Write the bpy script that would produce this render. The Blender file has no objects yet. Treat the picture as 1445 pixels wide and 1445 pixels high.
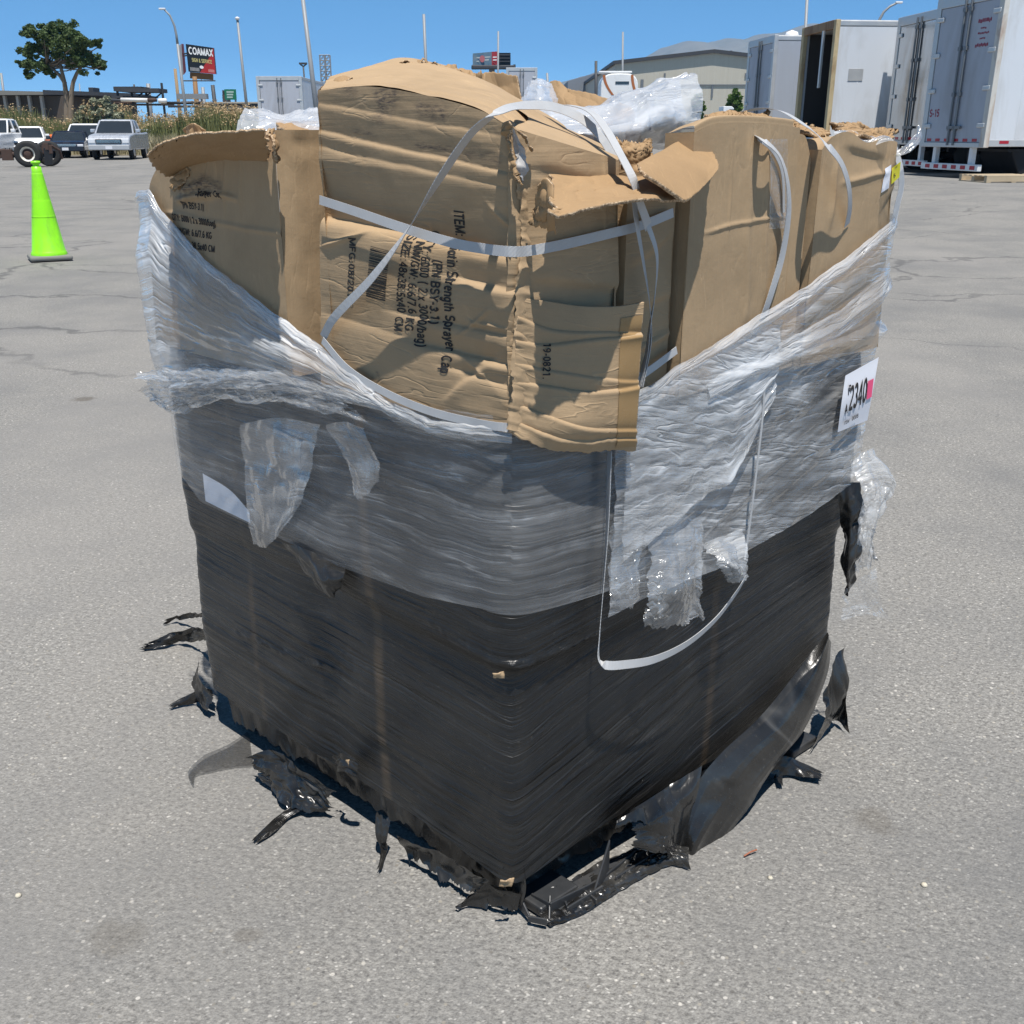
import bpy, bmesh, math, random
import numpy as np
from mathutils import Vector, Matrix

random.seed(7)
sc = bpy.context.scene
COL = sc.collection
FPX = 1447.0
TH = math.radians(20.27)
CT, ST = math.cos(TH), math.sin(TH)
HC = 1.25                      # camera height
CX = 722.5

def A3(*p): return np.array(p, dtype=float)
def ray(px, py):
    x = (px-CX)/FPX; y = (CX-py)/FPX
    return A3(x, CT+y*ST, -ST+y*CT)
def W(px, py, Y):              # point of the ray at distance Y
    d = ray(px, py); return A3(0, 0, HC)+d*(Y/d[1])
def G(px, py, z=0.0):          # point of the ray at height z
    d = ray(px, py); return A3(0, 0, HC)+d*((z-HC)/d[2])

# ---------------------------------------------------------------- load frame
C0 = np.array([0.0, 1.34]); L0 = np.array([-0.70, 2.00]); R0 = np.array([0.70, 1.95])
LU = np.linalg.norm(L0-C0); LV = np.linalg.norm(R0-C0)
U = (L0-C0)/LU; V = (R0-C0)/LV
NL = np.array([-U[1], U[0]]);  NL = NL if NL[1] < 0 else -NL
NR = np.array([-V[1], V[0]]);  NR = NR if NR[1] < 0 else -NR
def S(u, v, z): 
    p = C0+U*u+V*v; return A3(p[0], p[1], z)
def inv(side, px, py, w=0.0):  # pixel -> (a, z) on the left or right load face
    n = NL if side == 'L' else NR; ax = U if side == 'L' else V
    d = ray(px, py); p0 = C0+n*w
    t = ((p0-0)@n)/(d[:2]@n)
    p = A3(0, 0, HC)+d*t
    return float((p[:2]-p0)@ax), float(p[2])
def PLN(side, a, z, w=0.0):
    n = NL if side == 'L' else NR; ax = U if side == 'L' else V
    p = C0[None, :]+np.outer(np.ravel(a), ax)+np.outer(np.ravel(w*np.ones_like(a, dtype=float)), n)
    return np.concatenate([p, np.ravel(z)[:, None]], 1).reshape(np.shape(a)+(3,))
def Lp(px, py, w=0.0):
    a, z = inv('L', px, py, w); return PLN('L', np.array(a), np.array(z), w)
def Rp(px, py, w=0.0):
    a, z = inv('R', px, py, w); return PLN('R', np.array(a), np.array(z), w)
NL3 = A3(NL[0], NL[1], 0); NR3 = A3(NR[0], NR[1], 0)

# ---------------------------------------------------------------- noise
def _h(ix, iy, iz, seed):
    n = (ix.astype(np.int64)*374761393+iy.astype(np.int64)*668265263+iz.astype(np.int64)*1440662683+seed*982451653) & 0xffffffff
    n = ((n ^ (n >> 13))*1274126177) & 0xffffffff
    return ((n ^ (n >> 16)) & 0xffff)/65535.0
def vn(x, y, z=0.0, seed=0):
    x, y, z = np.broadcast_arrays(np.asarray(x, float), np.asarray(y, float), np.asarray(z, float))
    fx, fy, fz = np.floor(x), np.floor(y), np.floor(z)
    tx, ty, tz = x-fx, y-fy, z-fz
    tx = tx*tx*(3-2*tx); ty = ty*ty*(3-2*ty); tz = tz*tz*(3-2*tz)
    r = 0
    for dx in (0, 1):
        for dy in (0, 1):
            for dz in (0, 1):
                r = r+_h(fx+dx, fy+dy, fz+dz, seed)*(tx if dx else 1-tx)*(ty if dy else 1-ty)*(tz if dz else 1-tz)
    return r
def fb(x, y, z=0.0, seed=0, o=3):
    r = 0; a = .5
    for i in range(o):
        r = r+a*(vn(np.asarray(x)*2**i, np.asarray(y)*2**i, np.asarray(z)*2**i, seed+i*17)-.5)*2; a *= .5
    return r
def ridge(x, y, seed=0, o=2):          # sharp creases, 0..1
    r = 0; a = .6
    for i in range(o):
        r = r+a*(1-np.abs(2*vn(np.asarray(x)*2**i, np.asarray(y)*2**i, 0, seed+i*31)-1)**.8); a *= .5
    return r
def sst(a, b, x):
    t = np.clip((np.asarray(x, float)-a)/(b-a), 0, 1); return t*t*(3-2*t)
def disp3(P, amp, freq, seed=0):
    q = P*freq
    return P+amp*np.stack([fb(q[..., 0], q[..., 1], q[..., 2], seed+k*7, 3) for k in range(3)], -1)

# ---------------------------------------------------------------- curves and sheets
def herm(P, n, axis_t=None):
    P = np.asarray(P, float); k = len(P)
    if k == 1: return np.repeat(P, n, 0)
    if axis_t is None:
        d = np.sqrt(((P[1:]-P[:-1])**2).reshape(k-1, -1).sum(1))+1e-6
        t = np.concatenate([[0], np.cumsum(d)]); t /= t[-1]
    else: t = axis_t
    m = np.empty_like(P)
    sh = (-1,)+(1,)*(P.ndim-1)
    m[0] = (P[1]-P[0])/(t[1]-t[0]); m[-1] = (P[-1]-P[-2])/(t[-1]-t[-2])
    if k > 2: m[1:-1] = (P[2:]-P[:-2])/(t[2:]-t[:-2]).reshape(sh)
    q = np.linspace(0, 1, n) if np.isscalar(n) else np.asarray(n)
    i = np.clip(np.searchsorted(t, q, side='right')-1, 0, k-2)
    h = (t[i+1]-t[i]); x = (q-t[i])/h
    h = h.reshape(sh); x = x.reshape(sh)
    return (P[i]*(2*x**3-3*x**2+1)+m[i]*h*(x**3-2*x**2+x)+P[i+1]*(-2*x**3+3*x**2)+m[i+1]*h*(x**3-x**2))
def surf(rows, nu, nv):
    A = np.stack([herm(np.array(r, float), nu) for r in rows])
    return herm(A, nv)
def resample(P, uu, vv):
    nv, nu = P.shape[:2]
    x = np.clip(uu, 0, 1)*(nu-1); y = np.clip(vv, 0, 1)*(nv-1)
    i = np.clip(np.floor(x).astype(int), 0, nu-2); j = np.clip(np.floor(y).astype(int), 0, nv-2)
    fx = (x-i)[..., None]; fy = (y-j)[..., None]
    return P[j, i]*(1-fx)*(1-fy)+P[j, i+1]*fx*(1-fy)+P[j+1, i]*(1-fx)*fy+P[j+1, i+1]*fx*fy
def nrm(P):
    du = np.gradient(P, axis=1); dv = np.gradient(P, axis=0)
    n = np.cross(du, dv); n /= np.linalg.norm(n, axis=-1, keepdims=True)+1e-12
    return n
def arcuv(P):
    du = np.linalg.norm(np.diff(P, axis=1), axis=-1).mean(0); dv = np.linalg.norm(np.diff(P, axis=0), axis=-1).mean(1)
    u = np.concatenate([[0], np.cumsum(du)]); v = np.concatenate([[0], np.cumsum(dv)])
    return np.stack(np.meshgrid(u, v), -1)
def gfaces(nv, nu, off=0, wrap=False):
    j, i = np.meshgrid(np.arange(nv-1), np.arange(nu if wrap else nu-1), indexing='ij')
    i2 = (i+1) % nu
    return (np.stack([j*nu+i, j*nu+i2, (j+1)*nu+i2, (j+1)*nu+i], -1).reshape(-1, 4)+off)

# ---------------------------------------------------------------- objects
def link(o, parent=None):
    COL.objects.link(o)
    if parent is not None: o.parent = parent
    return o
def tag(o, label=None, cat=None, group=None, kind=None):
    if label: o['label'] = label
    if cat: o['category'] = cat
    if group: o['group'] = group
    if kind: o['kind'] = kind
    return o
def empty(name, loc=(0, 0, 0), rz=0, label=None, cat=None, group=None):
    o = bpy.data.objects.new(name, None); o.empty_display_size = .1
    link(o); o.location = loc; o.rotation_euler = (0, 0, rz)
    return tag(o, label, cat, group)
def mkobj(name, verts, faces, mat, parent=None, uv=None, smooth=True, attrs=None):
    me = bpy.data.meshes.new(name)
    verts = np.asarray(verts, float)
    me.from_pydata(verts.tolist(), [], faces.tolist() if isinstance(faces, np.ndarray) else faces)
    if uv is not None:
        uv = np.asarray(uv, float).reshape(-1, 2)
        l = me.uv_layers.new(name='UVMap')
        idx = np.empty(len(me.loops), dtype=np.int32); me.loops.foreach_get('vertex_index', idx)
        l.data.foreach_set('uv', uv[idx].ravel())
    if attrs:
        for k, a in attrs.items():
            at = me.attributes.new(k, 'FLOAT', 'POINT'); at.data.foreach_set('value', np.asarray(a, float).ravel())
    if smooth: me.polygons.foreach_set('use_smooth', [True]*len(me.polygons))
    if mat is not None: me.materials.append(mat)
    me.update()
    return link(bpy.data.objects.new(name, me), parent)
def gridobj(name, P, mat, parent=None, uv=None, smooth=True, thick=0, attrs=None, extra=None):
    nv, nu = P.shape[:2]
    f = gfaces(nv, nu); v = P.reshape(-1, 3)
    if uv is None: uv = arcuv(P)
    uv = uv.reshape(-1, 2)
    o = mkobj(name, v, f, mat, parent, uv, smooth, attrs)
    if thick:
        m = o.modifiers.new('thickness', 'SOLIDIFY'); m.thickness = thick; m.offset = 0
        if 'kraft' in mat.name and thick >= .002: o.data.materials.append(M_edge); m.material_offset_rim = 1
    return o
def sheet(name, rows, mat, parent=None, nu=60, nv=40, amp=0.0, freq=20, cre=0.0, cfreq=25, seed=1, torn='', tamp=.12, tfreq=9, thick=0, sx=1.0, sy=1.0, nosm=False):
    """A crumpled sheet through rows of control points; edges named in torn (t b l r) are ragged."""
    D = surf(rows, nu*2, nv*2)
    u, v = np.meshgrid(np.linspace(0, 1, nu), np.linspace(0, 1, nv))
    def rag(q, sd): return tamp*(0.55*vn(q*tfreq, 0, 0, sd)+.3*vn(q*tfreq*3.1, 0, 0, sd+5)+.25*vn(q*tfreq*8, 0, 0, sd+9))
    t0 = rag(u, seed+1) if 't' in torn else 0*u; t1 = 1-(rag(u, seed+2) if 'b' in torn else 0*u)
    l0 = rag(v, seed+3) if 'l' in torn else 0*u; l1 = 1-(rag(v, seed+4) if 'r' in torn else 0*u)
    vv = t0+(t1-t0)*v; uu = l0+(l1-l0)*u
    P = resample(D, uu, vv)
    N = nrm(P)
    uvm = arcuv(P)
    X, Y = uvm[..., 0], uvm[..., 1]
    d = 0
    if amp: d = d+amp*fb(X*freq*sx, Y*freq*sy, 0, seed, 3)
    if cre: d = d+cre*(ridge(X*cfreq*sx, Y*cfreq*sy, seed+40)-.5)
    if amp or cre: P = P+N*np.asarray(d)[..., None]
    return gridobj(name, P, mat, parent, uvm, not nosm, thick)
class MB:
    """Collects boxes, tubes and plates into one mesh."""
    def __init__(s): s.v = []; s.f = []
    def add(s, v, f):
        o = len(s.v); s.v += [tuple(map(float, p)) for p in v]; s.f += [[i+o for i in q] for q in f]; return s
    def box(s, x0, x1, y0, y1, z0, z1):
        return s.add([(x0, y0, z0), (x1, y0, z0), (x1, y1, z0), (x0, y1, z0), (x0, y0, z1), (x1, y0, z1), (x1, y1, z1), (x0, y1, z1)],
                     [(0, 3, 2, 1), (4, 5, 6, 7), (0, 1, 5, 4), (1, 2, 6, 5), (2, 3, 7, 6), (3, 0, 4, 7)])
    def hexa(s, b, t):      # four bottom points, four top points
        return s.add(list(b)+list(t), [(0, 3, 2, 1), (4, 5, 6, 7), (0, 1, 5, 4), (1, 2, 6, 5), (2, 3, 7, 6), (3, 0, 4, 7)])
    def prism(s, prof, y0, y1, k0=1.0):   # profile (x,z) extruded along y
        n = len(prof)
        return s.add([(x, y0, z) for x, z in prof]+[(x, y1, z) for x, z in prof],
                     [list(range(n)), list(range(2*n-1, n-1, -1))]+[(i, i+n, (i+1) % n+n, (i+1) % n) for i in range(n)])
    def tube(s, path, r, n=8, cap=True):
        path = [Vector(p) for p in path]; k = len(path)
        rr = r if hasattr(r, '__len__') else [r]*k
        vs = []; fs = []; prev = None
        for i, p in enumerate(path):
            t = (path[min(i+1, k-1)]-path[max(i-1, 0)]).normalized()
            a = prev if prev is not None else (Vector((0, 0, 1)) if abs(t.z) < .9 else Vector((1, 0, 0)))
            x = (a-t*a.dot(t)); 
            if x.length < 1e-5: x = t.orthogonal()
            x.normalize(); y = t.cross(x); prev = x
            for q in range(n):
                an = 2*math.pi*q/n; vs.append(p+(x*math.cos(an)+y*math.sin(an))*rr[i])
        for i in range(k-1):
            for q in range(n): fs.append((i*n+q, i*n+(q+1) % n, (i+1)*n+(q+1) % n, (i+1)*n+q))
        if cap: fs += [list(range(n-1, -1, -1)), [(k-1)*n+q for q in range(n)]]
        return s.add(vs, fs)
    def lathe(s, prof, c=(0, 0, 0), n=24, axis='z'):   # (r, h) pairs
        vs = []; fs = []; k = len(prof)
        for r, h in prof:
            for q in range(n):
                a = 2*math.pi*q/n; p = (r*math.cos(a), r*math.sin(a), h)
                if axis == 'y': p = (p[0], p[2], p[1])
                if axis == 'x': p = (p[2], p[0], p[1])
                vs.append((p[0]+c[0], p[1]+c[1], p[2]+c[2]))
        for i in range(k-1):
            for q in range(n): fs.append((i*n+q, i*n+(q+1) % n, (i+1)*n+(q+1) % n, (i+1)*n+q))
        return s.add(vs, fs)
    def build(s, name, mat, parent=None, bevel=0, smooth=False, label=None):
        o = mkobj(name, np.array(s.v), s.f, mat, parent, None, smooth)
        bm = bmesh.new(); bm.from_mesh(o.data); bmesh.ops.recalc_face_normals(bm, faces=bm.faces); bm.to_mesh(o.data); bm.free()
        if bevel:
            m = o.modifiers.new('edge', 'BEVEL'); m.width = bevel; m.segments = 2; m.limit_method = 'ANGLE'; m.angle_limit = .6
        if label: o['label'] = label
        return o

# ---------------------------------------------------------------- materials
def N(nt, t, ins=None, **props):
    n = nt.nodes.new(t)
    for k, v in props.items(): setattr(n, k, v)
    for k, v in (ins or {}).items():
        sk = n.inputs[k]
        if isinstance(v, bpy.types.NodeSocket): nt.links.new(v, sk)
        else: sk.default_value = v
    return n
def newmat(name):
    m = bpy.data.materials.new(name); m.use_nodes = True
    nt = m.node_tree; nt.nodes.clear()
    out = nt.nodes.new('ShaderNodeOutputMaterial')
    return m, nt, out
def rgb(c): return (c[0], c[1], c[2], 1.0)
def ramp(nt, fac, stops):
    r = nt.nodes.new('ShaderNodeValToRGB'); nt.links.new(fac, r.inputs[0])
    e = r.color_ramp.elements
    while len(e) < len(stops): e.new(.5)
    for el, (p, c) in zip(e, stops):
        el.position = p; el.color = rgb(c) if hasattr(c, '__len__') else (c, c, c, 1)
    return r.outputs[0]
def mixc(nt, fac, a, b, mode='MIX'):
    n = nt.nodes.new('ShaderNodeMix'); n.data_type = 'RGBA'; n.blend_type = mode
    for k, v in ((0, fac), (6, a), (7, b)):
        if isinstance(v, bpy.types.NodeSocket): nt.links.new(v, n.inputs[k])
        else: n.inputs[k].default_value = v if not hasattr(v, '__len__') else rgb(v)
    return n.outputs[2]
def mth(nt, op, a, b=0.0, clamp=False):
    n = nt.nodes.new('ShaderNodeMath'); n.operation = op; n.use_clamp = clamp
    for k, v in ((0, a), (1, b)):
        if isinstance(v, bpy.types.NodeSocket): nt.links.new(v, n.inputs[k])
        else: n.inputs[k].default_value = v
    return n.outputs[0]
def noise(nt, vec, scale, detail=3, rough=.55, dist=0.0):
    return N(nt, 'ShaderNodeTexNoise', {'Vector': vec, 'Scale': scale, 'Detail': detail, 'Roughness': rough, 'Distortion': dist}).outputs[0]
def mapping(nt, vec, scale=(1, 1, 1), rot=(0, 0, 0), loc=(0, 0, 0)):
    return N(nt, 'ShaderNodeMapping', {'Vector': vec, 'Scale': scale, 'Rotation': rot, 'Location': loc}).outputs[0]
def coord(nt, which='Object'): return N(nt, 'ShaderNodeTexCoord').outputs[which]
def bump(nt, h, strength=.3, dist=.01, normal=None):
    ins = {'Height': h, 'Strength': strength, 'Distance': dist}
    if normal is not None: ins['Normal'] = normal
    return N(nt, 'ShaderNodeBump', ins).outputs[0]
def pmat(name, col, rough=.6, var=.12, scale=3.0, metal=0.0, bmp=0.0, spec=.5, dirt=None, dscale=1.2, damt=.5):
    """Painted, metal or plastic surface: mottled colour and roughness, optional dirt in patches."""
    m, nt, out = newmat(name)
    co = coord(nt)
    n1 = noise(nt, co, scale, 5, .6)
    base = mixc(nt, n1, [c*(1-var) for c in col], [min(1, c*(1+var)) for c in col])
    if dirt is not None:
        d = ramp(nt, noise(nt, mapping(nt, co, (1, 1, .35)), dscale, 6, .65, .4), [(.48, 0.0), (.72, damt)])
        base = mixc(nt, d, base, dirt)
    rr = ramp(nt, n1, [(.3, max(0, rough-.08)), (.7, min(1, rough+.08))])
    ins = {'Base Color': base, 'Roughness': rr, 'Metallic': metal, 'Specular IOR Level': spec}
    if bmp: ins['Normal'] = bump(nt, noise(nt, co, scale*6, 4), bmp, .02)
    p = N(nt, 'ShaderNodeBsdfPrincipled', ins)
    nt.links.new(p.outputs[0], out.inputs[0])
    return m
def cardboard(name, flute=(3, 170), col=(.43, .305, .182), light=0.0):
    m, nt, out = newmat(name)
    uv = coord(nt, 'UV'); ob = coord(nt)
    st = noise(nt, mapping(nt, uv, (flute[0], flute[1], 1)), 1.0, 3, .6)
    st2 = noise(nt, mapping(nt, uv, (flute[0]*6, flute[1]*3, 1)), 1.0, 2, .6)
    big = noise(nt, ob, 7, 4, .6)
    fine = noise(nt, ob, 420, 2, .6)
    c1 = [c*.86 for c in col]; c2 = [c*1.12 for c in col]
    b = mixc(nt, big, c1, c2)
    b = mixc(nt, mth(nt, 'MULTIPLY', ramp(nt, st, [(.35, 0.0), (.65, 1.0)]), .12), b, [c*.72 for c in col])
    b = mixc(nt, mth(nt, 'MULTIPLY', ramp(nt, fine, [(.3, 0.0), (.7, 1.0)]), .14), b, [c*.7 for c in col])
    # grey scuffs that were rubbed on (painted per vertex where they are)
    at = N(nt, 'ShaderNodeAttribute', attribute_name='stain').outputs['Fac']
    brk = noise(nt, mapping(nt, uv, (60, 260, 1)), 1.0, 4, .7)
    sm = mth(nt, 'MULTIPLY', at, ramp(nt, brk, [(.4, 0.0), (.62, 1.0)]), True)
    b = mixc(nt, mth(nt, 'MULTIPLY', sm, .9), b, (.055, .05, .055))
    sc2 = ramp(nt, noise(nt, ob, 3.1, 6, .7, .6), [(.50, 0.0), (.72, .42)])
    b = mixc(nt, sc2, b, [c*.60 for c in col])
    h = mth(nt, 'ADD', mth(nt, 'MULTIPLY', st, .6), mth(nt, 'ADD', mth(nt, 'MULTIPLY', st2, .25), mth(nt, 'MULTIPLY', fine, .15)))
    nb = bump(nt, h, .16, .004)
    cr = noise(nt, ob, 38, 5, .62, .5)
    nb = bump(nt, cr, .07, .012, nb)
    cm = (5, 24, 1) if flute[1] > flute[0] else (24, 5, 1)
    for rot, sc_, am in ((.0, 1.0, .5), (.5, .7, .45), (-.6, .8, .4)):
        k1 = noise(nt, mapping(nt, uv, (cm[0]*sc_, cm[1]*sc_, 1), (0, 0, rot), (rot*9, 2, 0)), 1.0, 3, .5, .3)
        ed = ramp(nt, mth(nt, 'ABSOLUTE', mth(nt, 'SUBTRACT', k1, .5)), [(0.0, 1.0), (.006, .5), (.02, 0.0)])
        mk = ramp(nt, noise(nt, mapping(nt, uv, (6, 6, 1), (0, 0, 0), (rot*3, sc_*5, 0)), 1.0, 3, .6), [(.50, 0.0), (.62, 1.0)])
        ed = mth(nt, 'MULTIPLY', ed, mk)
        b = mixc(nt, mth(nt, 'MULTIPLY', ed, am*.5), b, [min(1, c*1.45) for c in col])
        nb = bump(nt, mth(nt, 'ADD', mth(nt, 'MULTIPLY', ed, .35), mth(nt, 'MULTIPLY', k1, .5)), .26 if flute[1] > flute[0] else .13, .010, nb)
    p = N(nt, 'ShaderNodeBsdfPrincipled', {'Base Color': b, 'Roughness': .72, 'Specular IOR Level': .25, 'Normal': nb})
    nt.links.new(p.outputs[0], out.inputs[0])
    return m
def clearfilm(name, base=.10, amp=.3, lamp=.3, sx=2.5, sy=70, tint=(.80, .82, .84), rough=.3, gloss=.05, grough=.16, fold=10, fl=.25, lo=.03, hi=.7, bst=.4, slant=0.0):
    """Thin clear plastic: mostly see-through, milky where it is stretched, doubled or folded; sharp glints."""
    m, nt, out = newmat(name)
    uv = coord(nt, 'UV'); ob = coord(nt)
    warp = noise(nt, uv, 3.0, 3, .5)
    cb = N(nt, 'ShaderNodeCombineXYZ', {'Y': mth(nt, 'MULTIPLY', warp, .06)})
    w = N(nt, 'ShaderNodeVectorMath', {0: uv, 1: cb.outputs[0]}, operation='ADD').outputs[0]
    s1 = noise(nt, mapping(nt, w, (sx, sy, 1), (0, 0, slant)), 1.0, 5, .66)
    s2 = noise(nt, mapping(nt, w, (sx*.5, sy*.18, 1), (0, 0, slant+.08)), 1.0, 4, .6)
    l1 = noise(nt, mapping(nt, w, (sx*.8, sy*.55, 1), (0, 0, slant-.10)), 1.0, 2, .5)
    ln = ramp(nt, mth(nt, 'ABSOLUTE', mth(nt, 'SUBTRACT', l1, .5)), [(0.0, 1.0), (.022, 0.0)])
    # soft random folds
    fo = None
    for rot, k in ((.55, 1.0), (-.75, .8), (1.35, .7)):
        f1 = noise(nt, mapping(nt, uv, (fold*.22, fold*2.6*k, 1), (0, 0, rot), (rot*7, k, 0)), 1.0, 2, .5)
        e1 = ramp(nt, mth(nt, 'ABSOLUTE', mth(nt, 'SUBTRACT', f1, .5)), [(0.0, 1.0), (.012, .3), (.06, 0.0)])
        b1 = ramp(nt, noise(nt, uv, 4.0+7*k, 2, .5), [(.52, 0.0), (.64, 1.0)])
        e1 = mth(nt, 'MULTIPLY', e1, b1); fo = e1 if fo is None else mth(nt, 'MAXIMUM', fo, e1)
    big = noise(nt, ob, 4.5, 4, .6)
    brk = ramp(nt, noise(nt, ob, 14, 3, .6), [(.42, 0.0), (.62, 1.0)])
    f = mth(nt, 'MULTIPLY', ramp(nt, s1, [(.38, 0.0), (.75, 1.0)]), amp)
    f = mth(nt, 'ADD', f, mth(nt, 'MULTIPLY', ramp(nt, s2, [(.42, 0.0), (.72, 1.0)]), amp*.7))
    f = mth(nt, 'MULTIPLY', f, ramp(nt, big, [(.36, .12), (.64, 1.7)]))
    f = mth(nt, 'ADD', f, mth(nt, 'MULTIPLY', mth(nt, 'MULTIPLY', ln, brk), lamp))
    f = mth(nt, 'ADD', f, mth(nt, 'MULTIPLY', fo, fl))
    f = mth(nt, 'ADD', f, base)
    fr = N(nt, 'ShaderNodeLayerWeight', {'Blend': .10}).outputs['Fresnel']
    f = mth(nt, 'MINIMUM', mth(nt, 'MAXIMUM', f, lo), hi)
    h = mth(nt, 'ADD', mth(nt, 'MULTIPLY', s1, .7), mth(nt, 'ADD', mth(nt, 'MULTIPLY', s2, 1.2), mth(nt, 'ADD', mth(nt, 'MULTIPLY', fo, .5), mth(nt, 'MULTIPLY', ln, .12))))
    nb = bump(nt, h, bst, .012)
    p = N(nt, 'ShaderNodeBsdfPrincipled', {'Base Color': rgb(tint), 'Roughness': rough, 'Specular IOR Level': .5, 'Normal': nb})
    t = N(nt, 'ShaderNodeBsdfTransparent', {'Color': (1, 1, 1, 1)})
    mx = N(nt, 'ShaderNodeMixShader', {0: f, 1: t.outputs[0], 2: p.outputs[0]})
    g = N(nt, 'ShaderNodeBsdfGlossy', {'Color': (1, 1, 1, 1), 'Roughness': grough, 'Normal': nb})
    m2 = N(nt, 'ShaderNodeMixShader', {0: mth(nt, 'ADD', gloss, mth(nt, 'MULTIPLY', fr, .30)), 1: mx.outputs[0], 2: g.outputs[0]})
    nt.links.new(m2.outputs[0], out.inputs[0])
    return m
def blackfilm(name, dark=.012, light=.05, sx=2.0, sy=110, rough=.3, alpha=1.0, bst=.5, bands=()):
    m, nt, out = newmat(name)
    uv = coord(nt, 'UV'); ob = coord(nt)
    warp = noise(nt, uv, 4.0, 3, .5)
    cb = N(nt, 'ShaderNodeCombineXYZ', {'Y': mth(nt, 'MULTIPLY', warp, .03)})
    w = N(nt, 'ShaderNodeVectorMath', {0: uv, 1: cb.outputs[0]}, operation='ADD').outputs[0]
    s1 = noise(nt, mapping(nt, w, (sx, sy, 1)), 1.0, 5, .68)
    s2 = noise(nt, mapping(nt, w, (sx*.5, sy*.2, 1), (0, 0, .04)), 1.0, 4, .6)
    dust = noise(nt, ob, 130, 3, .7)
    big = noise(nt, ob, 5, 4, .6)
    l1 = noise(nt, mapping(nt, w, (sx*.55, sy*.30, 1), (0, 0, -.05)), 1.0, 2, .5); l2 = noise(nt, mapping(nt, w, (sx*.5, sy*.22, 1), (0, 0, .09), (3, 5, 0)), 1.0, 2, .5)
    brk = ramp(nt, noise(nt, ob, 9, 3, .6), [(.40, 0.0), (.60, 1.0)])
    ln = mth(nt, 'MULTIPLY', ramp(nt, mth(nt, 'ABSOLUTE', mth(nt, 'SUBTRACT', l1, .5)), [(0.0, 1.0), (.02, 0.0)]), brk)
    lm = mth(nt, 'MULTIPLY', ramp(nt, mth(nt, 'ABSOLUTE', mth(nt, 'SUBTRACT', l2, .5)), [(0.0, 1.0), (.03, .3), (.07, 0.0)]), ramp(nt, noise(nt, ob, 7, 2, .5), [(.45, 0.0), (.58, 1.0)]))
    f = mth(nt, 'ADD', mth(nt, 'MULTIPLY', ramp(nt, s1, [(.35, 0.0), (.75, 1.0)]), .55), mth(nt, 'MULTIPLY', ramp(nt, s2, [(.35, 0.0), (.7, 1.0)]), .45))
    f = mth(nt, 'MULTIPLY', f, ramp(nt, big, [(.3, .45), (.65, 1.2)]), True)
    b = mixc(nt, f, [dark, dark, dark*1.03], [light, light*.97, light*.9])
    b = mixc(nt, ramp(nt, dust, [(.62, 0.0), (.74, .5)]), b, (.10, .09, .075))
    b = mixc(nt, mth(nt, 'MULTIPLY', ln, .7), b, [light*1.9, light*1.85, light*1.75]); b = mixc(nt, mth(nt, 'MULTIPLY', lm, .75), b, (.004, .004, .004))
    if bands:
        sep = N(nt, 'ShaderNodeSeparateXYZ', {0: uv})
        for pos, wd, a in bands:
            d = mth(nt, 'ABSOLUTE', mth(nt, 'SUBTRACT', sep.outputs[0], pos))
            d = mth(nt, 'MULTIPLY', ramp(nt, d, [(wd*.35, 1.0), (wd, 0.0)]), mth(nt, 'MULTIPLY', s2, a*2))
            b = mixc(nt, d, b, (.10, .07, .042))
    h = mth(nt, 'ADD', mth(nt, 'MULTIPLY', s1, .7), mth(nt, 'ADD', mth(nt, 'MULTIPLY', s2, 1.2), mth(nt, 'SUBTRACT', mth(nt, 'MULTIPLY', ln, .16), mth(nt, 'MULTIPLY', lm, .30))))
    nb = bump(nt, h, bst, .012)
    rr = ramp(nt, s1, [(.3, rough+.16), (.7, max(.05, rough-.08))])
    p = N(nt, 'ShaderNodeBsdfPrincipled', {'Base Color': b, 'Roughness': rr, 'Specular IOR Level': .6, 'Normal': nb, 'Alpha': alpha})
    nt.links.new(p.outputs[0], out.inputs[0])
    return m
def edgemat():
    m, nt, out = newmat('torn_corrugated_edge'); ob = coord(nt)
    a = noise(nt, ob, 260, 2, .6); c = noise(nt, ob, 60, 3, .6)
    b = mixc(nt, ramp(nt, a, [(.45, 0.0), (.55, 1.0)]), (.20, .13, .075), (.55, .41, .27)); b = mixc(nt, mth(nt, 'MULTIPLY', c, .5), b, (.46, .33, .20))
    p = N(nt, 'ShaderNodeBsdfPrincipled', {'Base Color': b, 'Roughness': .85, 'Normal': bump(nt, a, .6, .003)}); nt.links.new(p.outputs[0], out.inputs[0]); return m
M_edge = edgemat()
def glassmat(name, col=(.02, .025, .03), rough=.06):
    m, nt, out = newmat(name)
    n1 = noise(nt, coord(nt), 2.0, 3)
    p = N(nt, 'ShaderNodeBsdfPrincipled', {'Base Color': mixc(nt, n1, col, [c*1.6 for c in col]), 'Roughness': rough, 'Specular IOR Level': .7})
    nt.links.new(p.outputs[0], out.inputs[0]); return m

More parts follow.
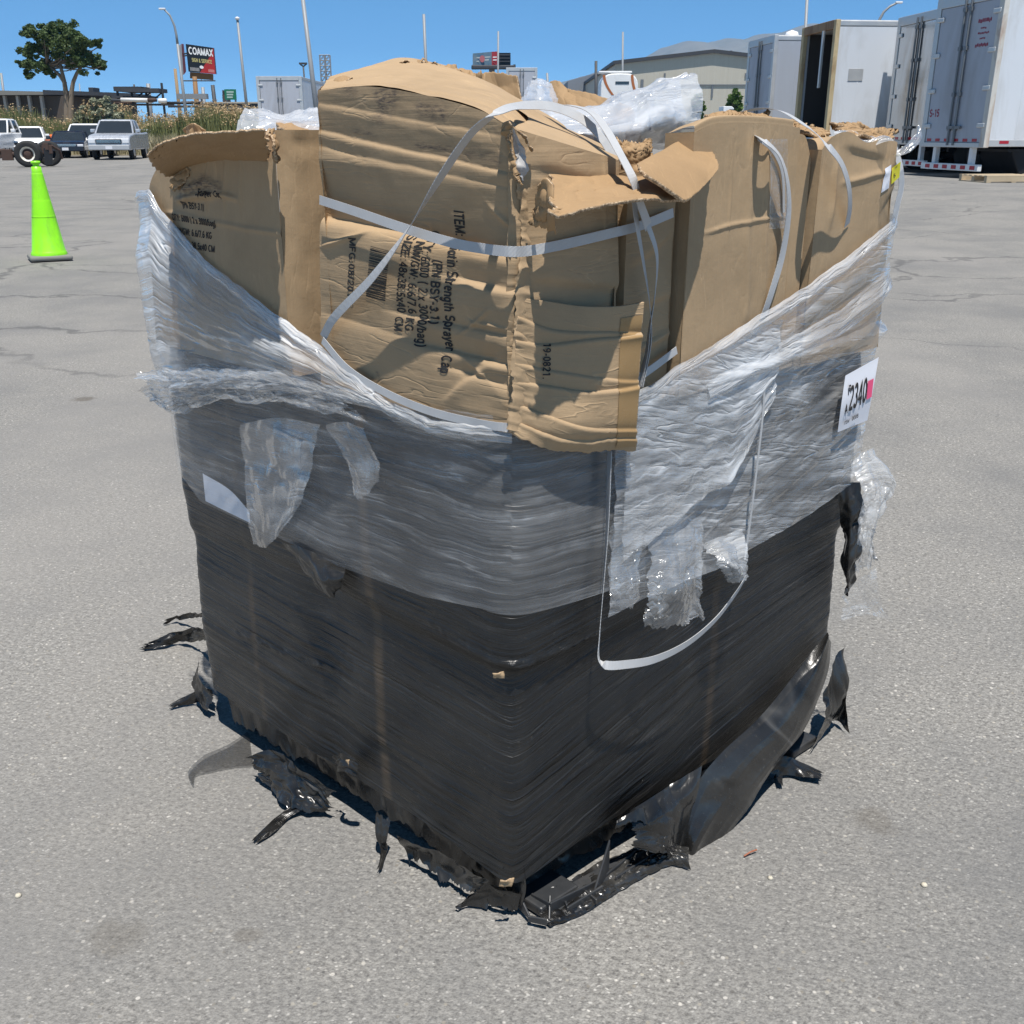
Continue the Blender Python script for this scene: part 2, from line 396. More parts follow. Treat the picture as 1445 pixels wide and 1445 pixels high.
# ---------------------------------------------------------------- lettering (plain grotesque, drawn with strokes)
def _arc(cx, cy, rx, ry, a, b, n=10): return [(cx+rx*math.cos(math.radians(t)), cy+ry*math.sin(math.radians(t))) for t in np.linspace(a, b, n)]
_T = .07
def _gl():
    A = _arc; o = lambda cx, cy, rx, ry: A(cx, cy, rx, ry, 90, 450, 20)
    xo = o(.27, .35, .2, .28); st = lambda x, h=1.0: [(x, 0), (x, h)]; dot = lambda x, y: [(x, y-.07), (x, y+.07)]
    return {
    ' ': (.32, []), 'I': (.24, [st(.12)]), 'l': (.22, [st(.11)]), 'T': (.64, [[(0.02, .93), (.62, .93)], [(.32, 0), (.32, .93)]]), 'E': (.62, [st(.09), [(.09, .93), (.58, .93)], [(.09, .52), (.54, .52)], [(.09, .07), (.6, .07)]]),
    'F': (.58, [st(.09), [(.09, .93), (.56, .93)], [(.09, .52), (.5, .52)]]), 'M': (.86, [[(.09, 0), (.09, 1)], [(.77, 0), (.77, 1)], [(.09, .96), (.43, .05), (.77, .96)]]), 'N': (.74, [st(.09), st(.65), [(.09, .95), (.65, .05)]]),
    'W': (.98, [[(.04, 1), (.26, .04), (.49, .93), (.72, .04), (.94, 1)]]), 'A': (.7, [[(.03, 0), (.35, .96), (.67, 0)], [(.15, .32), (.55, .32)]]), 'X': (.68, [[(.05, 0), (.63, 1)], [(.05, 1), (.63, 0)]]), 'Y': (.68, [[(.03, 1), (.34, .44), (.65, 1)], [(.34, 0), (.34, .46)]]),
    'Z': (.64, [[(.05, .93), (.58, .93), (.06, .07), (.6, .07)]]), 'K': (.7, [st(.09), [(.64, 1), (.10, .42)], [(.26, .58), (.66, 0)]]), 'P': (.66, [st(.09), [(.09, .93), (.36, .93)]+A(.36, .70, .22, .23, 90, -90)+[(.09, .47)]]),
    'B': (.68, [st(.09), [(.09, .93), (.36, .93)]+A(.36, .73, .2, .2, 90, -90)+[(.09, .53)], [(.09, .53), (.38, .53)]+A(.38, .3, .22, .23, 90, -90)+[(.09, .07)]]), 'R': (.7, [st(.09), [(.09, .93), (.38, .93)]+A(.38, .72, .22, .21, 90, -90)+[(.09, .51)], [(.42, .5), (.64, 0)]]),
    'C': (.74, [A(.4, .5, .32, .43, 48, 312, 18)]), 'G': (.78, [A(.4, .5, .32, .43, 48, 330, 18)+[(.69, .45), (.44, .45)]]), 'O': (.8, [o(.4, .5, .33, .43)]), 'Q': (.8, [o(.4, .5, .33, .43), [(.48, .24), (.74, -.02)]]), 'S': (.66, [A(.33, .72, .24, .21, 25, 270, 14)+A(.33, .29, .26, .22, 90, -155, 14)]),
    'D': (.72, [st(.09), [(.09, .93), (.3, .93)]+A(.3, .5, .34, .43, 90, -90, 14)+[(.09, .07)]]), 'V': (.68, [[(.03, 1), (.34, .04), (.65, 1)]]),
    '0': (.58, [o(.29, .5, .21, .43)]), '1': (.58, [[(.12, .78), (.33, .95)], [(.34, 0), (.34, .97)]]), '2': (.58, [A(.29, .69, .21, .24, 165, -30, 12)+[(.08, .07), (.52, .07)]]), '3': (.58, [A(.27, .72, .2, .21, 150, -90, 12), A(.27, .29, .23, .22, 90, -155, 12)]), '4': (.58, [[(.42, 0), (.42, .95), (.05, .28), (.55, .28)]]),
    '5': (.58, [[(.5, .93), (.15, .93), (.10, .5)]+A(.28, .31, .22, .24, 130, -155, 14)]), '6': (.58, [o(.29, .3, .21, .23), A(.34, .36, .26, .57, 75, 180, 10)]), '7': (.58, [[(.06, .93), (.52, .93), (.22, 0)]]), '8': (.58, [o(.29, .73, .18, .2), o(.29, .29, .22, .22)]), '9': (.58, [o(.29, .69, .21, .23), A(.24, .63, .26, .56, 0, -105, 10)]),
    ':': (.28, [dot(.14, .08), dot(.14, .62)]), '.': (.28, [dot(.14, .07)]), '-': (.38, [[(.05, .38), (.33, .38)]]), '/': (.34, [[(.02, -.03), (.32, 1.03)]]), '(': (.36, [A(.42, .42, .28, .62, 118, 242, 10)]), ')': (.36, [A(-.06, .42, .28, .62, 62, -62, 10)]), '&': (.72, [[(.66, 0), (.2, .66)]+A(.31, .78, .14, .15, 215, -30, 10)+[(.16, .45)]+A(.29, .26, .2, .2, 140, 330, 10)+[(.62, .42)]]),
    'i': (.24, [st(.12, .68), dot(.12, .92)]), 'o': (.56, [o(.28, .35, .21, .3)]), 't': (.36, [[(.15, .9), (.15, .2)]+A(.27, .18, .12, .12, 180, 280, 6), [(.02, .64), (.32, .64)]]), 'n': (.56, [st(.09, .7), [(.09, .4)]+A(.28, .44, .19, .21, 170, 0, 8)+[(.47, 0)]]), 'r': (.38, [st(.09, .7), [(.09, .38)]+A(.3, .40, .21, .24, 170, 80, 6)]),
    'e': (.56, [[(.08, .36), (.48, .36)]+A(.28, .35, .21, .3, 5, 315, 16)]), 'g': (.58, [o(.27, .35, .2, .29), [(.48, .7), (.48, .0)]+A(.28, -.04, .2, .2, 0, -150, 8)]), 'h': (.56, [st(.09), [(.09, .4)]+A(.28, .44, .19, .21, 170, 0, 8)+[(.47, 0)]]), 'p': (.58, [[(.09, .7), (.09, -.25)], o(.29, .35, .2, .29)]), 'b': (.58, [st(.09), o(.29, .35, .2, .29)]),
    'a': (.56, [A(.27, .48, .19, .18, 160, 0, 8)+[(.46, .0)], [(.46, .4), (.26, .38)]+A(.24, .22, .16, .16, 90, 330, 10)+[(.46, .26)]]), 'y': (.52, [[(.04, .7), (.26, .06)], [(.48, .7), (.22, -.1), (.06, -.2)]]), 'x': (.5, [[(.03, 0), (.47, .7)], [(.03, .7), (.47, 0)]]), 'c': (.52, [A(.28, .35, .21, .29, 45, 315, 14)]), 's': (.5, [A(.25, .50, .16, .15, 25, 270, 10)+A(.25, .20, .18, .15, 90, -155, 10)])}
_GL = _gl()
def glyphs(body, bold=0.0, cut=.15):
    vs, fs = [], []; x = 0.0; T = _T+bold
    for li, ch in enumerate(body):
        w, st = _GL[ch]
        for pl in st:
            q = []
            for a, b in zip(pl[:-1], pl[1:]):
                k = max(1, int(math.dist(a, b)/.16)); q += [(a[0]+(b[0]-a[0])*i/k, a[1]+(b[1]-a[1])*i/k) for i in range(k)]
            q.append(pl[-1]); q = np.array(q); t = np.gradient(q, axis=0); t /= np.linalg.norm(t, axis=1)[:, None]+1e-9
            nn = np.stack([-t[:, 1], t[:, 0]], 1); n0 = len(vs)
            for p, m_ in zip(q, nn): vs += [(p[0]+m_[0]*T+x, p[1]+m_[1]*T), (p[0]-m_[0]*T+x, p[1]-m_[1]*T)]
            fs += [[n0+2*i, n0+2*i+1, n0+2*i+3, n0+2*i+2] for i in range(len(q)-1)]
        x += w+.07
    v = np.array(vs); v[:, 0] -= v[:, 0].min(); v[:, 0] /= v[:, 0].max()
    return v, fs
def letter(name, body, fn, mat, parent, p0, p1, up, bold=0.0, cut=.18):
    """Lettering from p0 to p1 (two numbers each), capital height given by up; fn turns those numbers into points."""
    v, f = glyphs(body, bold)
    p0, p1, up = map(np.array, (p0, p1, up))
    q = p0[None]+np.outer(v[:, 0], (p1-p0))+np.outer(v[:, 1], up)
    return mkobj(name, fn(q), f, mat, parent, None, False)
# ================================================================ materials of the load
def strapmat(name):
    m, nt, out = newmat(name); uv = coord(nt, 'UV')
    wv = N(nt, 'ShaderNodeTexWave', {'Vector': mapping(nt, uv, (60, 420, 1), (0, 0, .5)), 'Scale': 1.0, 'Distortion': .6}).outputs[1]
    n1 = noise(nt, uv, 30, 4); b = mixc(nt, n1, (.44, .445, .45), (.58, .585, .59)); b = mixc(nt, mth(nt, 'MULTIPLY', wv, .18), b, (.32, .32, .33))
    p = N(nt, 'ShaderNodeBsdfPrincipled', {'Base Color': b, 'Roughness': .42, 'Specular IOR Level': .5, 'Normal': bump(nt, wv, .3, .001)}); nt.links.new(p.outputs[0], out.inputs[0]); return m
M_card_h = cardboard('kraft_cardboard_flutes_lying', (3, 170))
M_card_v = cardboard('kraft_cardboard_flutes_upright', (170, 3))
M_card_in = cardboard('kraft_cardboard_inside', (120, 4), (.36, .235, .125))
M_ink = pmat('printing_ink', (.02, .018, .018), .7)
M_strap = strapmat('white_strapping')
M_paper = pmat('white_label_paper', (.74, .75, .80), .55, .04, 12)
M_yellow = pmat('yellow_sticker_paper', (.80, .70, .02), .5, .04, 12)
M_pink = pmat('pink_sticker_paper', (.85, .09, .22), .5, .04, 12)
M_liner = pmat('grey_liner', (.42, .41, .40), .6, .1, 20)
M_black = blackfilm('black_stretch_film', .006, .026, 1.4, 95, .26, 1.0, .66, ((-.325, .016, .55), (-.71, .012, .3), (.5, .012, .3)))
M_blackloose = blackfilm('black_loose_film', .012, .05, 9, 5, .2, 1.0, .35)
M_shadefilm = blackfilm('shade_dark_film', .014, .06, 5, 5, .35, .5, .3)  # half-clear dark film that stands for a shadow on the asphalt
M_clearL = clearfilm('clear_film_upper', .14, .55, .40, 1.5, 55, bst=.7, gloss=.045, fold=9, fl=.16, hi=.8)
M_clearB = clearfilm('clear_film_band', .065, .10, .16, 1.3, 60, bst=.25, gloss=.03, fold=6, fl=.06, lo=.015, hi=.35)
M_clearR = clearfilm('clear_film_sheet', .10, .26, .26, 2.2, 46, bst=.5, gloss=.06, fold=10, fl=.22, lo=.05, hi=.65)
M_clearF = clearfilm('clear_film_folded', .12, .34, .30, 5, 30, bst=.7, gloss=.07, fold=12, fl=.3, lo=.05, hi=.75, slant=.3)
M_clearH = clearfilm('clear_film_hanging', .10, .16, .10, 20, 6, bst=.6, gloss=.09, fold=14, fl=.20, lo=.05, hi=.7)
M_clearC = clearfilm('clear_film_crumpled', .18, .30, .25, 3, 60, bst=.9, gloss=.08, fold=20, fl=.16, lo=.06, hi=.8, grough=.14)
M_bag = clearfilm('bag_plastic', .36, .22, .10, 5, 7, tint=(.82, .85, .90), bst=.7, gloss=.12, fold=11, fl=.20, lo=.22, hi=.85, grough=.14)
M_pallet = pmat('black_pallet_plastic', (.030, .032, .035), .42, .25, 30, spec=.5, dirt=(.12, .11, .10), dscale=9, damt=.35)

# ================================================================ perimeter of the load
def make_perim(r=.06):
    pts = [C0, R0, R0+L0-C0, L0]; out = []
    for i in range(4):
        p = pts[i]; a = pts[i-1]; b = pts[(i+1) % 4]
        da = (a-p)/np.linalg.norm(a-p); db = (b-p)/np.linalg.norm(b-p)
        for t in np.linspace(0, 1, 13):
            out.append((1-t)**2*(p+da*r)+2*t*(1-t)*p+t*t*(p+db*r))
    out = np.array(out+[out[0]])
    d = np.concatenate([[0], np.cumsum(np.linalg.norm(np.diff(out, axis=0), axis=1))])
    mid = d[6]
    return out, d-mid, d[-1]
PER, PERD, PERT = make_perim()
def pos(s, z, w):
    s = np.asarray(s, float); sh = np.broadcast(s, z, w).shape
    q = (s-PERD[0]) % PERT+PERD[0]
    x = np.interp(q, PERD, PER[:, 0]); y = np.interp(q, PERD, PER[:, 1])
    e = .012
    qa = (q-e-PERD[0]) % PERT+PERD[0]; qb = (q+e-PERD[0]) % PERT+PERD[0]
    tx = np.interp(qb, PERD, PER[:, 0])-np.interp(qa, PERD, PER[:, 0]); ty = np.interp(qb, PERD, PER[:, 1])-np.interp(qa, PERD, PER[:, 1])
    l = np.hypot(tx, ty)+1e-9; nx, ny = ty/l, -tx/l
    x, y, nx, ny, z, w = np.broadcast_arrays(x, y, nx, ny, np.asarray(z, float), np.asarray(w, float))
    return np.stack([x+nx*w, y+ny*w, z], -1)
SC = .013
def sl(px, py):  # pixel on the left face -> (s, z)
    a, z = inv('L', px, py); return (-(a-SC) if a > .03 else -a, z)
def sr(px, py):
    a, z = inv('R', px, py); return ((a-SC) if a > .03 else a, z)

# ================================================================ pallet
pal = empty('pallet', S(.47, .5, 0), 0, 'black plastic pallet with a broken corner under the wrapped load', 'pallet')
Mp = Matrix.Translation(-Vector(S(.47, .5, 0)))
def uvbox(mb, u0, u1, v0, v1, z0, z1):
    b = [S(u0, v0, z0), S(u0, v1, z0), S(u1, v1, z0), S(u1, v0, z0)]; t = [S(u0, v0, z1), S(u0, v1, z1), S(u1, v1, z1), S(u1, v0, z1)]
    o = S(.47, .5, 0); mb.hexa([p-o for p in b], [p-o for p in t])
mb = MB()
for k in range(7): uvbox(mb, .05+.130*k, .05+.130*k+.105, .09, .90, .088, .110)
for k in range(3): uvbox(mb, .05, .934, .09+.36*k, .17+.36*k, .07, .0875)
mb.build('deck', M_pallet, pal, .004)
for iu in range(3):
    for iv in range(3):
        if iu == 0 and iv == 0: continue
        mb = MB(); u0 = .04+.37*iu; v0 = .09+.345*iv
        uvbox(mb, u0, u0+.12, v0, v0+.12, .0235, .069)
        mb.build('foot', M_pallet, pal, .006)
mb = MB()
for k in range(3): uvbox(mb, .0 if k else .005, .93, .07+.36*k, .16+.36*k, .004, .023)
mb.build('runner', M_pallet, pal, .004)
# broken corner: floor plate, upright fins and bent ribs
mb = MB(); o_ = S(.47, .5, 0)
def gp(px, py, z): return G(px, py, z)-o_
fl = [gp(742, 1268, .012), gp(772, 1306, .004), gp(815, 1290, .004), (gp(872, 1250, .006)), gp(930, 1212, .008), gp(905, 1196, .012), gp(850, 1225, .014), gp(790, 1258, .016)]
mb.add([p for p in fl]+[p+A3(0, 0, .006) for p in fl], [list(range(8))[::-1], list(range(8, 16))]+[[i, (i+1) % 8, (i+1) % 8+8, i+8] for i in range(8)])
def fin(px0, py0, px1, py1, h0, h1, z=.01, t=.004):
    a = gp(px0, py0, z); b = gp(px1, py1, z); d = b-a; n = A3(-d[1], d[0], 0); n = n/np.linalg.norm(n)*t/2
    mb.hexa([a-n, b-n, b+n, a+n], [a-n+A3(0, 0, h0), b-n+A3(0, 0, h1), b+n+A3(0, 0, h1), a+n+A3(0, 0, h0)])
fin(722, 1270, 750, 1300, .048, .004); fin(775, 1300, 776, 1280, .004, .026); fin(776, 1290, 846, 1250, .024, .016); fin(846, 1250, 905, 1200, .016, .012)
fin(836, 1268, 858, 1240, .006, .085, .006); fin(750, 1272, 776, 1288, .018, .022); fin(800, 1288, 850, 1258, .012, .014); fin(745, 1300, 772, 1306, .012, .014); fin(826, 1262, 842, 1276, .01, .01)
fin(868, 1246, 925, 1208, .014, .01); fin(792, 1262, 800, 1285, .012, .012)
mb.build('broken_corner', M_pallet, pal, .0015)
P = surf([[G(740, 1262, .02), G(790, 1250, .02), G(850, 1215, .02), G(930, 1190, .02), G(972, 1195, .03)], [G(770, 1300, .012), G(810, 1285, .012), G(870, 1246, .016), G(940, 1212, .018), G(972, 1215, .02)], [G(776, 1308, .004), G(820, 1292, .004), G(880, 1255, .004), G(945, 1222, .004), G(975, 1228, .004)]], 120, 24)
P = P+nrm(P)*(.010*(ridge(arcuv(P)[..., 0]*40, arcuv(P)[..., 1]*70, 3)-.5))[..., None]-o_
gridobj('crushed_film', P, M_blackloose, pal, smooth=False)

# ================================================================ black wrap round the lower boxes
nu, nz = 900, 230
s = np.linspace(-PERT/2, PERT/2, nu, endpoint=False); 
z0, z1 = .104, .865
zz = np.linspace(z1, z0, nz)
Sg, Zg = np.meshgrid(s, zz)
Zg = Zg-.024*np.exp(-(Sg/.14)**2)*sst(.35, .10, Zg)
aS = np.abs(Sg)
w = -.016*sst(.52, .46, Zg)*(1-.3*sst(.3, .6, aS))
w += -.006*sst(.21, .115, Zg)-.004*sst(.16, .1, Zg)*np.exp(-(Sg/.12)**2)-.004*sst(.8, .865, Zg)
w += -.007*np.exp(-((aS-.47)/.06)**2)*(1-.5*sst(.2, .12, Zg))
w += .008*np.exp(-((Zg-.497)/.010)**2)*np.exp(-(aS/.25)**2)+.006*np.exp(-((Zg-.49)/.02)**2)*sst(.85, .93, -Sg)*sst(1.15, 1.0, -Sg)
kk = np.where(Sg > 0, .26*np.clip(Sg, 0, 1), .05*np.clip(-Sg, 0, 1))
slant = Zg-kk*sst(.75, .3, Zg)
st = fb(Sg*2.2, slant*46, 0, 3, 4)
st2 = ridge(Sg*1.3, slant*20, 8, 2)
nc = 1-.75*np.exp(-(Sg/.09)**2)
w += nc*(.0016*st+.0030*(st2-.5)*(.4+1.2*vn(Sg*4, Zg*5, 0, 31)))
w += .010*(np.abs(np.sin(np.pi*np.clip((Zg-.10)/.395, 0, 2)))**.5-1)*sst(.13, .2, Zg)
# bunched folds: from the lower right up to the far corner, and round the foot of the near corner
fold = np.exp(-((slant-.22)/.05)**2)*sst(.1, .4, Sg)+.4*np.exp(-((Zg-.20)/.05)**2)*np.exp(-((np.abs(Sg)-.16)/.1)**2)+np.exp(-((Zg-.2+.06*Sg)/.06)**2)*sst(.1, .3, -Sg)
w += .005*fold*fb(Sg*3, slant*70, 0, 12, 3)
# torn scar on the left face, rags at the seam of the near corner
scar = np.exp(-((Zg-(.305+.09*(Sg+.62)))/.007)**2)*sst(-.80, -.75, Sg)*sst(-.42, -.5, Sg)
w += .007*scar*(vn(Sg*90, Zg*160, 0, 4)-.1)
rag = np.exp(-((Zg-(.497+.10*np.clip(-Sg, 0, 1)+.02*aS))/.006)**2)*sst(.24, .1, aS)
w += .007*rag*(vn(Sg*110, Zg*140, 0, 5)-.2)
P = pos(Sg, Zg, w)
# a lid over the lower boxes
cen = S(.48, .46, z1)
f1 = gfaces(nz, nu, 0, True)
verts = P.reshape(-1, 3)
ins = cen[None]+(P[0]-cen[None])*.5; ins[:, 2] = z1-.004
nv0 = len(verts)
verts = np.concatenate([verts, ins, cen[None]-A3(0, 0, .004)])
f2 = [[i, nv0+i, nv0+(i+1) % nu, (i+1) % nu] for i in range(nu)]+[[nv0+i, nv0+nu, nv0+(i+1) % nu] for i in range(nu)]
uvb = np.concatenate([np.stack([Sg, slant], -1).reshape(-1, 2), ins[:, :2], [[0, 0]]])
wrapb = mkobj('stretch_wrap', verts, f1.tolist()+f2, M_black, None, uvb)
tag(wrapb, 'black stretch wrap pulled tight round the lower boxes of the pallet load', 'stretch wrap')
def shred(rows, nm='torn_shred', mat=None, nu=60, nv=14, **k):
    kw = dict(amp=.008, freq=22, cre=.012, cfreq=18, torn='lr', tamp=.10); kw.update(k)
    return sheet(nm, rows, mat or M_blackloose, wrapb, nu, nv, **kw)
def gl(pts, z): return [G(x, y, z if not hasattr(z, '__len__') else z[i]) for i, (x, y) in enumerate(pts)]
# big loose sheet at the lower right
sheet('loose_sheet', [[Rp(1166, 890, .006), Rp(1128, 944, .014), Rp(1072, 1012, .018), Rp(1016, 1064, .020), Rp(984, 1104, .022), Rp(968, 1160, .03), Rp(966, 1222, .04)],
                      [Rp(1169, 898, .025), Rp(1146, 955, .035), Rp(1100, 1022, .042), Rp(1050, 1075, .044), Rp(1014, 1125, .045), Rp(985, 1180, .055), Rp(970, 1226, .05)],
                      [Rp(1171, 903, .02), Rp(1160, 955, .036), Rp(1125, 1030, .048), Rp(1076, 1092, .055), Rp(1036, 1145, .058), Rp(998, 1198, .055), Rp(974, 1230, .05)],
                      [Rp(1172, 906, .008), Rp(1168, 945, .025), Rp(1141, 1024, .045), Rp(1096, 1084, .055), Rp(1044, 1160, .06), Rp(1004, 1206, .055), Rp(977, 1233, .045)]],
      M_blackloose, wrapb, 170, 60, amp=.003, freq=8, cre=.010, cfreq=9, seed=5, torn='b', tamp=.05, sx=.35, sy=1.8)
sheet('loose_sheet', [[Rp(880, 1150, .008), Rp(925, 1122, .012), Rp(990, 1080, .016)], [Rp(884, 1172, .02), Rp(930, 1155, .035), Rp(985, 1120, .035)], [Rp(886, 1198, .03), Rp(930, 1209, .05), Rp(974, 1222, .045)]],
      M_blackloose, wrapb, 90, 60, amp=.006, freq=10, cre=.016, cfreq=12, seed=6, torn='lb', tamp=.12)
shred([[Rp(870, 1158, .012), Rp(905, 1140, .02), Rp(935, 1145, .03)], [Rp(868, 1172, .02), Rp(905, 1165, .035), Rp(930, 1185, .04)]], nm='torn_hole_edge', torn='b', tamp=.4)
shred([[Rp(1158, 985, .0), Rp(1185, 930, .0), Rp(1196, 912, -.01)], [Rp(1160, 1010, .02), Rp(1190, 985, .01), Rp(1197, 945, .0)], gl([(1135, 1065), (1180, 1020), (1205, 1040)], .01)], nm='torn_shred', cre=.02)
shred([gl([(1070, 1090), (1100, 1068), (1140, 1075), (1168, 1088)], [.03, .05, .03, .02]), gl([(1085, 1100), (1110, 1095), (1140, 1098), (1165, 1103)], .012)], cre=.02)
shred([gl([(1095, 1085), (1100, 1105)], .02), gl([(1105, 1085), (1104, 1112)], .008)])
# shreds along the left foot
shred([gl([(190, 914), (225, 900), (262, 888), (296, 884)], [.01, .03, .06, .12]), gl([(193, 917), (228, 914), (262, 906), (298, 903)], [.005, .005, .01, .06])], cre=.022, seed=3)
shred([gl([(225, 880), (250, 868), (296, 864)], [.01, .03, .10]), gl([(226, 882), (250, 875), (296, 872)], [.005, .01, .07])], cre=.016, seed=4)
shred([gl([(233, 998), (262, 982), (304, 970)], [.01, .03, .08]), gl([(236, 1001), (262, 994), (306, 988)], .006)], cre=.016, seed=6)
shred([gl([(278, 925), (282, 950), (300, 990)], [.14, .10, .05]), gl([(270, 960), (276, 985), (296, 1006)], [.06, .03, .02])], seed=7)
shred([gl([(340, 1072), (385, 1058), (420, 1082), (480, 1120)], [.05, .09, .09, .08]), gl([(356, 1088), (385, 1090), (425, 1106), (476, 1138)], [.03, .05, .06, .04]), gl([(362, 1098), (395, 1135), (430, 1150), (478, 1146)], [.012, .012, .012, .008])], nu=90, nv=40, cre=.02, amp=.01, seed=8, torn='lbr')
shred([gl([(432, 1122), (398, 1146), (375, 1166), (354, 1186)], [.03, .014, .012, .01]), gl([(452, 1130), (412, 1152), (385, 1176), (356, 1194)], [.03, .006, .006, .005])], seed=9, cre=.008)
shred([gl([(528, 1145), (530, 1175), (537, 1200), (530, 1232)], [.09, .05, .02, .01]), gl([(552, 1150), (546, 1182), (547, 1200), (536, 1234)], [.09, .05, .012, .006])], seed=10, cre=.008)
shred([gl([(690, 1245), (700, 1250), (715, 1258)], [.06, .06, .06]), gl([(640, 1280), (660, 1266), (695, 1270)], [.008, .025, .02]), gl([(643, 1287), (660, 1278), (690, 1284)], .006)], seed=11)
shred([gl([(560, 1178), (620, 1205), (690, 1245)], [.07, .07, .07]), gl([(570, 1200), (620, 1220), (670, 1256)], [.03, .035, .03]), gl([(578, 1228), (618, 1248), (662, 1278)], .006)], seed=12, torn='b', tamp=.4)
shred([gl([(665, 1225), (700, 1250), (735, 1262)], [.07, .06, .05]), gl([(675, 1275), (700, 1286), (728, 1292)], .006)], seed=13, torn='b', tamp=.35)
sheet('torn_shade_skirt', [[PLN('L', np.array(a_), np.array(.112), -.050) for a_ in (.93, .7, .45, .2, .02)], [PLN('L', np.array(a_), np.array(.05), -.055) for a_ in (.93, .7, .45, .2, .02)], [PLN('L', np.array(a_), np.array(.006), -.045) for a_ in (.90, .7, .45, .2, .03)]], M_blackloose, wrapb, 200, 30, amp=.004, freq=14, cre=.008, cfreq=14, seed=14, torn='b', tamp=.35, tfreq=12)  # torn film added to fill the strip under the wrap with shade
shred([gl([(352, 1030), (322, 1050), (286, 1068), (266, 1088), (270, 1106)], .010), gl([(354, 1056), (324, 1068), (290, 1080), (270, 1092), (271.5, 1107)], .012), gl([(358, 1080), (325, 1083), (296, 1089), (276, 1094), (273, 1108)], .006)], nm='cast_shade_film', mat=M_shadefilm, nu=60, nv=24, amp=.002, cre=.004, seed=15, torn='')  # dark see-through sheet laid down as the shadow of a film piece
sheet('torn_shade_skirt', [[PLN('R', np.array(a_), np.array(.112), -.05) for a_ in (.02, .2, .4, .6, .9)], [PLN('R', np.array(a_), np.array(.05), -.07) for a_ in (.04, .2, .4, .6, .9)], [PLN('R', np.array(a_), np.array(.006), -.06) for a_ in (.06, .2, .4, .6, .9)]], M_blackloose, wrapb, 160, 30, amp=.006, freq=14, cre=.010, cfreq=14, seed=24, torn='b', tamp=.2, tfreq=12)
# the knotted flap under the clear band and the hole with a splinter of cardboard
shred([[Lp(398, 765, .006), Lp(432, 775, .012), Lp(484, 798, .006)], [Lp(425, 800, .012), Lp(450, 812, .03), Lp(486, 812, .012)], [Lp(460, 838, .012), Lp(472, 846, .022), Lp(478, 832, .012)]], nm='torn_flap', nu=50, nv=40, cre=.014, torn='b')
shred([[Lp(474, 1066, .004), Lp(490, 1062, .014), Lp(510, 1080, .004)], [Lp(472, 1090, .004), Lp(490, 1088, .02), Lp(508, 1096, .004)]], nm='torn_hole_edge', nu=40, nv=30, cre=.02, seed=21)
sheet('cardboard_splinter', [[Lp(484, 1070, .018), Lp(493, 1072, .018)], [Lp(486, 1083, .02), Lp(492, 1082, .02)]], M_card_v, wrapb, 8, 8, amp=.003, freq=90, thick=.002)
sheet('cardboard_splinter', [[Rp(695, 950, .012), Rp(712, 948, .012)], [Rp(697, 957, .012), Rp(711, 957, .012)]], M_card_v, wrapb, 8, 8, amp=.004, freq=120, thick=.002)
sheet('cardboard_splinter', [[G(706, 1242, .115), G(726, 1240, .115)], [G(704, 1250, .10), G(722, 1250, .10)]], M_card_v, wrapb, 10, 8, amp=.004, freq=120, thick=.002)
shred([[Rp(1178, 690, .0), Rp(1196, 682, .012), Rp(1212, 680, .02)], [Rp(1186, 740, .0), Rp(1203, 735, .03), Rp(1218, 728, .035)], [Rp(1190, 790, .004), Rp(1196, 795, .03), Rp(1212, 770, .035)], [Rp(1190, 835, .006), Rp(1197, 842, .02), Rp(1206, 815, .02)]], nm='torn_flap', nu=40, nv=70, cre=.022, amp=.012, seed=23)

# ================================================================ upper boxes
def fsum(a, z, items):
    r = 0*a
    for (a0, z0_, a1, z1_, amp, wd, kind) in items:      # a crease along a segment
        d = A3(a1-a0, z1_-z0_); L = np.hypot(*d); d = d/L
        x = (a-a0)*d[0]+(z-z0_)*d[1]; y = -(a-a0)*d[1]+(z-z0_)*d[0]
        y = y+.006*fb(x*14, a0*50, 0, 3, 2)
        e = sst(-.02, .03, x)*sst(L+.02, L-.03, x)
        if kind == 'v': g = -np.abs(1/(1+(y/wd)**2))
        elif kind == 'r': g = np.exp(-(y/wd)**2)
        else: g = np.tanh(y/wd)*np.exp(-np.abs(y)/(wd*6))
        r = r+amp*e*g
    return r
def px_items(side, L):
    out = []
    for (x0, y0, x1, y1, amp, wd, k) in L:
        a0, b0 = inv(side, x0, y0); a1, b1 = inv(side, x1, y1); out.append((a0, b0, a1, b1, amp, wd, k))
    return out
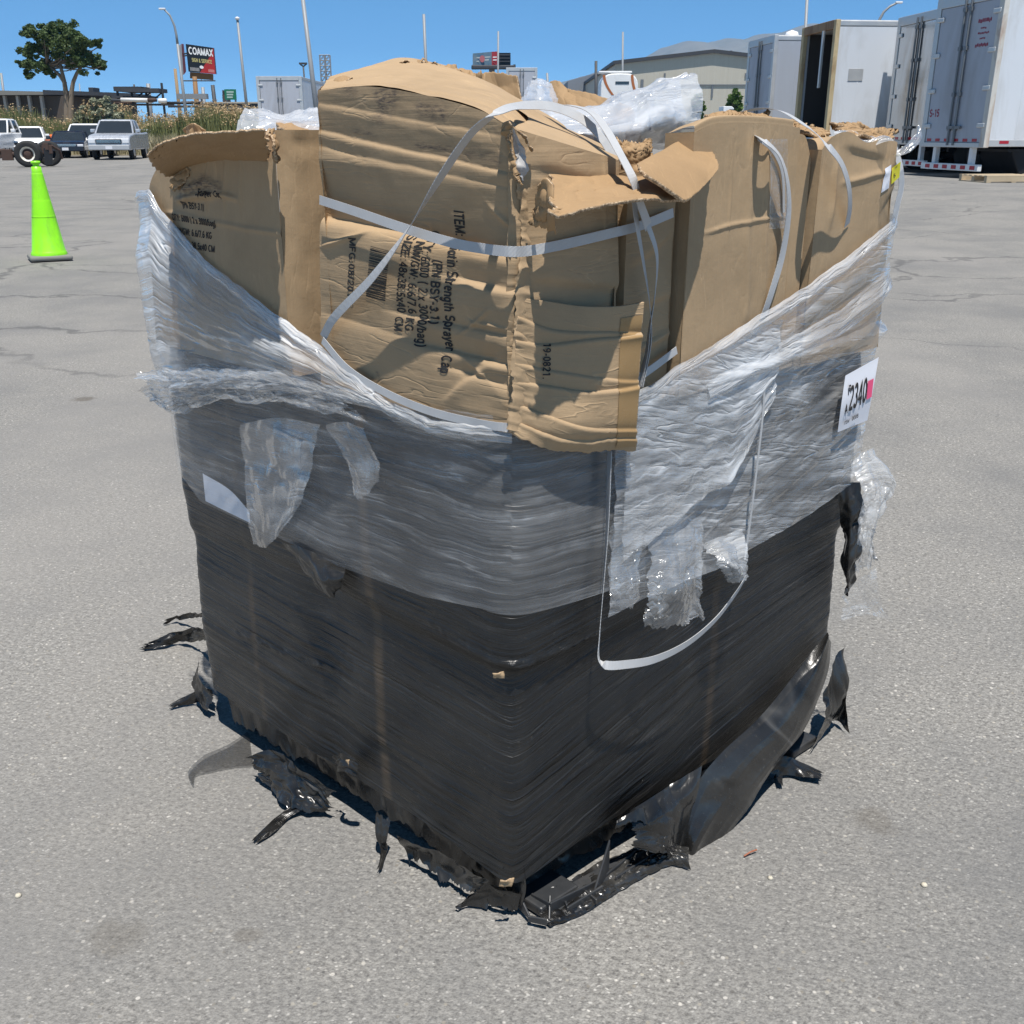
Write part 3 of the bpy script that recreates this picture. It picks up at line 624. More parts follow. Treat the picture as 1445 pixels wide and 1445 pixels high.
class Panel:
    """One side of a box: an outline in face coordinates, creased; eval() gives the point at (a,z) so print can follow it."""
    def __init__(s, side, top, bot, items=(), w=0.0, wn=.0025, wf=16, seed=1, bulge=0.0, edge=None, tilt=None):
        s.side, s.items, s.w, s.wn, s.wf, s.seed, s.bulge, s.edge, s.tilt = side, px_items(side, items), w, wn, wf, seed, bulge, edge, tilt
        s.top = np.array([inv(side, *p) for p in top]); s.bot = np.array([inv(side, *p) if len(p) == 2 else p[1:] for p in bot], float)
        s.amin = min(s.top[:, 0].min(), s.bot[:, 0].min()); s.amax = max(s.top[:, 0].max(), s.bot[:, 0].max())
    def h(s, a, z):
        r = s.w+fsum(a, z, s.items)+s.wn*fb(a*s.wf, z*s.wf, 0, s.seed, 3)
        x = (a-s.amin)/(s.amax-s.amin)
        r = r+s.bulge*np.sin(np.pi*np.clip(x, 0, 1))
        if s.edge: r = r+s.edge(a, z)
        if s.tilt: r = r+s.tilt(a, z)
        return r
    def eval(s, a, z, off=0.0): return PLN(s.side, a, z, s.h(a, z)+off)
    def grid(s, nu, nv):
        q = surf([np.c_[s.top, 0*s.top[:, 0]], np.c_[s.bot, 0*s.bot[:, 0]]], nu, nv)
        a, z = q[..., 0], q[..., 1]
        s.a, s.z = a, z
        return s.eval(a, z)
    def px(s, off=.0009):
        def fn(q):
            az = np.array([inv(s.side, x, y, s.w) for x, y in q]); return s.eval(az[:, 0], az[:, 1], off)
        return fn
def join(name, parts, mat, parent=None, attrs=None):
    vs, fs, us, at, n = [], [], [], [], 0
    for it in parts:
        P, uv = it[0], it[1]; nv, nu = P.shape[:2]
        vs.append(P.reshape(-1, 3)); us.append(np.asarray(uv).reshape(-1, 2)); fs.append(gfaces(nv, nu, n)); n += nv*nu
        at.append(np.zeros(nv*nu) if len(it) < 3 else it[2].ravel())
    return mkobj(name, np.concatenate(vs), np.concatenate(fs), mat, parent, np.concatenate(us), True, {'stain': np.concatenate(at)})
def quadgrid(a, b, c, d, nu=12, nv=12):   # a b top edge, d c bottom edge
    P = surf([[a, b], [d, c]], nu, nv); return P, arcuv(P)
ZB = .867

# ---- the big crushed box at the near corner
def nedge(a, z):
    e = np.exp(-np.clip(a, 0, 9)/.035)
    return e*(.006*(ridge(a*9, z*34, 61, 2)-.62))-.008*np.exp(-np.clip(a, 0, 9)/.006)
big_items = [(640, 395, 735, 415, .004, .004, 's'), (690, 290, 720, 325, .004, .004, 'r'), (610, 455, 628, 405, .003, .003, 'r'), (455, 345, 520, 325, -.005, .003, 'v'), (630, 560, 700, 500, .004, .005, 's'), (648, 470, 690, 440, .003, .003, 'r'), (655, 505, 690, 540, -.003, .003, 'v'), (660, 455, 720, 470, .003, .003, 'r')]
def folds(side, L):
    it = []
    for (x0, y0, x1, y1, d, lu, ld) in L:
        a0, b0 = inv(side, x0, y0); a1, b1 = inv(side, x1, y1); it.append((a0, b0, (b1-b0)/(a1-a0), min(a0, a1), max(a0, a1), d, lu, ld))
    def fn(a, z):
        r = 0*a
        for a0, b0, m_, lo_, hi_, d, lu, ld in it:
            q = z-(b0+m_*(a-a0))-.003*fb(a*16, b0*40, 0, 7, 2)
            e = sst(lo_-.05, lo_+.05, a)*sst(hi_+.05, hi_-.03, a)
            r = r-d*e*np.where(q > 0, np.clip(1-q/lu, 0, 1), np.exp(np.clip(q, -1, 0)/ld))
        return r+.0007*fb(a*5, z*26, 0, 77, 3)
    return fn
big_folds = folds('L', [(452, 306, 735, 362, .017, .085, .006), (452, 184, 735, 248, .0045, .030, .003), (455, 208, 735, 270, .003, .016, .004), (460, 443, 735, 522, .003, .05, .006), (560, 440, 735, 478, .005, .03, .004), (600, 487, 735, 520, .007, .025, .004), (640, 520, 735, 552, .006, .02, .004), (640, 390, 735, 412, .005, .03, .004), (452, 146, 700, 190, .002, .015, .002)])
PL1 = Panel('L', [(449, 128), (520, 122), (600, 134), (680, 156), (738, 180)], [(0, .42, ZB), (0, .2, ZB), (0, 0.0, ZB)], big_items, .0, .0012, 14, 11, .004, nedge, big_folds)
PL1.bot = np.array([[.425, ZB], [.2, ZB], [0.0, ZB]])
PL1.top[-1, 0] = 0.0
def redge(a, z):
    e = np.exp(-np.clip(a, 0, 9)/.03); return e*(.006*(ridge(z*34, a*9, 62, 2)-.62))-.008*np.exp(-np.clip(a, 0, 9)/.006)
PR1 = Panel('R', [(738, 180), (800, 205), (872, 226)], [(0, 0, 0)], [(745, 232, 870, 262, .005, .01, 's'), (745, 250, 870, 275, -.004, .008, 'v'), (750, 395, 885, 408, .005, .008, 's'), (848, 235, 850, 330, -.004, .003, 'v')], .0, .0012, 14, 21, .004, redge)
PR1.top[0] = [0, PL1.top[-1, 1]]; PR1.bot = np.array([[0, ZB], [.1, ZB], [.205, ZB]])
gL = PL1.grid(260, 260); gR = PR1.grid(110, 220)
# grey rubbed marks on the left side, in pixels of the face
def stainmap(side, a, z, spots):
    r = 0*a
    for x0, y0, x1, y1, wd, am in spots:
        a0, b0 = inv(side, x0, y0); a1, b1 = inv(side, x1, y1)
        d = A3(a1-a0, b1-b0); L = np.hypot(*d)+1e-6; d = d/L
        x = (a-a0)*d[0]+(z-b0)*d[1]; y = -(a-a0)*d[1]+(z-b0)*d[0]
        r = r+am*sst(-.012, .006, x)*sst(L+.012, L-.006, x)*np.exp(-(y/wd)**2)
    return np.clip(r, 0, 1)
stn = stainmap('L', PL1.a, PL1.z, [(533, 135, 560, 137, .010, 1), (538, 150, 556, 152, .014, .9), (530, 165, 540, 168, .01, .6), (592, 152, 632, 162, .011, 1), (590, 205, 650, 212, .004, 1), (655, 214, 705, 226, .010, .55), (488, 128, 505, 130, .008, .7), (548, 124, 570, 130, .012, .4), (500, 185, 528, 190, .003, .7), (535, 526, 537, 530, .003, 1)])
TB = W(592, 82, 1.80); TBl = W(530, 92, 1.72)
top0 = gL[0]
rowback = np.stack([W(462, 110, 1.66), W(500, 97, 1.70), W(545, 85, 1.76), W(575, 80, 1.80), W(600, 84, 1.80)])
edge_r = gR[0]
# top: from the left-side edge back to the peak, the right edge falling to the right side
tr = [herm(top0[::8], 120), herm(np.stack([W(458, 120, 1.64), W(530, 110, 1.62), W(610, 117, 1.57), W(700, 137, 1.53), W(760, 176, 1.50)]), 120),
      herm(np.stack([W(461, 113, 1.66), W(520, 96, 1.72), W(590, 92, 1.74), W(680, 118, 1.68), W(800, 182, 1.58)]), 120),
      herm(np.stack([W(466, 109, 1.68), W(520, 91, 1.75), W(572, 80, 1.82), W(645, 96, 1.84), W(755, 150, 1.78)]), 120)]
gT = herm(np.stack(tr), 90)
# the right part of the top, down to the edge of the right side
c0 = herm(gT[:, -1], 90)
q = [c0, herm(np.stack([edge_r[0]*.0+top0[-1], *[edge_r[k] for k in (30, 60, 109)]]), 90)]
tr2 = [herm(np.stack([c0[0], edge_r[36], edge_r[72], edge_r[-1]]), 60)]
tr2 = [herm(edge_r[::6], 60), herm(np.stack([W(745, 165, 1.47), W(775, 178, 1.50), W(820, 196, 1.52), W(876, 222, 1.53)]), 60), herm(np.stack([W(700, 137, 1.53), W(760, 165, 1.58), W(820, 190, 1.60), W(880, 218, 1.60)]), 60)]
gT2 = herm(np.stack(tr2), 40)
uT = arcuv(gT); gT = gT+nrm(gT)*(.004*fb(uT[..., 0]*12, uT[..., 1]*12, 0, 5, 3)-.006*np.exp(-((uT[..., 1]-.035-.01*np.sin(uT[..., 0]*20))/.004)**2))[..., None]
bk = [W(462, 112, 1.66), W(592, 84, 1.80), W(755, 152, 1.72), W(876, 222, 1.60)]
lo = lambda p, z: A3(p[0], p[1], z)
hid = [quadgrid(gL[0, 0], W(466, 112, 1.70), lo(W(466, 112, 1.70), ZB), lo(gL[0, 0], ZB)), quadgrid(gR[0, -1], W(880, 222, 1.62), lo(W(880, 222, 1.62), ZB), lo(gR[0, -1], ZB)),
       quadgrid(W(466, 112, 1.70), W(755, 152, 1.76), lo(W(755, 152, 1.76), ZB), lo(W(466, 112, 1.70), ZB))]
box1 = join('cardboard_box', [(gL, np.stack([PL1.a, PL1.z], -1), stn), (gR, np.stack([PR1.a, PR1.z], -1)), (gT, arcuv(gT)), (gT2, arcuv(gT2))]+hid, M_card_h)
tag(box1, 'crushed cardboard box on the near corner of the load, ITEM text running sideways', 'box', 'cardboard boxes on the pallet')
# print on it
fnL = PL1.px(); fnR = PR1.px()
UPX = np.array([13.5, -2.0])
letter('printed_text', 'ITEM: Biotin Strength Sprayer Cap', fnL, M_ink, box1, (637, 297), (623, 526), (14, 2), .02, .15)
letter('printed_text', '(PN BSY-3.1)', fnL, M_ink, box1, (614, 366), (606, 456), (13, 2), .02, .15)
letter('printed_text', 'QTY: 6000 ( 2 x 3000/bag)', fnL, M_ink, box1, (600, 326), (588, 488), (13, 2), .012, .15)
letter('printed_text', 'NW/GW: 6.6/7.6 KG', fnL, M_ink, box1, (587, 340), (572, 466), (12, 2), .012, .15)
letter('printed_text', 'SIZE: 48x38.5x40 CM', fnL, M_ink, box1, (572, 330), (557, 466), (12, 2), .012, .15)
letter('printed_text', 'MFG:08/2019', fnL, M_ink, box1, (496, 335), (491, 428), (9, 1), .015, .15)
letter('printed_text', '19-0821.', fnR, M_ink, box1, (763, 486), (762, 534), (11, -1), .015, .15) if False else None
rb = random.Random(3); vs, fs = [], []; t = 0.0
while t < 1.0:
    bw = rb.choice([.010, .010, .018, .026]); 
    if t+bw > 1: break
    a = A3(526, 347)*(1-t)+A3(519, 418)*t; b = a+(A3(527, 347)-A3(526, 347))
    d = (A3(519, 418)-A3(526, 347))*bw; k = len(vs)
    for i in range(9):
        q0 = A3(526, 347)*(1-t)+A3(519, 418)*t+A3(27, 7)*(i/8); vs += [q0, q0+d]
    fs += [[k+2*i, k+2*i+1, k+2*i+3, k+2*i+2] for i in range(8)]
    t += bw+rb.choice([.010, .014, .022])
mkobj('barcode', fnL(np.array(vs)), fs, M_ink, box1, None, False)
# torn slit at its upper near corner, with the grey lining in it
sheet('torn_lining', [[PL1.eval(*[np.array(x) for x in inv('L', 716, 186)], .004), A3(*Rp(722, 178, .012)), Rp(742, 208, .004)],
                      [PL1.eval(*[np.array(x) for x in inv('L', 722, 222)], .004), A3(*Rp(730, 222, .010)), Rp(746, 232, .004)],
                      [PL1.eval(*[np.array(x) for x in inv('L', 731, 255)], .006), A3(*Rp(738, 256, .008)), Rp(743, 258, .006)]], M_liner, box1, 30, 40, amp=.006, freq=40, cre=.012, cfreq=30, seed=3, torn='lr', tamp=.2)
sheet('torn_edge', [[Lp(706, 176, .006), Lp(716, 172, .02), Lp(728, 180, .024)], [Lp(712, 200, .006), Lp(719, 200, .014), Lp(724, 204, .012)], [Lp(720, 228, .006), Lp(725, 230, .014), Lp(729, 232, .01)], [Lp(730, 262, .004), Lp(735, 262, .010), Lp(738, 264, .004)]], M_card_in, box1, 24, 60, cre=.012, cfreq=60, seed=4, torn='lr', tamp=.4, tfreq=14, thick=.002)
sheet('torn_edge', [[Rp(726, 176, .012), Rp(745, 200, .016), Rp(752, 212, .014)], [Rp(728, 182, .006), Rp(744, 208, .006), Rp(749, 218, .006)]], M_card_in, box1, 40, 10, cre=.010, cfreq=60, seed=5, torn='b', tamp=.5, tfreq=14, thick=.002)
# torn rim along its peak
sheet('torn_edge', [[W(562, 86, 1.79), W(580, 78, 1.80), W(605, 80, 1.80), W(640, 92, 1.80), W(665, 110, 1.78)], [W(566, 92, 1.74), W(590, 92, 1.75), W(615, 95, 1.76), W(645, 102, 1.76), W(668, 116, 1.75)]], M_card_in, box1, 90, 16, amp=.008, freq=30, cre=.016, cfreq=30, seed=6, torn='tb', tamp=.6, tfreq=9, thick=.002)
sheet('torn_edge', [[W(452, 152, 1.66), W(455, 125, 1.66), W(472, 110, 1.66), W(495, 104, 1.67)], [W(446, 160, 1.64), W(462, 133, 1.63), W(480, 118, 1.63), W(498, 110, 1.64)]], M_card_in, box1, 60, 14, amp=.006, freq=30, cre=.014, cfreq=30, seed=7, torn='tb', tamp=.4, thick=.002)
# the flap sticking out of its right side
sheet('torn_flap', [[Rp(768, 250, .01), Rp(800, 250, .006), Rp(870, 250, .004), Rp(940, 252, .004), Rp(952, 258, .004)],
                    [Rp(760, 262, .05), Rp(800, 270, .05), Rp(862, 268, .05), Rp(930, 266, .05), Rp(957, 274, .03)],
                    [Rp(762, 295, .085), Rp(790, 312, .105), Rp(832, 300, .115), Rp(885, 284, .115), Rp(961, 286, .07)]],
      M_card_in, box1, 110, 50, amp=.002, freq=14, cre=.007, cfreq=16, seed=9, torn='lb', tamp=.10, tfreq=7, thick=.004)
sheet('torn_flap', [[Rp(756, 262, .03), Rp(775, 252, .05), Rp(785, 262, .065)], [Rp(758, 285, .02), Rp(768, 290, .045), Rp(785, 290, .07)], [Rp(740, 318, .004), Rp(755, 322, .02), Rp(785, 335, .04)]], M_card_in, box1, 30, 40, cre=.016, cfreq=22, seed=19, torn='lb', tamp=.2, thick=.004)
# the lower flap that hangs over the wrap
def lowrow(y0, y1, y2, ws): return [Rp(724, y0, ws[0]), Rp(760, (y0+y1)/2, ws[1]), Rp(820, y1, ws[2]), Rp(870, (y1+y2)/2, ws[3]), Rp(905, y2, ws[4])]
lf_rows = [[Rp(731, 420, .003), Rp(772, 425, .006), Rp(820, 432, .018), Rp(870, 432, .034), Rp(908, 426, .048)],
           [Rp(727, 470, .003), Rp(770, 480, .010), Rp(820, 482, .024), Rp(870, 478, .036), Rp(905, 472, .048)],
           [Rp(724, 530, .004), Rp(765, 540, .014), Rp(820, 545, .030), Rp(866, 540, .038), Rp(901, 536, .046)],
           [Rp(721, 588, .005), Rp(758, 600, .020), Rp(812, 608, .036), Rp(862, 606, .040), Rp(898, 604, .044)],
           [Rp(719, 608, .010), Rp(745, 624, .018), Rp(790, 636, .022), Rp(850, 636, .030), Rp(896, 634, .036)]]
def crease_lf(P, uv):
    x, y = uv[..., 0], uv[..., 1]; r = 0
    for k, (y0, sl_, am) in enumerate([(.025, .1, .005), (.055, -.05, .006), (.085, .1, .004), (.115, 0, .006), (.15, .12, .005), (.178, .05, .006)]):
        d = y-(y0+sl_*x+.003*np.sin(x*30+k)); r = r+am*np.tanh(d/.0018)*np.exp(-np.abs(d)/.007)
    r = r+.008*np.exp(-x/.03)*(ridge(x*20, y*60, 71)-.5)
    return r
D = surf(lf_rows, 140, 160); uvl = arcuv(D); D2 = D+nrm(D)*((-1 if (nrm(D)[80, 70]@NR3) < 0 else 1)*(.55*crease_lf(D, uvl)+.001*fb(uvl[..., 0]*16, uvl[..., 1]*16, 0, 3, 3)))[..., None]
jag = .004*np.stack([0*uvl[..., 0], 0*uvl[..., 0], fb(uvl[..., 0]*70, 0, 0, 4, 3)], -1)*sst(.17, .2, uvl[..., 1])[..., None]
flap = gridobj('hanging_flap', D2+jag, M_card_h, box1, uvl, True, .004)
# crumpled ridge down the near edge
sheet('crushed_edge', [[Rp(724, 262, .000), Rp(729, 300, .0), Rp(728, 350, .0), Rp(723, 420, .001), Rp(719, 500, .001), Rp(715, 560, .001), Rp(712, 604, .001)],
                       [Rp(733, 258, .004), Rp(738, 300, .003), Rp(737, 350, .003), Rp(733, 420, .005), Rp(729, 500, .007), Rp(725, 560, .009), Rp(721, 607, .011)],
                       [Rp(744, 262, -.001), Rp(750, 300, -.001), Rp(752, 350, -.001), Rp(752, 420, .002), Rp(750, 500, .006), Rp(748, 560, .010), Rp(742, 612, .012)]], M_card_h, box1, 150, 24, amp=.001, freq=60, cre=.006, cfreq=32, seed=29, torn='tb', tamp=.25, tfreq=24, sx=1.6, sy=.5)
# print on the hanging flap
def fnflap(q):
    src = np.array([(724+(905-724)*u, 430+(634-430)*v) for v in np.linspace(0, 1, 160) for u in np.linspace(0, 1, 140)])
    out = []
    Pd = D2.reshape(-1, 3); dd = Pd-A3(0, 0, HC); f = dd@A3(0, CT, -ST); X = CX+FPX*dd[:, 0]/f; Y = CX-FPX*(dd@A3(0, ST, CT))/f
    for x, y in q:
        k = np.argsort((X-x)**2+(Y-y)**2)[:4]; wgt = 1/((X[k]-x)**2+(Y[k]-y)**2+.05); p = (Pd[k]*wgt[:, None]).sum(0)/wgt.sum()
        dr = ray(x, y); t = ((p-A3(0, 0, HC))@NR3)/(dr@NR3); out.append(A3(0, 0, HC)+dr*t+NR3*.004)
    return np.array(out)
letter('printed_text', '19-0821.', fnflap, M_ink, box1, (764, 484), (763, 534), (11, 0), .015, .2)
tape = surf([[D2[25, 116]+NR3*.004, D2[25, 139]+NR3*.004], [D2[80, 116]+NR3*.004, D2[80, 139]+NR3*.004], [D2[155, 116]+NR3*.004, D2[155, 139]+NR3*.004]], 10, 40)
M_tape = pmat('brown_packing_tape', (.33, .21, .095), .3, .08, 20)
tp = D2[14:156, 114:138]+NR3*.0034
gridobj('packing_tape', tp, M_tape, flap)

# ---- grey-shaded box just behind it on the right side
PR2 = Panel('R', [(880, 240), (918, 250), (956, 258)], [(0, 0, 0)], [(890, 380, 950, 330, .004, .006, 's'), (890, 440, 950, 415, .004, .006, 's'), (890, 500, 950, 465, .005, .006, 'r')], -.004, .0012, 12, 31, .004)
PR2.bot = np.array([[.212, ZB], [.27, ZB], [.318, ZB]]); PR2.top[:, 0] = [.212, .265, .318]
g2 = PR2.grid(60, 140); bl = [A3(*p) for p in (g2[0, 0], g2[0, -1])]
bk2 = [bl[0]+A3(U[0], U[1], 0)*.36, bl[1]+A3(U[0], U[1], 0)*.36]
box2 = join('cardboard_box', [(g2, np.stack([PR2.a, PR2.z], -1)), quadgrid(bl[1], bk2[1], lo(bk2[1], ZB), lo(bl[1], ZB)), quadgrid(bl[0], bk2[0], lo(bk2[0], ZB), lo(bl[0], ZB)), quadgrid(bk2[0], bk2[1], bl[1], bl[0]), quadgrid(bk2[0], bk2[1], lo(bk2[1], ZB), lo(bk2[0], ZB))], M_card_h)
tag(box2, 'narrow shaded cardboard box right behind the crushed corner box, thin strap loops before it', 'box', 'cardboard boxes on the pallet')
sheet('torn_flap', [[W(872, 188, 1.60), W(880, 190, 1.58), W(897, 200, 1.56), W(918, 185, 1.60)], [W(868, 215, 1.56), W(885, 216, 1.54), W(900, 215, 1.54), W(920, 205, 1.58)], [W(880, 250, 1.53), W(900, 250, 1.52), W(915, 240, 1.53), W(925, 230, 1.56)]], M_card_in, box2, 50, 40, amp=.01, freq=24, cre=.010, cfreq=24, seed=33, torn='tr', tamp=.3, thick=.003)

# ---- the tall box in the middle of the right side
def trow(p): return p
PR3 = Panel('R', [(958, 222), (985, 192), (1040, 186), (1098, 190), (1136, 186)], [(0, 0, 0)],
            [(1050, 195, 1046, 460, .004, .010, 'r'), (1076, 200, 1072, 430, -.004, .004, 'v'), (985, 325, 1105, 305, .002, .003, 'r'), (1025, 195, 1020, 330, .002, .002, 'r')], .004, .0014, 10, 41, .008)
zt = PR3.top.copy(); PR3.top = np.array([[.332, 1.25], [.37, 1.262], [.45, 1.265], [.55, 1.262], [.60, 1.258]]); PR3.bot = np.array([[.33, ZB], [.45, ZB], [.60, ZB]])
g3 = PR3.grid(120, 160)
in3 = A3(U[0], U[1], 0)*.05
rim = surf([g3[0, ::10], g3[0, ::10]+in3*.04+A3(0, 0, .010), g3[0, ::10]+in3*.9], 80, 40)
box3 = join('cardboard_box', [(g3, np.stack([PR3.a, PR3.z], -1)), (rim, arcuv(rim)), quadgrid(g3[0, 0], g3[0, 0]+in3, lo(g3[0, 0]+in3, ZB), lo(g3[0, 0], ZB)), quadgrid(g3[0, -1], g3[0, -1]+in3, lo(g3[0, -1]+in3, ZB), lo(g3[0, -1], ZB)), quadgrid(g3[0, 0]+in3, g3[0, -1]+in3, lo(g3[0, -1]+in3, ZB), lo(g3[0, 0]+in3, ZB))], M_card_v)
tag(box3, 'tall cardboard box in the middle of the right side under two white straps', 'box', 'cardboard boxes on the pallet')
sheet('torn_flap', [[Rp(897, 235, .035), Rp(930, 217, .01), Rp(966, 199, -.02), Rp(1006, 206, -.01)],
                    [Rp(900, 240, .06), Rp(932, 240, .05), Rp(968, 240, .05), Rp(1013, 226, .03)],
                    [Rp(903, 246, .08), Rp(934, 265, .09), Rp(967, 286, .10), Rp(1015, 240, .05)]], M_card_in, box3, 90, 60, amp=.002, freq=12, cre=.003, cfreq=9, seed=43, torn='lrb', tamp=.05, tfreq=8, thick=.005)
sheet('torn_edge', [[Rp(985, 178, -.02), Rp(1000, 186, -.02), Rp(1012, 200, -.01)], [Rp(980, 200, .0), Rp(996, 206, .0), Rp(1018, 222, .0)]], M_card_in, box3, 40, 16, cre=.014, cfreq=40, seed=44, torn='tb', tamp=.5, thick=.003)
sheet('torn_edge', [[Rp(985, 178, -.06), Rp(1020, 177, -.06), Rp(1060, 182, -.06)], [Rp(985, 188, .004), Rp(1020, 186, .008), Rp(1062, 188, .006)]], M_card_in, box3, 70, 16, amp=.004, freq=30, cre=.014, cfreq=40, seed=45, torn='b', tamp=.4, thick=.003)
sheet('top_flap', [[W(985, 168, 2.0), W(1020, 158, 2.0), W(1060, 157, 2.0), W(1096, 160, 2.0)], [W(984, 178, 1.86), W(1020, 176, 1.86), W(1055, 175, 1.86), W(1096, 176, 1.86)]], M_card_in, box3, 80, 20, amp=.010, freq=16, cre=.012, cfreq=18, seed=46, torn='tlr', tamp=.25, thick=.006)
M_cleartape = clearfilm('clear_packing_tape', .06, .12, .1, 20, 30, bst=.3, gloss=.08, fold=20, fl=.1, lo=.03, hi=.3)
qt = np.array([[inv('R', x, y) for x in (1078, 1092, 1105)] for y in (196, 250, 322)])
qt = surf([np.c_[r, 0*r[:, 0]] for r in qt], 20, 60); gridobj('packing_tape', PR3.eval(qt[..., 0], qt[..., 1], .002), M_cleartape, box3)

# ---- narrow box edge and the far right box
PR4 = Panel('R', [(1140, 192), (1162, 212)], [(0, 0, 0)], [(1150, 240, 1146, 380, .003, .004, 'r')], -.004, .001, 12, 51)
PR4.top = np.array([[.607, 1.25], [.63, 1.245], [.652, 1.21]]); PR4.bot = np.array([[.607, ZB], [.63, ZB], [.652, ZB]])
g4 = PR4.grid(30, 100)
box4 = join('cardboard_box', [(g4, np.stack([PR4.a, PR4.z], -1)), quadgrid(g4[0, 0]+in3, g4[0, -1]+in3, g4[0, -1], g4[0, 0]), quadgrid(g4[0, -1], g4[0, -1]+in3, lo(g4[0, -1]+in3, ZB), lo(g4[0, -1], ZB))], M_card_v)
tag(box4, 'thin strip of a cardboard box between the tall box and the labelled box', 'box', 'cardboard boxes on the pallet')
PR5 = Panel('R', [(1163, 225), (1270, 200)], [(0, 0, 0)], [(1185, 260, 1250, 240, -.004, .005, 'v'), (1190, 210, 1245, 222, .003, .006, 's'), (1176, 215, 1166, 320, -.005, .006, 'v'), (1240, 300, 1262, 260, .004, .006, 's')], .002, .0018, 11, 61, .008)
PR5.top = np.array([[.662, 1.225], [.69, 1.245], [.74, 1.252], [.80, 1.235], [.86, 1.245], [.905, 1.235]]); PR5.bot = np.array([[.660, ZB], [.8, ZB], [.925, ZB]])
g5 = PR5.grid(110, 150); in5 = A3(U[0], U[1], 0)*.20
side5 = surf([[g5[0, -1], g5[0, -1]+A3(V[0], V[1], 0)*.02+in5*.08, g5[0, -1]+in5], [lo(g5[0, -1], ZB), lo(g5[0, -1]+in5*.1, ZB), lo(g5[0, -1]+in5, ZB)]], 30, 40)
rim5 = surf([g5[0, ::10], g5[0, ::10]+in5*.06-A3(0, 0, .006), g5[0, ::10]+in5*.9-A3(0, 0, .02)], 60, 20)
box5 = join('cardboard_box', [(g5, np.stack([PR5.a, PR5.z], -1)), (side5, arcuv(side5)), (rim5, arcuv(rim5)), quadgrid(g5[0, 0], g5[0, 0]+in5, lo(g5[0, 0]+in5, ZB), lo(g5[0, 0], ZB))], M_card_v)
tag(box5, 'dented cardboard box at the far right corner with a yellow sticker and a white sticker', 'box', 'cardboard boxes on the pallet')
sheet('top_flap', [[W(1165, 178, 2.0), W(1200, 176, 2.0), W(1240, 182, 2.05), W(1275, 180, 2.1)], [Rp(1180, 190, -.02), Rp(1215, 192, -.02), Rp(1245, 198, -.02), Rp(1268, 200, -.02)]], M_card_in, box5, 60, 24, amp=.010, freq=16, cre=.012, cfreq=18, seed=56, torn='tlr', tamp=.25, thick=.005)
sheet('top_flap', [[W(1105, 172, 2.02), W(1140, 176, 2.02), W(1180, 186, 2.0)], [W(1108, 186, 1.85), W(1140, 190, 1.85), W(1172, 200, 1.83)]], M_card_in, box5, 50, 24, amp=.010, freq=16, cre=.010, cfreq=18, seed=57, torn='tlr', tamp=.25, thick=.005)
def sticker(panel, quad, mat, parent, off=.002, n=12):
    az = [inv('R', *p) for p in quad]
    q_ = surf([[list(az[0])+[0], list(az[1])+[0]], [list(az[3])+[0], list(az[2])+[0]]], n, n)
    return gridobj('sticker', panel.eval(q_[..., 0], q_[..., 1], off), mat, parent)
sticker(PR5, [(1244, 238), (1254, 232), (1249, 265), (1238, 272)], M_paper, box5)
st_y = sticker(PR5, [(1255, 237), (1268, 228), (1266, 250), (1253, 260)], M_yellow, box5)
f5 = PR5.px(.003)
letter('sticker_text', 'MB', f5, M_ink, st_y, (1260, 238.5), (1264, 236), (0, -3), -.02, 0); letter('sticker_text', '5', f5, M_ink, st_y, (1258, 251), (1261, 249), (0, -5), .02, 0)

# ---- the left box
PA = Panel('L', [(0, 0), (1, 1)], [(0, 0, 0)], [(300, 210, 296, 300, .004, .004, 'r'), (325, 205, 322, 300, .004, .004, 'r'), (345, 205, 343, 300, .004, .004, 'r'), (275, 220, 272, 290, .004, .004, 'r'), (262, 270, 300, 255, -.010, .006, 'v'), (300, 255, 320, 268, -.008, .006, 'v'), (255, 280, 310, 272, .010, .006, 'r'), (310, 272, 340, 282, .006, .004, 'r'), (240, 300, 400, 330, .0025, .004, 'r'), (400, 200, 402, 300, .004, .004, 'r')], .0, .0014, 11, 71, .008)
PA.top = np.array([[.93, 1.10], [.90, 1.165], [.84, 1.205], [.74, 1.235], [.6, 1.25], [.505, 1.255]]); PA.bot = np.array([[.955, ZB], [.7, ZB], [.505, ZB]])
PA.amin, PA.amax = .505, .955
gA = PA.grid(150, 160); inA = A3(V[0], V[1], 0)
stA = stainmap('L', PA.a, PA.z, [(262, 272, 300, 256, .012, .9), (290, 258, 318, 262, .010, .8)])
sA = surf([[gA[0, -1], gA[0, -1]+inA*.03+A3(-U[0], -U[1], 0)*.012, gA[0, -1]+inA*.44], [lo(gA[0, -1], ZB), lo(gA[0, -1], ZB)+inA*.03, lo(gA[0, -1], ZB)+inA*.44]], 60, 60)
uA = arcuv(sA); sA = sA+nrm(sA)*(.004*fb(uA[..., 0]*14, uA[..., 1]*9, 0, 8, 3)+.008*sst(.08, 0, uA[..., 1])*(ridge(uA[..., 0]*22, uA[..., 1]*20, 9)-.5))[..., None]
box6 = join('cardboard_box', [(gA, np.stack([PA.a, PA.z], -1), stA), (sA, uA), quadgrid(gA[0, 0], gA[0, 0]+inA*.44, lo(gA[0, 0]+inA*.44, ZB), lo(gA[0, 0], ZB)), quadgrid(gA[0, 0]+inA*.44, gA[0, -1]+inA*.44, lo(gA[0, -1]+inA*.44, ZB), lo(gA[0, 0]+inA*.44, ZB)), quadgrid(gA[60, 0]+inA*.44, gA[60, -1]+inA*.44, gA[60, -1], gA[60, 0])], M_card_v)
tag(box6, 'open cardboard box at the far left, its torn flap leaning out over printed text', 'box', 'cardboard boxes on the pallet')
fA = PA.px()
letter('printed_text', 'Sprayer Cap', fA, M_ink, box6, (289, 275), (321, 279), (0, -9.5), .022, .2)
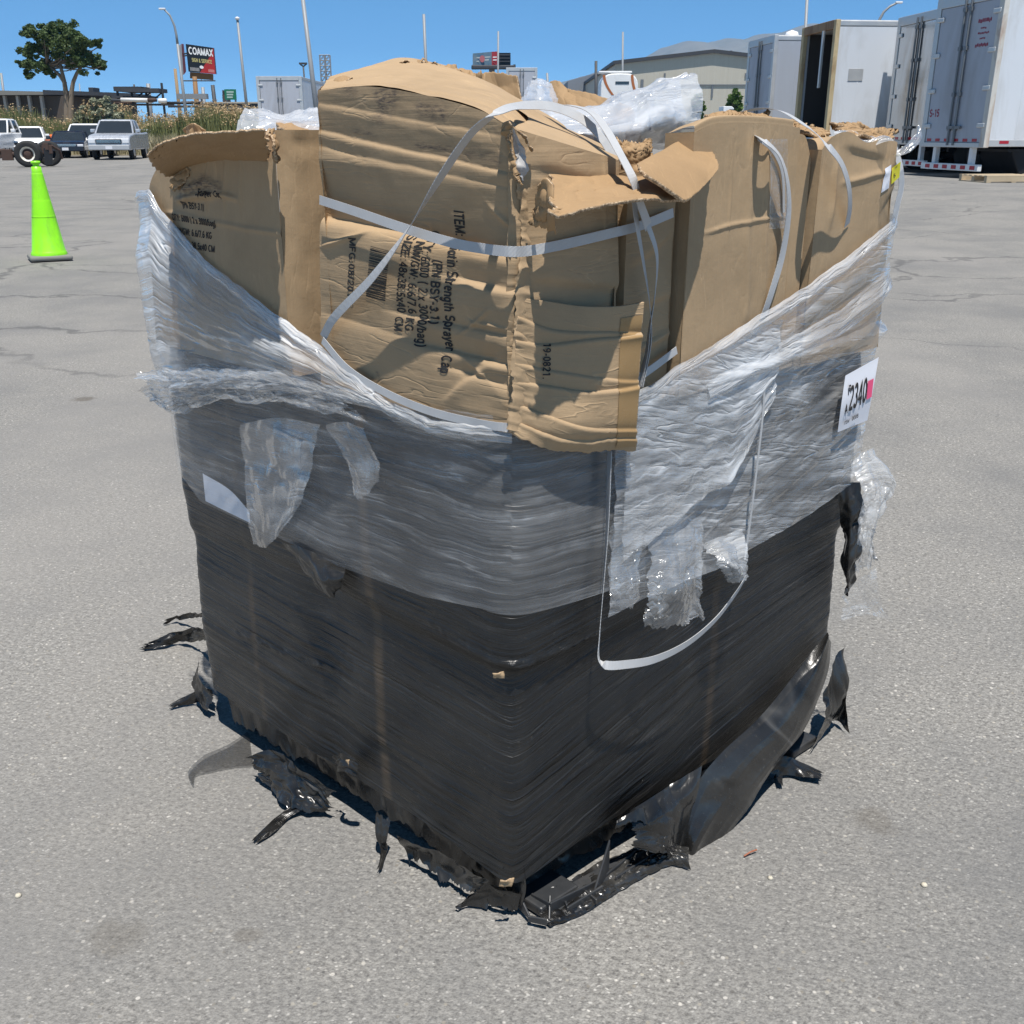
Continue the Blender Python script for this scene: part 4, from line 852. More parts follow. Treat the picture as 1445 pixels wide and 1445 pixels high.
letter('printed_text', '(PN BSY-3.1)', fA, M_ink, box6, (264, 293), (294, 297), (0, -9.5), .022, .2)
letter('printed_text', 'QTY: 6000 ( 2 x 3000/bag)', fA, M_ink, box6, (248, 310), (311, 320), (0, -9.5), .022, .2)
letter('printed_text', 'NW/GW: 6.6/7.6 KG', fA, M_ink, box6, (252, 329), (305, 337), (0, -9.5), .022, .2)
letter('printed_text', 'SIZE: 48x38.5x40 CM', fA, M_ink, box6, (250, 345), (309, 356), (0, -9.5), .022, .2)
sheet('folded_flap', [[Lp(196, 218, .12), Lp(235, 196, .115), Lp(278, 184, .11), Lp(330, 181, .10), Lp(384, 179, .09)],
                      [Lp(208, 232, .075), Lp(238, 222, .07), Lp(278, 208, .065), Lp(330, 203, .06), Lp(388, 204, .05)],
                      [Lp(238, 256, .004), Lp(250, 243, .003), Lp(282, 230, .003), Lp(330, 226, .002), Lp(388, 226, .002)]],
      M_card_in, box6, 110, 50, amp=.003, freq=9, cre=.003, cfreq=6, seed=73, torn='lrt', tamp=.09, tfreq=11, thick=.0035)
False and sheet('folded_flap', [[Lp(200, 216, .09), Lp(215, 222, .09), Lp(238, 222, .08)], [Lp(214, 232, .09), Lp(224, 238, .08), Lp(240, 240, .07)], [Lp(236, 254, .03), Lp(239, 252, .03), Lp(246, 246, .03)]], M_card_in, box6, 30, 30, amp=.004, freq=20, seed=74, torn='l', tamp=.2, thick=.005)
sheet('torn_edge', [[Lp(262, 178, .02), Lp(275, 172, .03), Lp(290, 184, .02)], [Lp(263, 192, .02), Lp(276, 190, .03), Lp(292, 188, .02)]], M_card_in, box6, 24, 16, cre=.014, cfreq=40, seed=75, torn='t', tamp=.3, thick=.004)
sheet('torn_edge', [[Lp(384, 185, .0), Lp(392, 200, .012), Lp(390, 222, .012)], [Lp(376, 182, .03), Lp(384, 205, .04), Lp(388, 236, .03)]], M_card_in, box6, 30, 16, cre=.014, cfreq=40, seed=76, torn='tb', tamp=.4, thick=.004)
sheet('torn_edge', [[Lp(238, 262, .006), Lp(255, 240, .012), Lp(263, 232, .01)], [Lp(250, 272, .006), Lp(264, 258, .018), Lp(270, 244, .012)]], M_card_in, box6, 30, 20, cre=.020, cfreq=30, seed=77, torn='tb', tamp=.4, thick=.004)
sheet('top_flap', [[W(378, 172, 2.05), W(410, 174, 2.05), W(445, 180, 2.05), W(480, 184, 2.05)], [W(385, 184, 1.78), W(415, 186, 1.82), W(446, 190, 1.86), W(480, 192, 1.86)]], M_card_in, box6, 60, 24, amp=.006, freq=14, cre=.008, cfreq=18, seed=78, torn='tl', tamp=.2, thick=.006)

# ---- the opened box behind, whose flaps stand up
b7 = []
p7 = [W(664, 132, 2.05), W(772, 160, 2.02), W(905, 176, 2.2), W(800, 150, 2.45)]
for i in range(4): a_, b_ = p7[i], p7[(i+1) % 4]; b7.append(quadgrid(lo(a_, 1.27), lo(b_, 1.27), lo(b_, ZB), lo(a_, ZB), 20, 20))
box7 = join('cardboard_box', b7, M_card_v)
tag(box7, 'open cardboard box at the back of the load, two flaps standing up', 'box', 'cardboard boxes on the pallet')
sheet('top_flap', [[W(668, 104, 2.06), W(690, 98, 2.06), W(712, 101, 2.05), W(728, 104, 2.04)], [W(670, 128, 2.05), W(695, 130, 2.05), W(715, 130, 2.04), W(733, 130, 2.03)], [W(670, 165, 2.03), W(700, 165, 2.03), W(722, 165, 2.02), W(745, 165, 2.02)]], M_card_in, box7, 60, 40, amp=.006, freq=12, cre=.006, cfreq=18, seed=81, torn='t', tamp=.06, thick=.006)
sheet('torn_edge', [[W(655, 104, 2.02), W(668, 99, 2.02), W(684, 104, 2.02)], [W(662, 116, 2.0), W(674, 118, 2.0), W(686, 118, 2.0)]], M_card_in, box7, 30, 20, cre=.03, cfreq=26, seed=82, torn='tb', tamp=.5, thick=.003)
sheet('top_flap', [[W(768, 118, 2.30), W(785, 110, 2.28), W(800, 120, 2.26), W(840, 132, 2.2), W(890, 152, 2.12)], [W(775, 150, 2.24), W(800, 156, 2.2), W(825, 164, 2.16), W(850, 168, 2.12), W(895, 160, 2.08)], [W(785, 185, 2.2), W(805, 185, 2.16), W(830, 185, 2.12), W(860, 180, 2.08), W(895, 172, 2.06)]], M_card_in, box7, 90, 50, amp=.006, freq=10, cre=.006, cfreq=16, seed=83, torn='tl', tamp=.07, thick=.006)
sheet('torn_edge', [[W(634, 96, 1.95), W(642, 90, 1.95), W(648, 96, 1.95)], [W(636, 104, 1.93), W(643, 104, 1.93), W(649, 104, 1.93)]], M_card_in, box7, 14, 14, cre=.02, cfreq=40, seed=84, torn='t', tamp=.3, thick=.003)

# ================================================================ plastic bags in the open boxes
def pouch(name, front_rows, depth, mat, label, seed, amp=.012, cre=.03, cf=9):
    back = [[p+A3(0, depth, 0) for p in r] for r in front_rows[::-1]]
    D = surf(front_rows+back, 140, 140); uv = arcuv(D)
    P = D+nrm(D)*(amp*fb(uv[..., 0]*14, uv[..., 1]*14, 0, seed, 3)+cre*(ridge(uv[..., 0]*cf, uv[..., 1]*cf, seed+3, 3)-.5))[..., None]
    o = gridobj(name, P, mat, None, uv); return tag(o, label, 'plastic bag', 'clear plastic bags in the boxes')
pouch('plastic_bag', [[W(760, 225, 1.66), W(820, 235, 1.66), W(880, 225, 1.70), W(930, 218, 1.76), W(985, 200, 1.80)],
                      [W(750, 185, 1.66), W(810, 185, 1.62), W(870, 185, 1.64), W(930, 180, 1.70), W(990, 170, 1.78)],
                      [W(752, 160, 1.76), W(800, 168, 1.74), W(860, 165, 1.74), W(920, 145, 1.76), W(985, 135, 1.82)],
                      [W(760, 150, 1.90), W(805, 162, 1.90), W(862, 152, 1.90), W(925, 122, 1.90), W(982, 106, 1.92)]], .16, M_bag, 'large milky plastic bag bulging up at the back, its corner pointing up', 91)
pouch('plastic_bag', [[W(738, 165, 1.90), W(760, 168, 1.88), W(785, 165, 1.90)], [W(738, 142, 1.92), W(762, 142, 1.86), W(786, 142, 1.92)], [W(746, 120, 2.0), W(762, 116, 1.98), W(778, 122, 2.0)]], .10, M_bag, 'small clear bubble of plastic beside the standing flap at the back', 92, .006, .014, 16)
pouch('plastic_bag', [[W(334, 188, 1.92), W(380, 190, 1.92), W(450, 190, 1.95)], [W(338, 172, 1.95), W(385, 174, 1.95), W(450, 172, 2.0)], [W(345, 158, 2.1), W(372, 162, 2.1), W(400, 164, 2.1), W(450, 160, 2.15)]], .14, M_bag, 'flat clear plastic bag lying on top of the open left box', 93, .006, .022, 14)

# ================================================================ clear wrap
def film(name, s, ztop, zbot, w, mat, parent=None, nt_=120, slant=0.0):
    t = np.linspace(0, 1, nt_)[:, None]
    Zg = ztop[None]*(1-t)+zbot[None]*t; Sg = np.repeat(s[None], nt_, 0); T = np.repeat(t, len(s), 1)
    P = pos(Sg, Zg, w(Sg, Zg, T))
    uv = np.stack([Sg, T*np.mean(ztop-zbot)+slant*Sg], -1)
    return gridobj(name, P, mat, parent, uv)
def interp(pts, s):
    pts = sorted(pts); a = np.array(pts); return np.interp(s, a[:, 0], a[:, 1])
sL = np.linspace(-1.5, .0, 420)
topL = [sl(*p) for p in [(222, 268), (240, 300), (300, 366), (345, 402), (400, 444), (455, 483), (500, 522), (560, 566), (620, 590), (722, 606)]]
topL = [(-2.0, 1.05), (-1.2, 1.10)]+topL+[(.02, topL[-1][1])]
botL = [sl(*p) for p in [(240, 646), (286, 706), (353, 738), (480, 797), (600, 840), (680, 857), (733, 862)]]
botL = [(-2.0, .55), (-1.1, .60)]+botL+[(.02, botL[-1][1])]
zt = interp(topL, sL)+.004*fb(sL*40, 0, 0, 5, 3); zb = interp(botL, sL)+.001*fb(sL*20, 0, 0, 6, 2)
zmid = interp([(-2, .82)]+[(-1.1, .80)]+[sl(*p) for p in [(232, 545), (300, 545), (400, 548), (500, 566), (600, 590), (722, 610)]]+[(.02, .87)], sL)
zmid = np.minimum(zmid, zt-.004)
def wU(Sg, Z, T):
    return .012+.022*np.sin(np.pi*T)*sst(.0, .5, -Sg)+.006*fb(Sg*2, T*6, 0, 7, 3)*sst(0, .25, -Sg)+.007*(ridge(Sg*1.6, T*5+Sg*2, 9, 3)-.5)
clear = film('stretch_wrap', sL, zt, zmid, wU, M_clearL, None, 130)
tag(clear, 'torn clear stretch wrap round the upper boxes, hanging over the black wrap', 'stretch wrap')
# a thick gathered hem along its upper edge
film('gathered_hem', sL[150:], (zt+.003)[150:], (zt-.020)[150:], lambda s_, z_, T: .016+.007*np.sin(np.pi*T)+.006*(ridge(s_*9, T*3, 14, 3)-.5), M_clearC, clear, 30)
def wB(Sg, Z, T): return .005+.002*fb(Sg*2.0, Z*24, 0, 8, 3)+.004*(ridge(Sg*1.6, Z*9+Sg*1.5, 10, 3)-.5)*sst(0, .1, T)
sW = np.linspace(-1.5, .27, 540)
botR = [sr(*p) for p in [(760, 861), (800, 850), (850, 834), (900, 815)]]
zmW = np.interp(sW, sL, zmid+.02); zmW = np.where(sW > 0, .872, zmW)
film('wrap_band', sW, zmW, interp([p for p in botL if p[0] < 0]+botR, sW), wB, M_clearB, clear, 150)
# the whiter outer sheet on the right side
sR = np.linspace(sr(858, 700)[0], 1.55, 420)
topR = [(sr(858, 600)[0]-.02, sr(880, 560)[1])]+[sr(*p) for p in [(905, 545), (952, 512), (1010, 478), (1060, 446), (1120, 408), (1180, 368), (1240, 318), (1264, 302)]]
topR += [(1.1, topR[-1][1]-.03), (1.6, 1.05)]
botR2 = [sr(*p) for p in [(852, 868), (900, 842), (1000, 800), (1060, 765), (1120, 728), (1190, 681), (1222, 655)]]; botR2 += [(1.1, botR2[-1][1]), (1.6, .6)]
zt2 = interp(topR, sR)+.003*fb(sR*30, 0, 0, 15, 3); zb2 = interp(botR2, sR)+.003*fb(sR*25, 0, 0, 16, 3)
def wR(Sg, Z, T):
    rr = interp([(0, .80)]+[sr(*p) for p in [(905, 575), (1000, 535), (1100, 500), (1180, 478), (1245, 462)]]+[(1.6, .9)], Sg[0])[None]
    lip = .016*np.exp(-((Z-rr)/.014)**2)*sst(.2, .5, Sg)+.012*sst(.1, .2, T)*0+.008*sst(.03, .1, Z-rr)
    return .014+lip+.008*fb(Sg*4, (Z-.30*Sg)*26, 0, 17, 4)+.009*(ridge(Sg*4, (Z-.35*Sg)*14, 18, 3)-.5)+.010*sst(.02, .0, Z-.0)
film('outer_sheet', sR, zt2, zb2, wR, M_clearR, clear, 200, -.35)
sR2 = np.linspace(sr(866, 700)[0], sr(1075, 600)[0], 160)
t2_ = interp([sr(*p) for p in [(860, 585), (905, 552), (952, 520), (1010, 488), (1075, 450)]], sR2); b2_ = interp([sr(*p) for p in [(860, 800), (900, 770), (960, 720), (1010, 690), (1040, 640), (1078, 560)]], sR2)+.012*fb(sR2*30, 0, 0, 19, 3)
film('sheet_fold', sR2, t2_, b2_, lambda s_, z_, T: .024+.006*fb(s_*5, T*8-s_*8, 0, 41, 3)+.008*(ridge(s_*5, T*5-s_*5, 42, 3)-.5)-.014*sst(.94, 1, T), M_clearF, clear, 100, -.5)
film('gathered_hem', sR, zt2+.004, zt2-.022, lambda s_, z_, T: .018+.008*np.sin(np.pi*T)+.006*(ridge(s_*7, T*3, 24, 3)-.5), M_clearC, clear, 30)
film('gathered_hem', sR[60:], zt2[60:]-.05-.04*sst(.3, .9, sR[60:]), zt2[60:]-.085-.06*sst(.3, .9, sR[60:]), lambda s_, z_, T: .018+.010*np.sin(np.pi*T)+.010*(ridge(s_*7, T*3, 25, 3)-.5), M_clearC, clear, 24)
# gathered roll on the left that sticks out past the corner
def hang(nm, rows, nu=60, nv=50, mat=None, **k):
    kw = dict(amp=.008, freq=14, cre=.014, cfreq=16, torn='lrb', tamp=.16, tfreq=5); kw.update(k)
    return sheet(nm, rows, mat or M_clearH, clear, nu, nv, **kw)
hang('gathered_roll', [[Lp(166, 536, .05), Lp(200, 525, .03), Lp(240, 522, .03), Lp(310, 520, .028), Lp(390, 522, .026), Lp(470, 545, .022), Lp(570, 582, .018)],
                       [Lp(163, 545, .07), Lp(202, 540, .05), Lp(245, 540, .06), Lp(310, 536, .06), Lp(390, 540, .055), Lp(470, 560, .04), Lp(560, 585, .022)],
                       [Lp(168, 551, .06), Lp(205, 560, .03), Lp(245, 574, .05), Lp(310, 560, .045), Lp(390, 562, .04), Lp(470, 575, .03), Lp(550, 590, .02)],
                       [Lp(180, 555, .05), Lp(215, 564, .02), Lp(250, 592, .03), Lp(300, 570, .02), Lp(390, 568, .016), Lp(470, 580, .014), Lp(550, 593, .014)]], 160, 50, M_clearC, cre=.020, cfreq=20)
hang('torn_flap', [[Lp(335, 600, .007), Lp(390, 590, .007), Lp(450, 600, .007)], [Lp(346, 690, .016), Lp(395, 695, .022), Lp(438, 690, .016)], [Lp(358, 770, .014), Lp(375, 779, .02), Lp(408, 735, .016)]], cre=.008, tamp=.05)
hang('torn_flap', [[Lp(455, 600, .007), Lp(490, 595, .007), Lp(515, 605, .007)], [Lp(490, 660, .012), Lp(510, 665, .016), Lp(540, 655, .012)], [Lp(500, 700, .010), Lp(512, 715, .014), Lp(535, 680, .010)]], cre=.008, tamp=.12)
hang('hanging_rag', [[Rp(857, 740, .002), Rp(880, 735, .002), Rp(912, 740, .002)], [Rp(853, 820, .02), Rp(880, 830, .035), Rp(908, 820, .03)], [Rp(862, 848, .02), Rp(880, 872, .03), Rp(905, 845, .028)]])
hang('hanging_rag', [[Rp(900, 735, .002), Rp(950, 725, .002), Rp(1002, 730, .002)], [Rp(902, 820, .03), Rp(950, 825, .06), Rp(998, 815, .045)], [Rp(898, 860, .035), Rp(945, 868, .06), Rp(1000, 850, .05)], [Rp(896, 890, .03), Rp(945, 902, .05), Rp(998, 880, .05)]], 90, 80)
hang('hanging_rag', [[Rp(985, 770, .002), Rp(1025, 755, .002), Rp(1054, 742, .002)], [Rp(1005, 800, .035), Rp(1035, 795, .06), Rp(1058, 795, .04)], [Rp(1025, 822, .03), Rp(1045, 828, .05), Rp(1058, 815, .04)]], 60, 50, M_clearC)
hang('hanging_rag', [[Rp(1195, 660, .01), Rp(1215, 640, .02), Rp(1240, 632, .03)], [Rp(1205, 690, .03), Rp(1235, 680, .05), Rp(1264, 690, .05)], [Rp(1205, 760, .03), Rp(1225, 760, .05), Rp(1238, 745, .05)], [Rp(1200, 820, .02), Rp(1225, 820, .04), Rp(1240, 800, .05)]], 60, 90, M_clearC, cre=.02)
hang('hanging_rag', [[Rp(1185, 835, .01), Rp(1215, 815, .03), Rp(1246, 798, .05)], [Rp(1185, 850, .01), Rp(1215, 845, .03), Rp(1240, 815, .045)], [Rp(1175, 880, .01), Rp(1225, 870, .03), Rp(1268, 890, .04)]], 60, 50, cre=.02)
hang('hanging_rag', [[W(1262, 215, 1.93), W(1285, 200, 1.94), W(1300, 172, 1.96)], [W(1258, 225, 1.90), W(1285, 210, 1.90), W(1302, 180, 1.93)], [W(1252, 215, 1.88), W(1280, 216, 1.86), W(1298, 190, 1.90)]], 40, 30, M_clearC)
hang('hanging_rag', [[W(1170, 186, 1.9), W(1215, 188, 1.92), W(1265, 196, 1.95)], [W(1170, 194, 1.84), W(1215, 198, 1.86), W(1268, 204, 1.88)]], 60, 20, M_clearC, cre=.03)
# paper label on the sheet, right
lab = gridobj('paper_label', surf([[Rp(1193, 530, .030), Rp(1240, 504, .030)], [Rp(1187, 572, .034), Rp(1233, 545, .034)], [Rp(1182, 610, .028), Rp(1224, 593, .028)]], 30, 40)+0, M_paper, clear)
def fnlab(q):
    return np.array([Rp(x, y, .0345) for x, y in q])
letter('label_text', '2340', fnlab, M_ink, lab, (1197.5, 581), (1222, 567), (3.2, -36), .01, 0)
letter('label_text', 'P', fnlab, M_ink, lab, (1197, 558), (1200.5, 556), (1, -14), .02, 0)
letter('label_text', 'A', fnlab, M_ink, lab, (1192, 585), (1196, 583), (1, -14), .02, 0)
letter('label_text', 'ITEM', fnlab, M_ink, lab, (1191, 600), (1198, 596), (.6, -5), .02, 0); letter('label_text', '0008', fnlab, M_ink, lab, (1202, 594), (1211, 589), (.6, -6), .02, 0)
gridobj('pink_sticker', surf([[Rp(1225, 538, .035), Rp(1233, 534, .035)], [Rp(1223, 564, .035), Rp(1230, 560, .035)]], 6, 6), M_pink, lab)
gridobj('paper_label', surf([[Lp(286, 668, .0035), Lp(325, 692, .0035), Lp(352, 722, .0035)], [Lp(290, 707, .0035), Lp(320, 722, .0035), Lp(353, 738, .0035)]], 20, 14), M_paper, clear)

# ================================================================ white straps
GS = 'white packing straps on the load'
def strap(label, pts, nrm_, wd=.0140, n=70, tw=None, name='packing_strap'):
    P = herm(np.array(pts), n); q = np.linspace(0, 1, n)
    nn = herm(np.array([nrm_[min(i, len(nrm_)-1)] for i in range(len(pts))]) if len(nrm_) > 1 else np.array([nrm_[0]]*len(pts)), n)
    t = np.gradient(P, axis=0); t /= np.linalg.norm(t, axis=1)[:, None]
    sd = np.cross(t, nn); sd /= np.linalg.norm(sd, axis=1)[:, None]
    g = np.stack([P-sd*wd/2, P+sd*wd/2])
    o = gridobj(name, g, M_strap, None, None, False, .0009); return tag(o, label, 'strap', GS)
UP = A3(0, 0, 1)
mix = lambda a, b, k: (a*(1-k)+b*k)/np.linalg.norm(a*(1-k)+b*k)
strap('white strap arching from the lower left up over the crushed corner box', [Lp(456, 476, .012), Lp(470, 450, .02), Lp(525, 392, .03), Lp(575, 325, .035), Lp(625, 245, .04), Lp(665, 188, .045), Lp(700, 160, .05), W(740, 149, 1.44), W(782, 151, 1.50), W(822, 168, 1.52), W(850, 196, 1.52), W(872, 235, 1.52)],
      [mix(NL3, A3(.1, -1, .1), .4)]*5+[mix(NL3, A3(.2, -1, .8), .8), mix(A3(.1, -1, .3), UP, .6), mix(NR3, UP, .8), UP, mix(NR3, UP, .6), mix(NR3, UP, .4), NR3])
strap('grey-shaded white strap bending down behind the torn flap', [W(772, 148, 1.60), W(806, 149, 1.56), W(834, 158, 1.52), W(855, 182, 1.47), W(874, 215, 1.43), W(893, 252, 1.40), W(903, 285, 1.42), W(915, 320, 1.46)], [UP, UP, mix(UP, NR3, .4), NR3, NR3, NR3], .016)
strap('white strap running level round both faces of the crushed corner box', [Lp(451, 282, .012), Lp(500, 298, .014), Lp(570, 322, .016), Lp(640, 343, .016), Lp(690, 352, .016), Lp(722, 355, .016), Rp(745, 354, .014), Rp(790, 346, .014), Rp(850, 332, .014), Rp(905, 318, .012), Rp(950, 300, .008)], [NL3]*5+[mix(NL3, NR3, .5)]+[NR3]*5, .0132, 110)
strap('white strap along the bottom of the crushed corner box above the wrap', [Lp(455, 480, .016), Lp(490, 520, .016), Lp(540, 552, .016), Lp(600, 578, .018), Lp(660, 594, .016), Lp(716, 603, .008), Rp(760, 598, .004), Rp(850, 560, .006), Rp(905, 530, .012), Rp(955, 494, .010)], [NL3]*5+[mix(NL3, NR3, .5)]+[NR3]*4, .012, 110)
strap('white strap lying over the tall box in the middle of the right side', [W(960, 182, 1.90), W(990, 181, 1.84), W(1040, 183, 1.76), Rp(1078, 198, .03), Rp(1100, 220, .03), Rp(1111, 255, .028), Rp(1113, 300, .024), Rp(1104, 360, .018), Rp(1088, 415, .014), Rp(1076, 450, .008)], [UP, UP, UP, mix(UP, NR3, .5), NR3, NR3, NR3, NR3, NR3], .0145)
strap('thin white strap edge turned sideways beside the strap of the tall box', [W(1042, 185, 1.78), Rp(1070, 196, .012), Rp(1092, 215, .012), Rp(1104, 245, .012), Rp(1106, 300, .010)], [NR3], .006)
strap('white strap curving over from the back down onto the labelled box', [W(1050, 158, 2.1), W(1075, 153, 2.0), W(1105, 158, 1.92), W(1140, 180, 1.84), Rp(1168, 205, .05), Rp(1188, 232, .045), Rp(1198, 265, .035), Rp(1199, 295, .02), Rp(1195, 318, .008)], [UP, UP, mix(UP, NR3, .5), mix(UP, NR3, .7), NR3], .0165)
strap('white strap hanging down the far right edge of the load', [W(1262, 208, 1.96), W(1270, 235, 1.96), W(1272, 262, 1.96), W(1266, 290, 1.95), W(1258, 330, 1.94)], [A3(.5, -.85, 0)], .014)
strap('white strap hanging in a loop below the torn clear wrap', [Rp(860, 636, .020), Rp(857, 740, .022), Rp(851, 830, .022), Rp(846, 900, .022), Rp(845, 930, .026), Rp(852, 938, .034), Rp(880, 938, .040), Rp(925, 930, .046), Rp(970, 908, .048), Rp(1010, 874, .044), Rp(1040, 835, .034), Rp(1052, 815, .024)], [mix(NR3, A3(V[0], V[1], 0), .75)]*4+[mix(NR3, A3(V[0], V[1], 0), .4)]+[mix(NR3, -UP, .25)]*7, .014, 120)
strap('thin white strap seen edge-on inside the clear sheet on the right', [Rp(1079, 545, .026), Rp(1076, 590, .026), Rp(1068, 660, .026), Rp(1058, 740, .024), Rp(1051, 790, .022)], [NR3], .005)
strap('narrow white strap dropping in front of the shaded box', [Rp(893, 262, .03), Rp(898, 310, .03), Rp(908, 370, .028), Rp(917, 430, .026), Rp(918, 480, .022), Rp(905, 545, .014)], [NR3, NR3, mix(NR3, U3 := A3(V[0], V[1], 0), .5), mix(NR3, A3(V[0], V[1], 0), .8)], .010)
strap('narrow white strap bowing out right of its twin before the shaded box', [Rp(900, 285, .03), Rp(915, 320, .034), Rp(927, 360, .034), Rp(925, 410, .03), Rp(917, 460, .024), Rp(912, 500, .02), Rp(902, 545, .012)], [NR3, NR3, mix(NR3, A3(V[0], V[1], 0), .7), mix(NR3, A3(V[0], V[1], 0), .85)], .010)
# ================================================================ ground
def gz(x, y):       # the lot rises a little towards the trailers
    return .32*sst(3.0, 9.0, x)*sst(9.0, 22.0, y)
def gzz(x, y): return float(gz(np.array(float(x)), np.array(float(y))))
def gpt(px, py):    # pixel -> point on the lot
    z = 0.0
    for _ in range(20): p = G(px, py, z); z = gzz(p[0], p[1])
    return p
def axis(lo, hi, step, far): return np.concatenate([[-far, -far/3, -far/9], np.arange(lo, hi+step/2, step), [far/9, far/3, far]])
gx = axis(-60, 60, 1.0, 6000); gy = np.concatenate([[-60, -20, -8], np.arange(-4, 60.1, 1.0), [75, 110, 200, 600, 2000, 9000]])
X, Y = np.meshgrid(gx, gy)
m, nt, out = newmat('weathered_asphalt')
ob = coord(nt)
v1 = N(nt, 'ShaderNodeTexVoronoi', {'Vector': mapping(nt, N(nt, 'ShaderNodeVectorMath', {0: ob, 1: N(nt, 'ShaderNodeVectorMath', {0: N(nt, 'ShaderNodeTexNoise', {'Vector': ob, 'Scale': 90.0}).outputs['Color'], 1: (.008, .008, 0)}, operation='MULTIPLY').outputs[0]}, operation='ADD').outputs[0], (1, 1.35, 1), (0, 0, .5)), 'Scale': 150.0}); v2 = N(nt, 'ShaderNodeTexVoronoi', {'Vector': ob, 'Scale': 85.0})
sep1 = N(nt, 'ShaderNodeSeparateColor', {0: v1.outputs['Color']}); sep2 = N(nt, 'ShaderNodeSeparateColor', {0: v2.outputs['Color']})
n_f = noise(nt, ob, 230, 3, .85); n_m = noise(nt, ob, 26, 5, .65); n_b = noise(nt, ob, 1.1, 6, .62); n_w = noise(nt, mapping(nt, ob, (.5, .12, 1)), 1.0, 5, .6)
base = mixc(nt, ramp(nt, n_f, [(.3, 0.0), (.7, 1.0)]), (.12, .117, .112), (.36, .35, .332))
stones = ramp(nt, sep1.outputs[0], [(0.0, (.07, .068, .066)), (.18, (.16, .155, .148)), (.5, (.25, .243, .23)), (.78, (.31, .30, .282)), (.92, (.46, .44, .405)), (1.0, (.66, .64, .60))])
inner = ramp(nt, v1.outputs['Distance'], [(.25, 1.0), (.55, 0.0)])
n_g = noise(nt, mapping(nt, ob, (1, 1.5, 1), (0, 0, .4)), 78, 5, .85)
base = mixc(nt, ramp(nt, n_g, [(.34, 0.0), (.66, 1.0)]), (.082, .079, .075), (.37, .358, .332))
base = mixc(nt, mth(nt, 'MULTIPLY', inner, .62), base, stones)
big2 = ramp(nt, sep2.outputs[1], [(.88, 0.0), (.90, 1.0)])
in2 = mth(nt, 'MULTIPLY', ramp(nt, v2.outputs['Distance'], [(.22, 1.0), (.36, 0.0)]), big2)
base = mixc(nt, mth(nt, 'MULTIPLY', in2, .8), base, ramp(nt, sep2.outputs[0], [(0, (.10, .095, .09)), (.3, (.30, .27, .22)), (.6, (.46, .43, .37)), (1, (.66, .63, .58))]))
base = mixc(nt, ramp(nt, n_b, [(.36, .60), (.58, 0.0)]), base, (.145, .146, .147), 'MIX')
base = mixc(nt, ramp(nt, n_w, [(.48, 0.0), (.68, .5)]), base, (.275, .262, .245))
base = mixc(nt, ramp(nt, n_m, [(.60, 0.0), (.78, .30)]), base, (.13, .125, .12))
# sealed and open cracks, away from the load
warp = N(nt, 'ShaderNodeTexNoise', {'Vector': ob, 'Scale': .7, 'Detail': 5.0, 'Roughness': .6})
wv = N(nt, 'ShaderNodeVectorMath', {0: warp.outputs['Color'], 1: (1.6, 1.6, 0)}, operation='MULTIPLY').outputs[0]
wv = N(nt, 'ShaderNodeVectorMath', {0: ob, 1: wv}, operation='ADD').outputs[0]
cv = N(nt, 'ShaderNodeTexVoronoi', {'Vector': mapping(nt, wv, (.26, .50, 1)), 'Scale': 1.0}, feature='DISTANCE_TO_EDGE')
ck = ramp(nt, cv.outputs['Distance'], [(.003, 1.0), (.010, 0.0)])
sepo = N(nt, 'ShaderNodeSeparateXYZ', {0: ob})
far = ramp(nt, mth(nt, 'MULTIPLY', sepo.outputs[1], .1), [(.36, 0.0), (.52, 1.0)])
ckm = mth(nt, 'MULTIPLY', mth(nt, 'MULTIPLY', ck, ramp(nt, noise(nt, ob, .33, 3), [(.44, 0.0), (.54, 1.0)])), far)
base = mixc(nt, mth(nt, 'MULTIPLY', ckm, .6), base, (.075, .075, .076))
for (px, py, rx, ry, k) in ((118, 563, .075, .05, .55), (1235, 1160, .05, .05, .3), (160, 1325, .06, .05, .25), (345, 1320, .03, .02, .3)):
    p = G(px, py)
    d = N(nt, 'ShaderNodeVectorMath', {0: mapping(nt, ob, (1/rx, 1/ry, 1), (0, 0, 0), (-p[0]/rx, -p[1]/ry, 0))}, operation='LENGTH').outputs['Value']
    d = mth(nt, 'ADD', d, mth(nt, 'MULTIPLY', noise(nt, ob, 18, 4), 1.4))
    base = mixc(nt, ramp(nt, mth(nt, 'MULTIPLY', d, .5), [(.62, k), (.86, 0.0)]), base, (.09, .075, .055))
hh = mth(nt, 'ADD', mth(nt, 'MULTIPLY', inner, .5), mth(nt, 'ADD', n_f, mth(nt, 'MULTIPLY', ckm, -2.0)))
p = N(nt, 'ShaderNodeBsdfPrincipled', {'Base Color': base, 'Roughness': .88, 'Specular IOR Level': .25, 'Normal': bump(nt, hh, .45, .004)})
nt.links.new(p.outputs[0], out.inputs[0]); M_asph = m
P = np.stack([X, Y, gz(X, Y)], -1)
g = gridobj('ground', P, M_asph); tag(g, kind='structure', label='weathered grey asphalt lot')
M_dirt = pmat('dry_verge_soil', (.27, .235, .17), .95, .25, 1.2, bmp=.4)
mb = MB(); mb.box(-160, -13.5, 64.5, 110, -.02, .05); tag(mb.build('verge', M_dirt), kind='structure', label='dry soil verge beyond the parked cars')
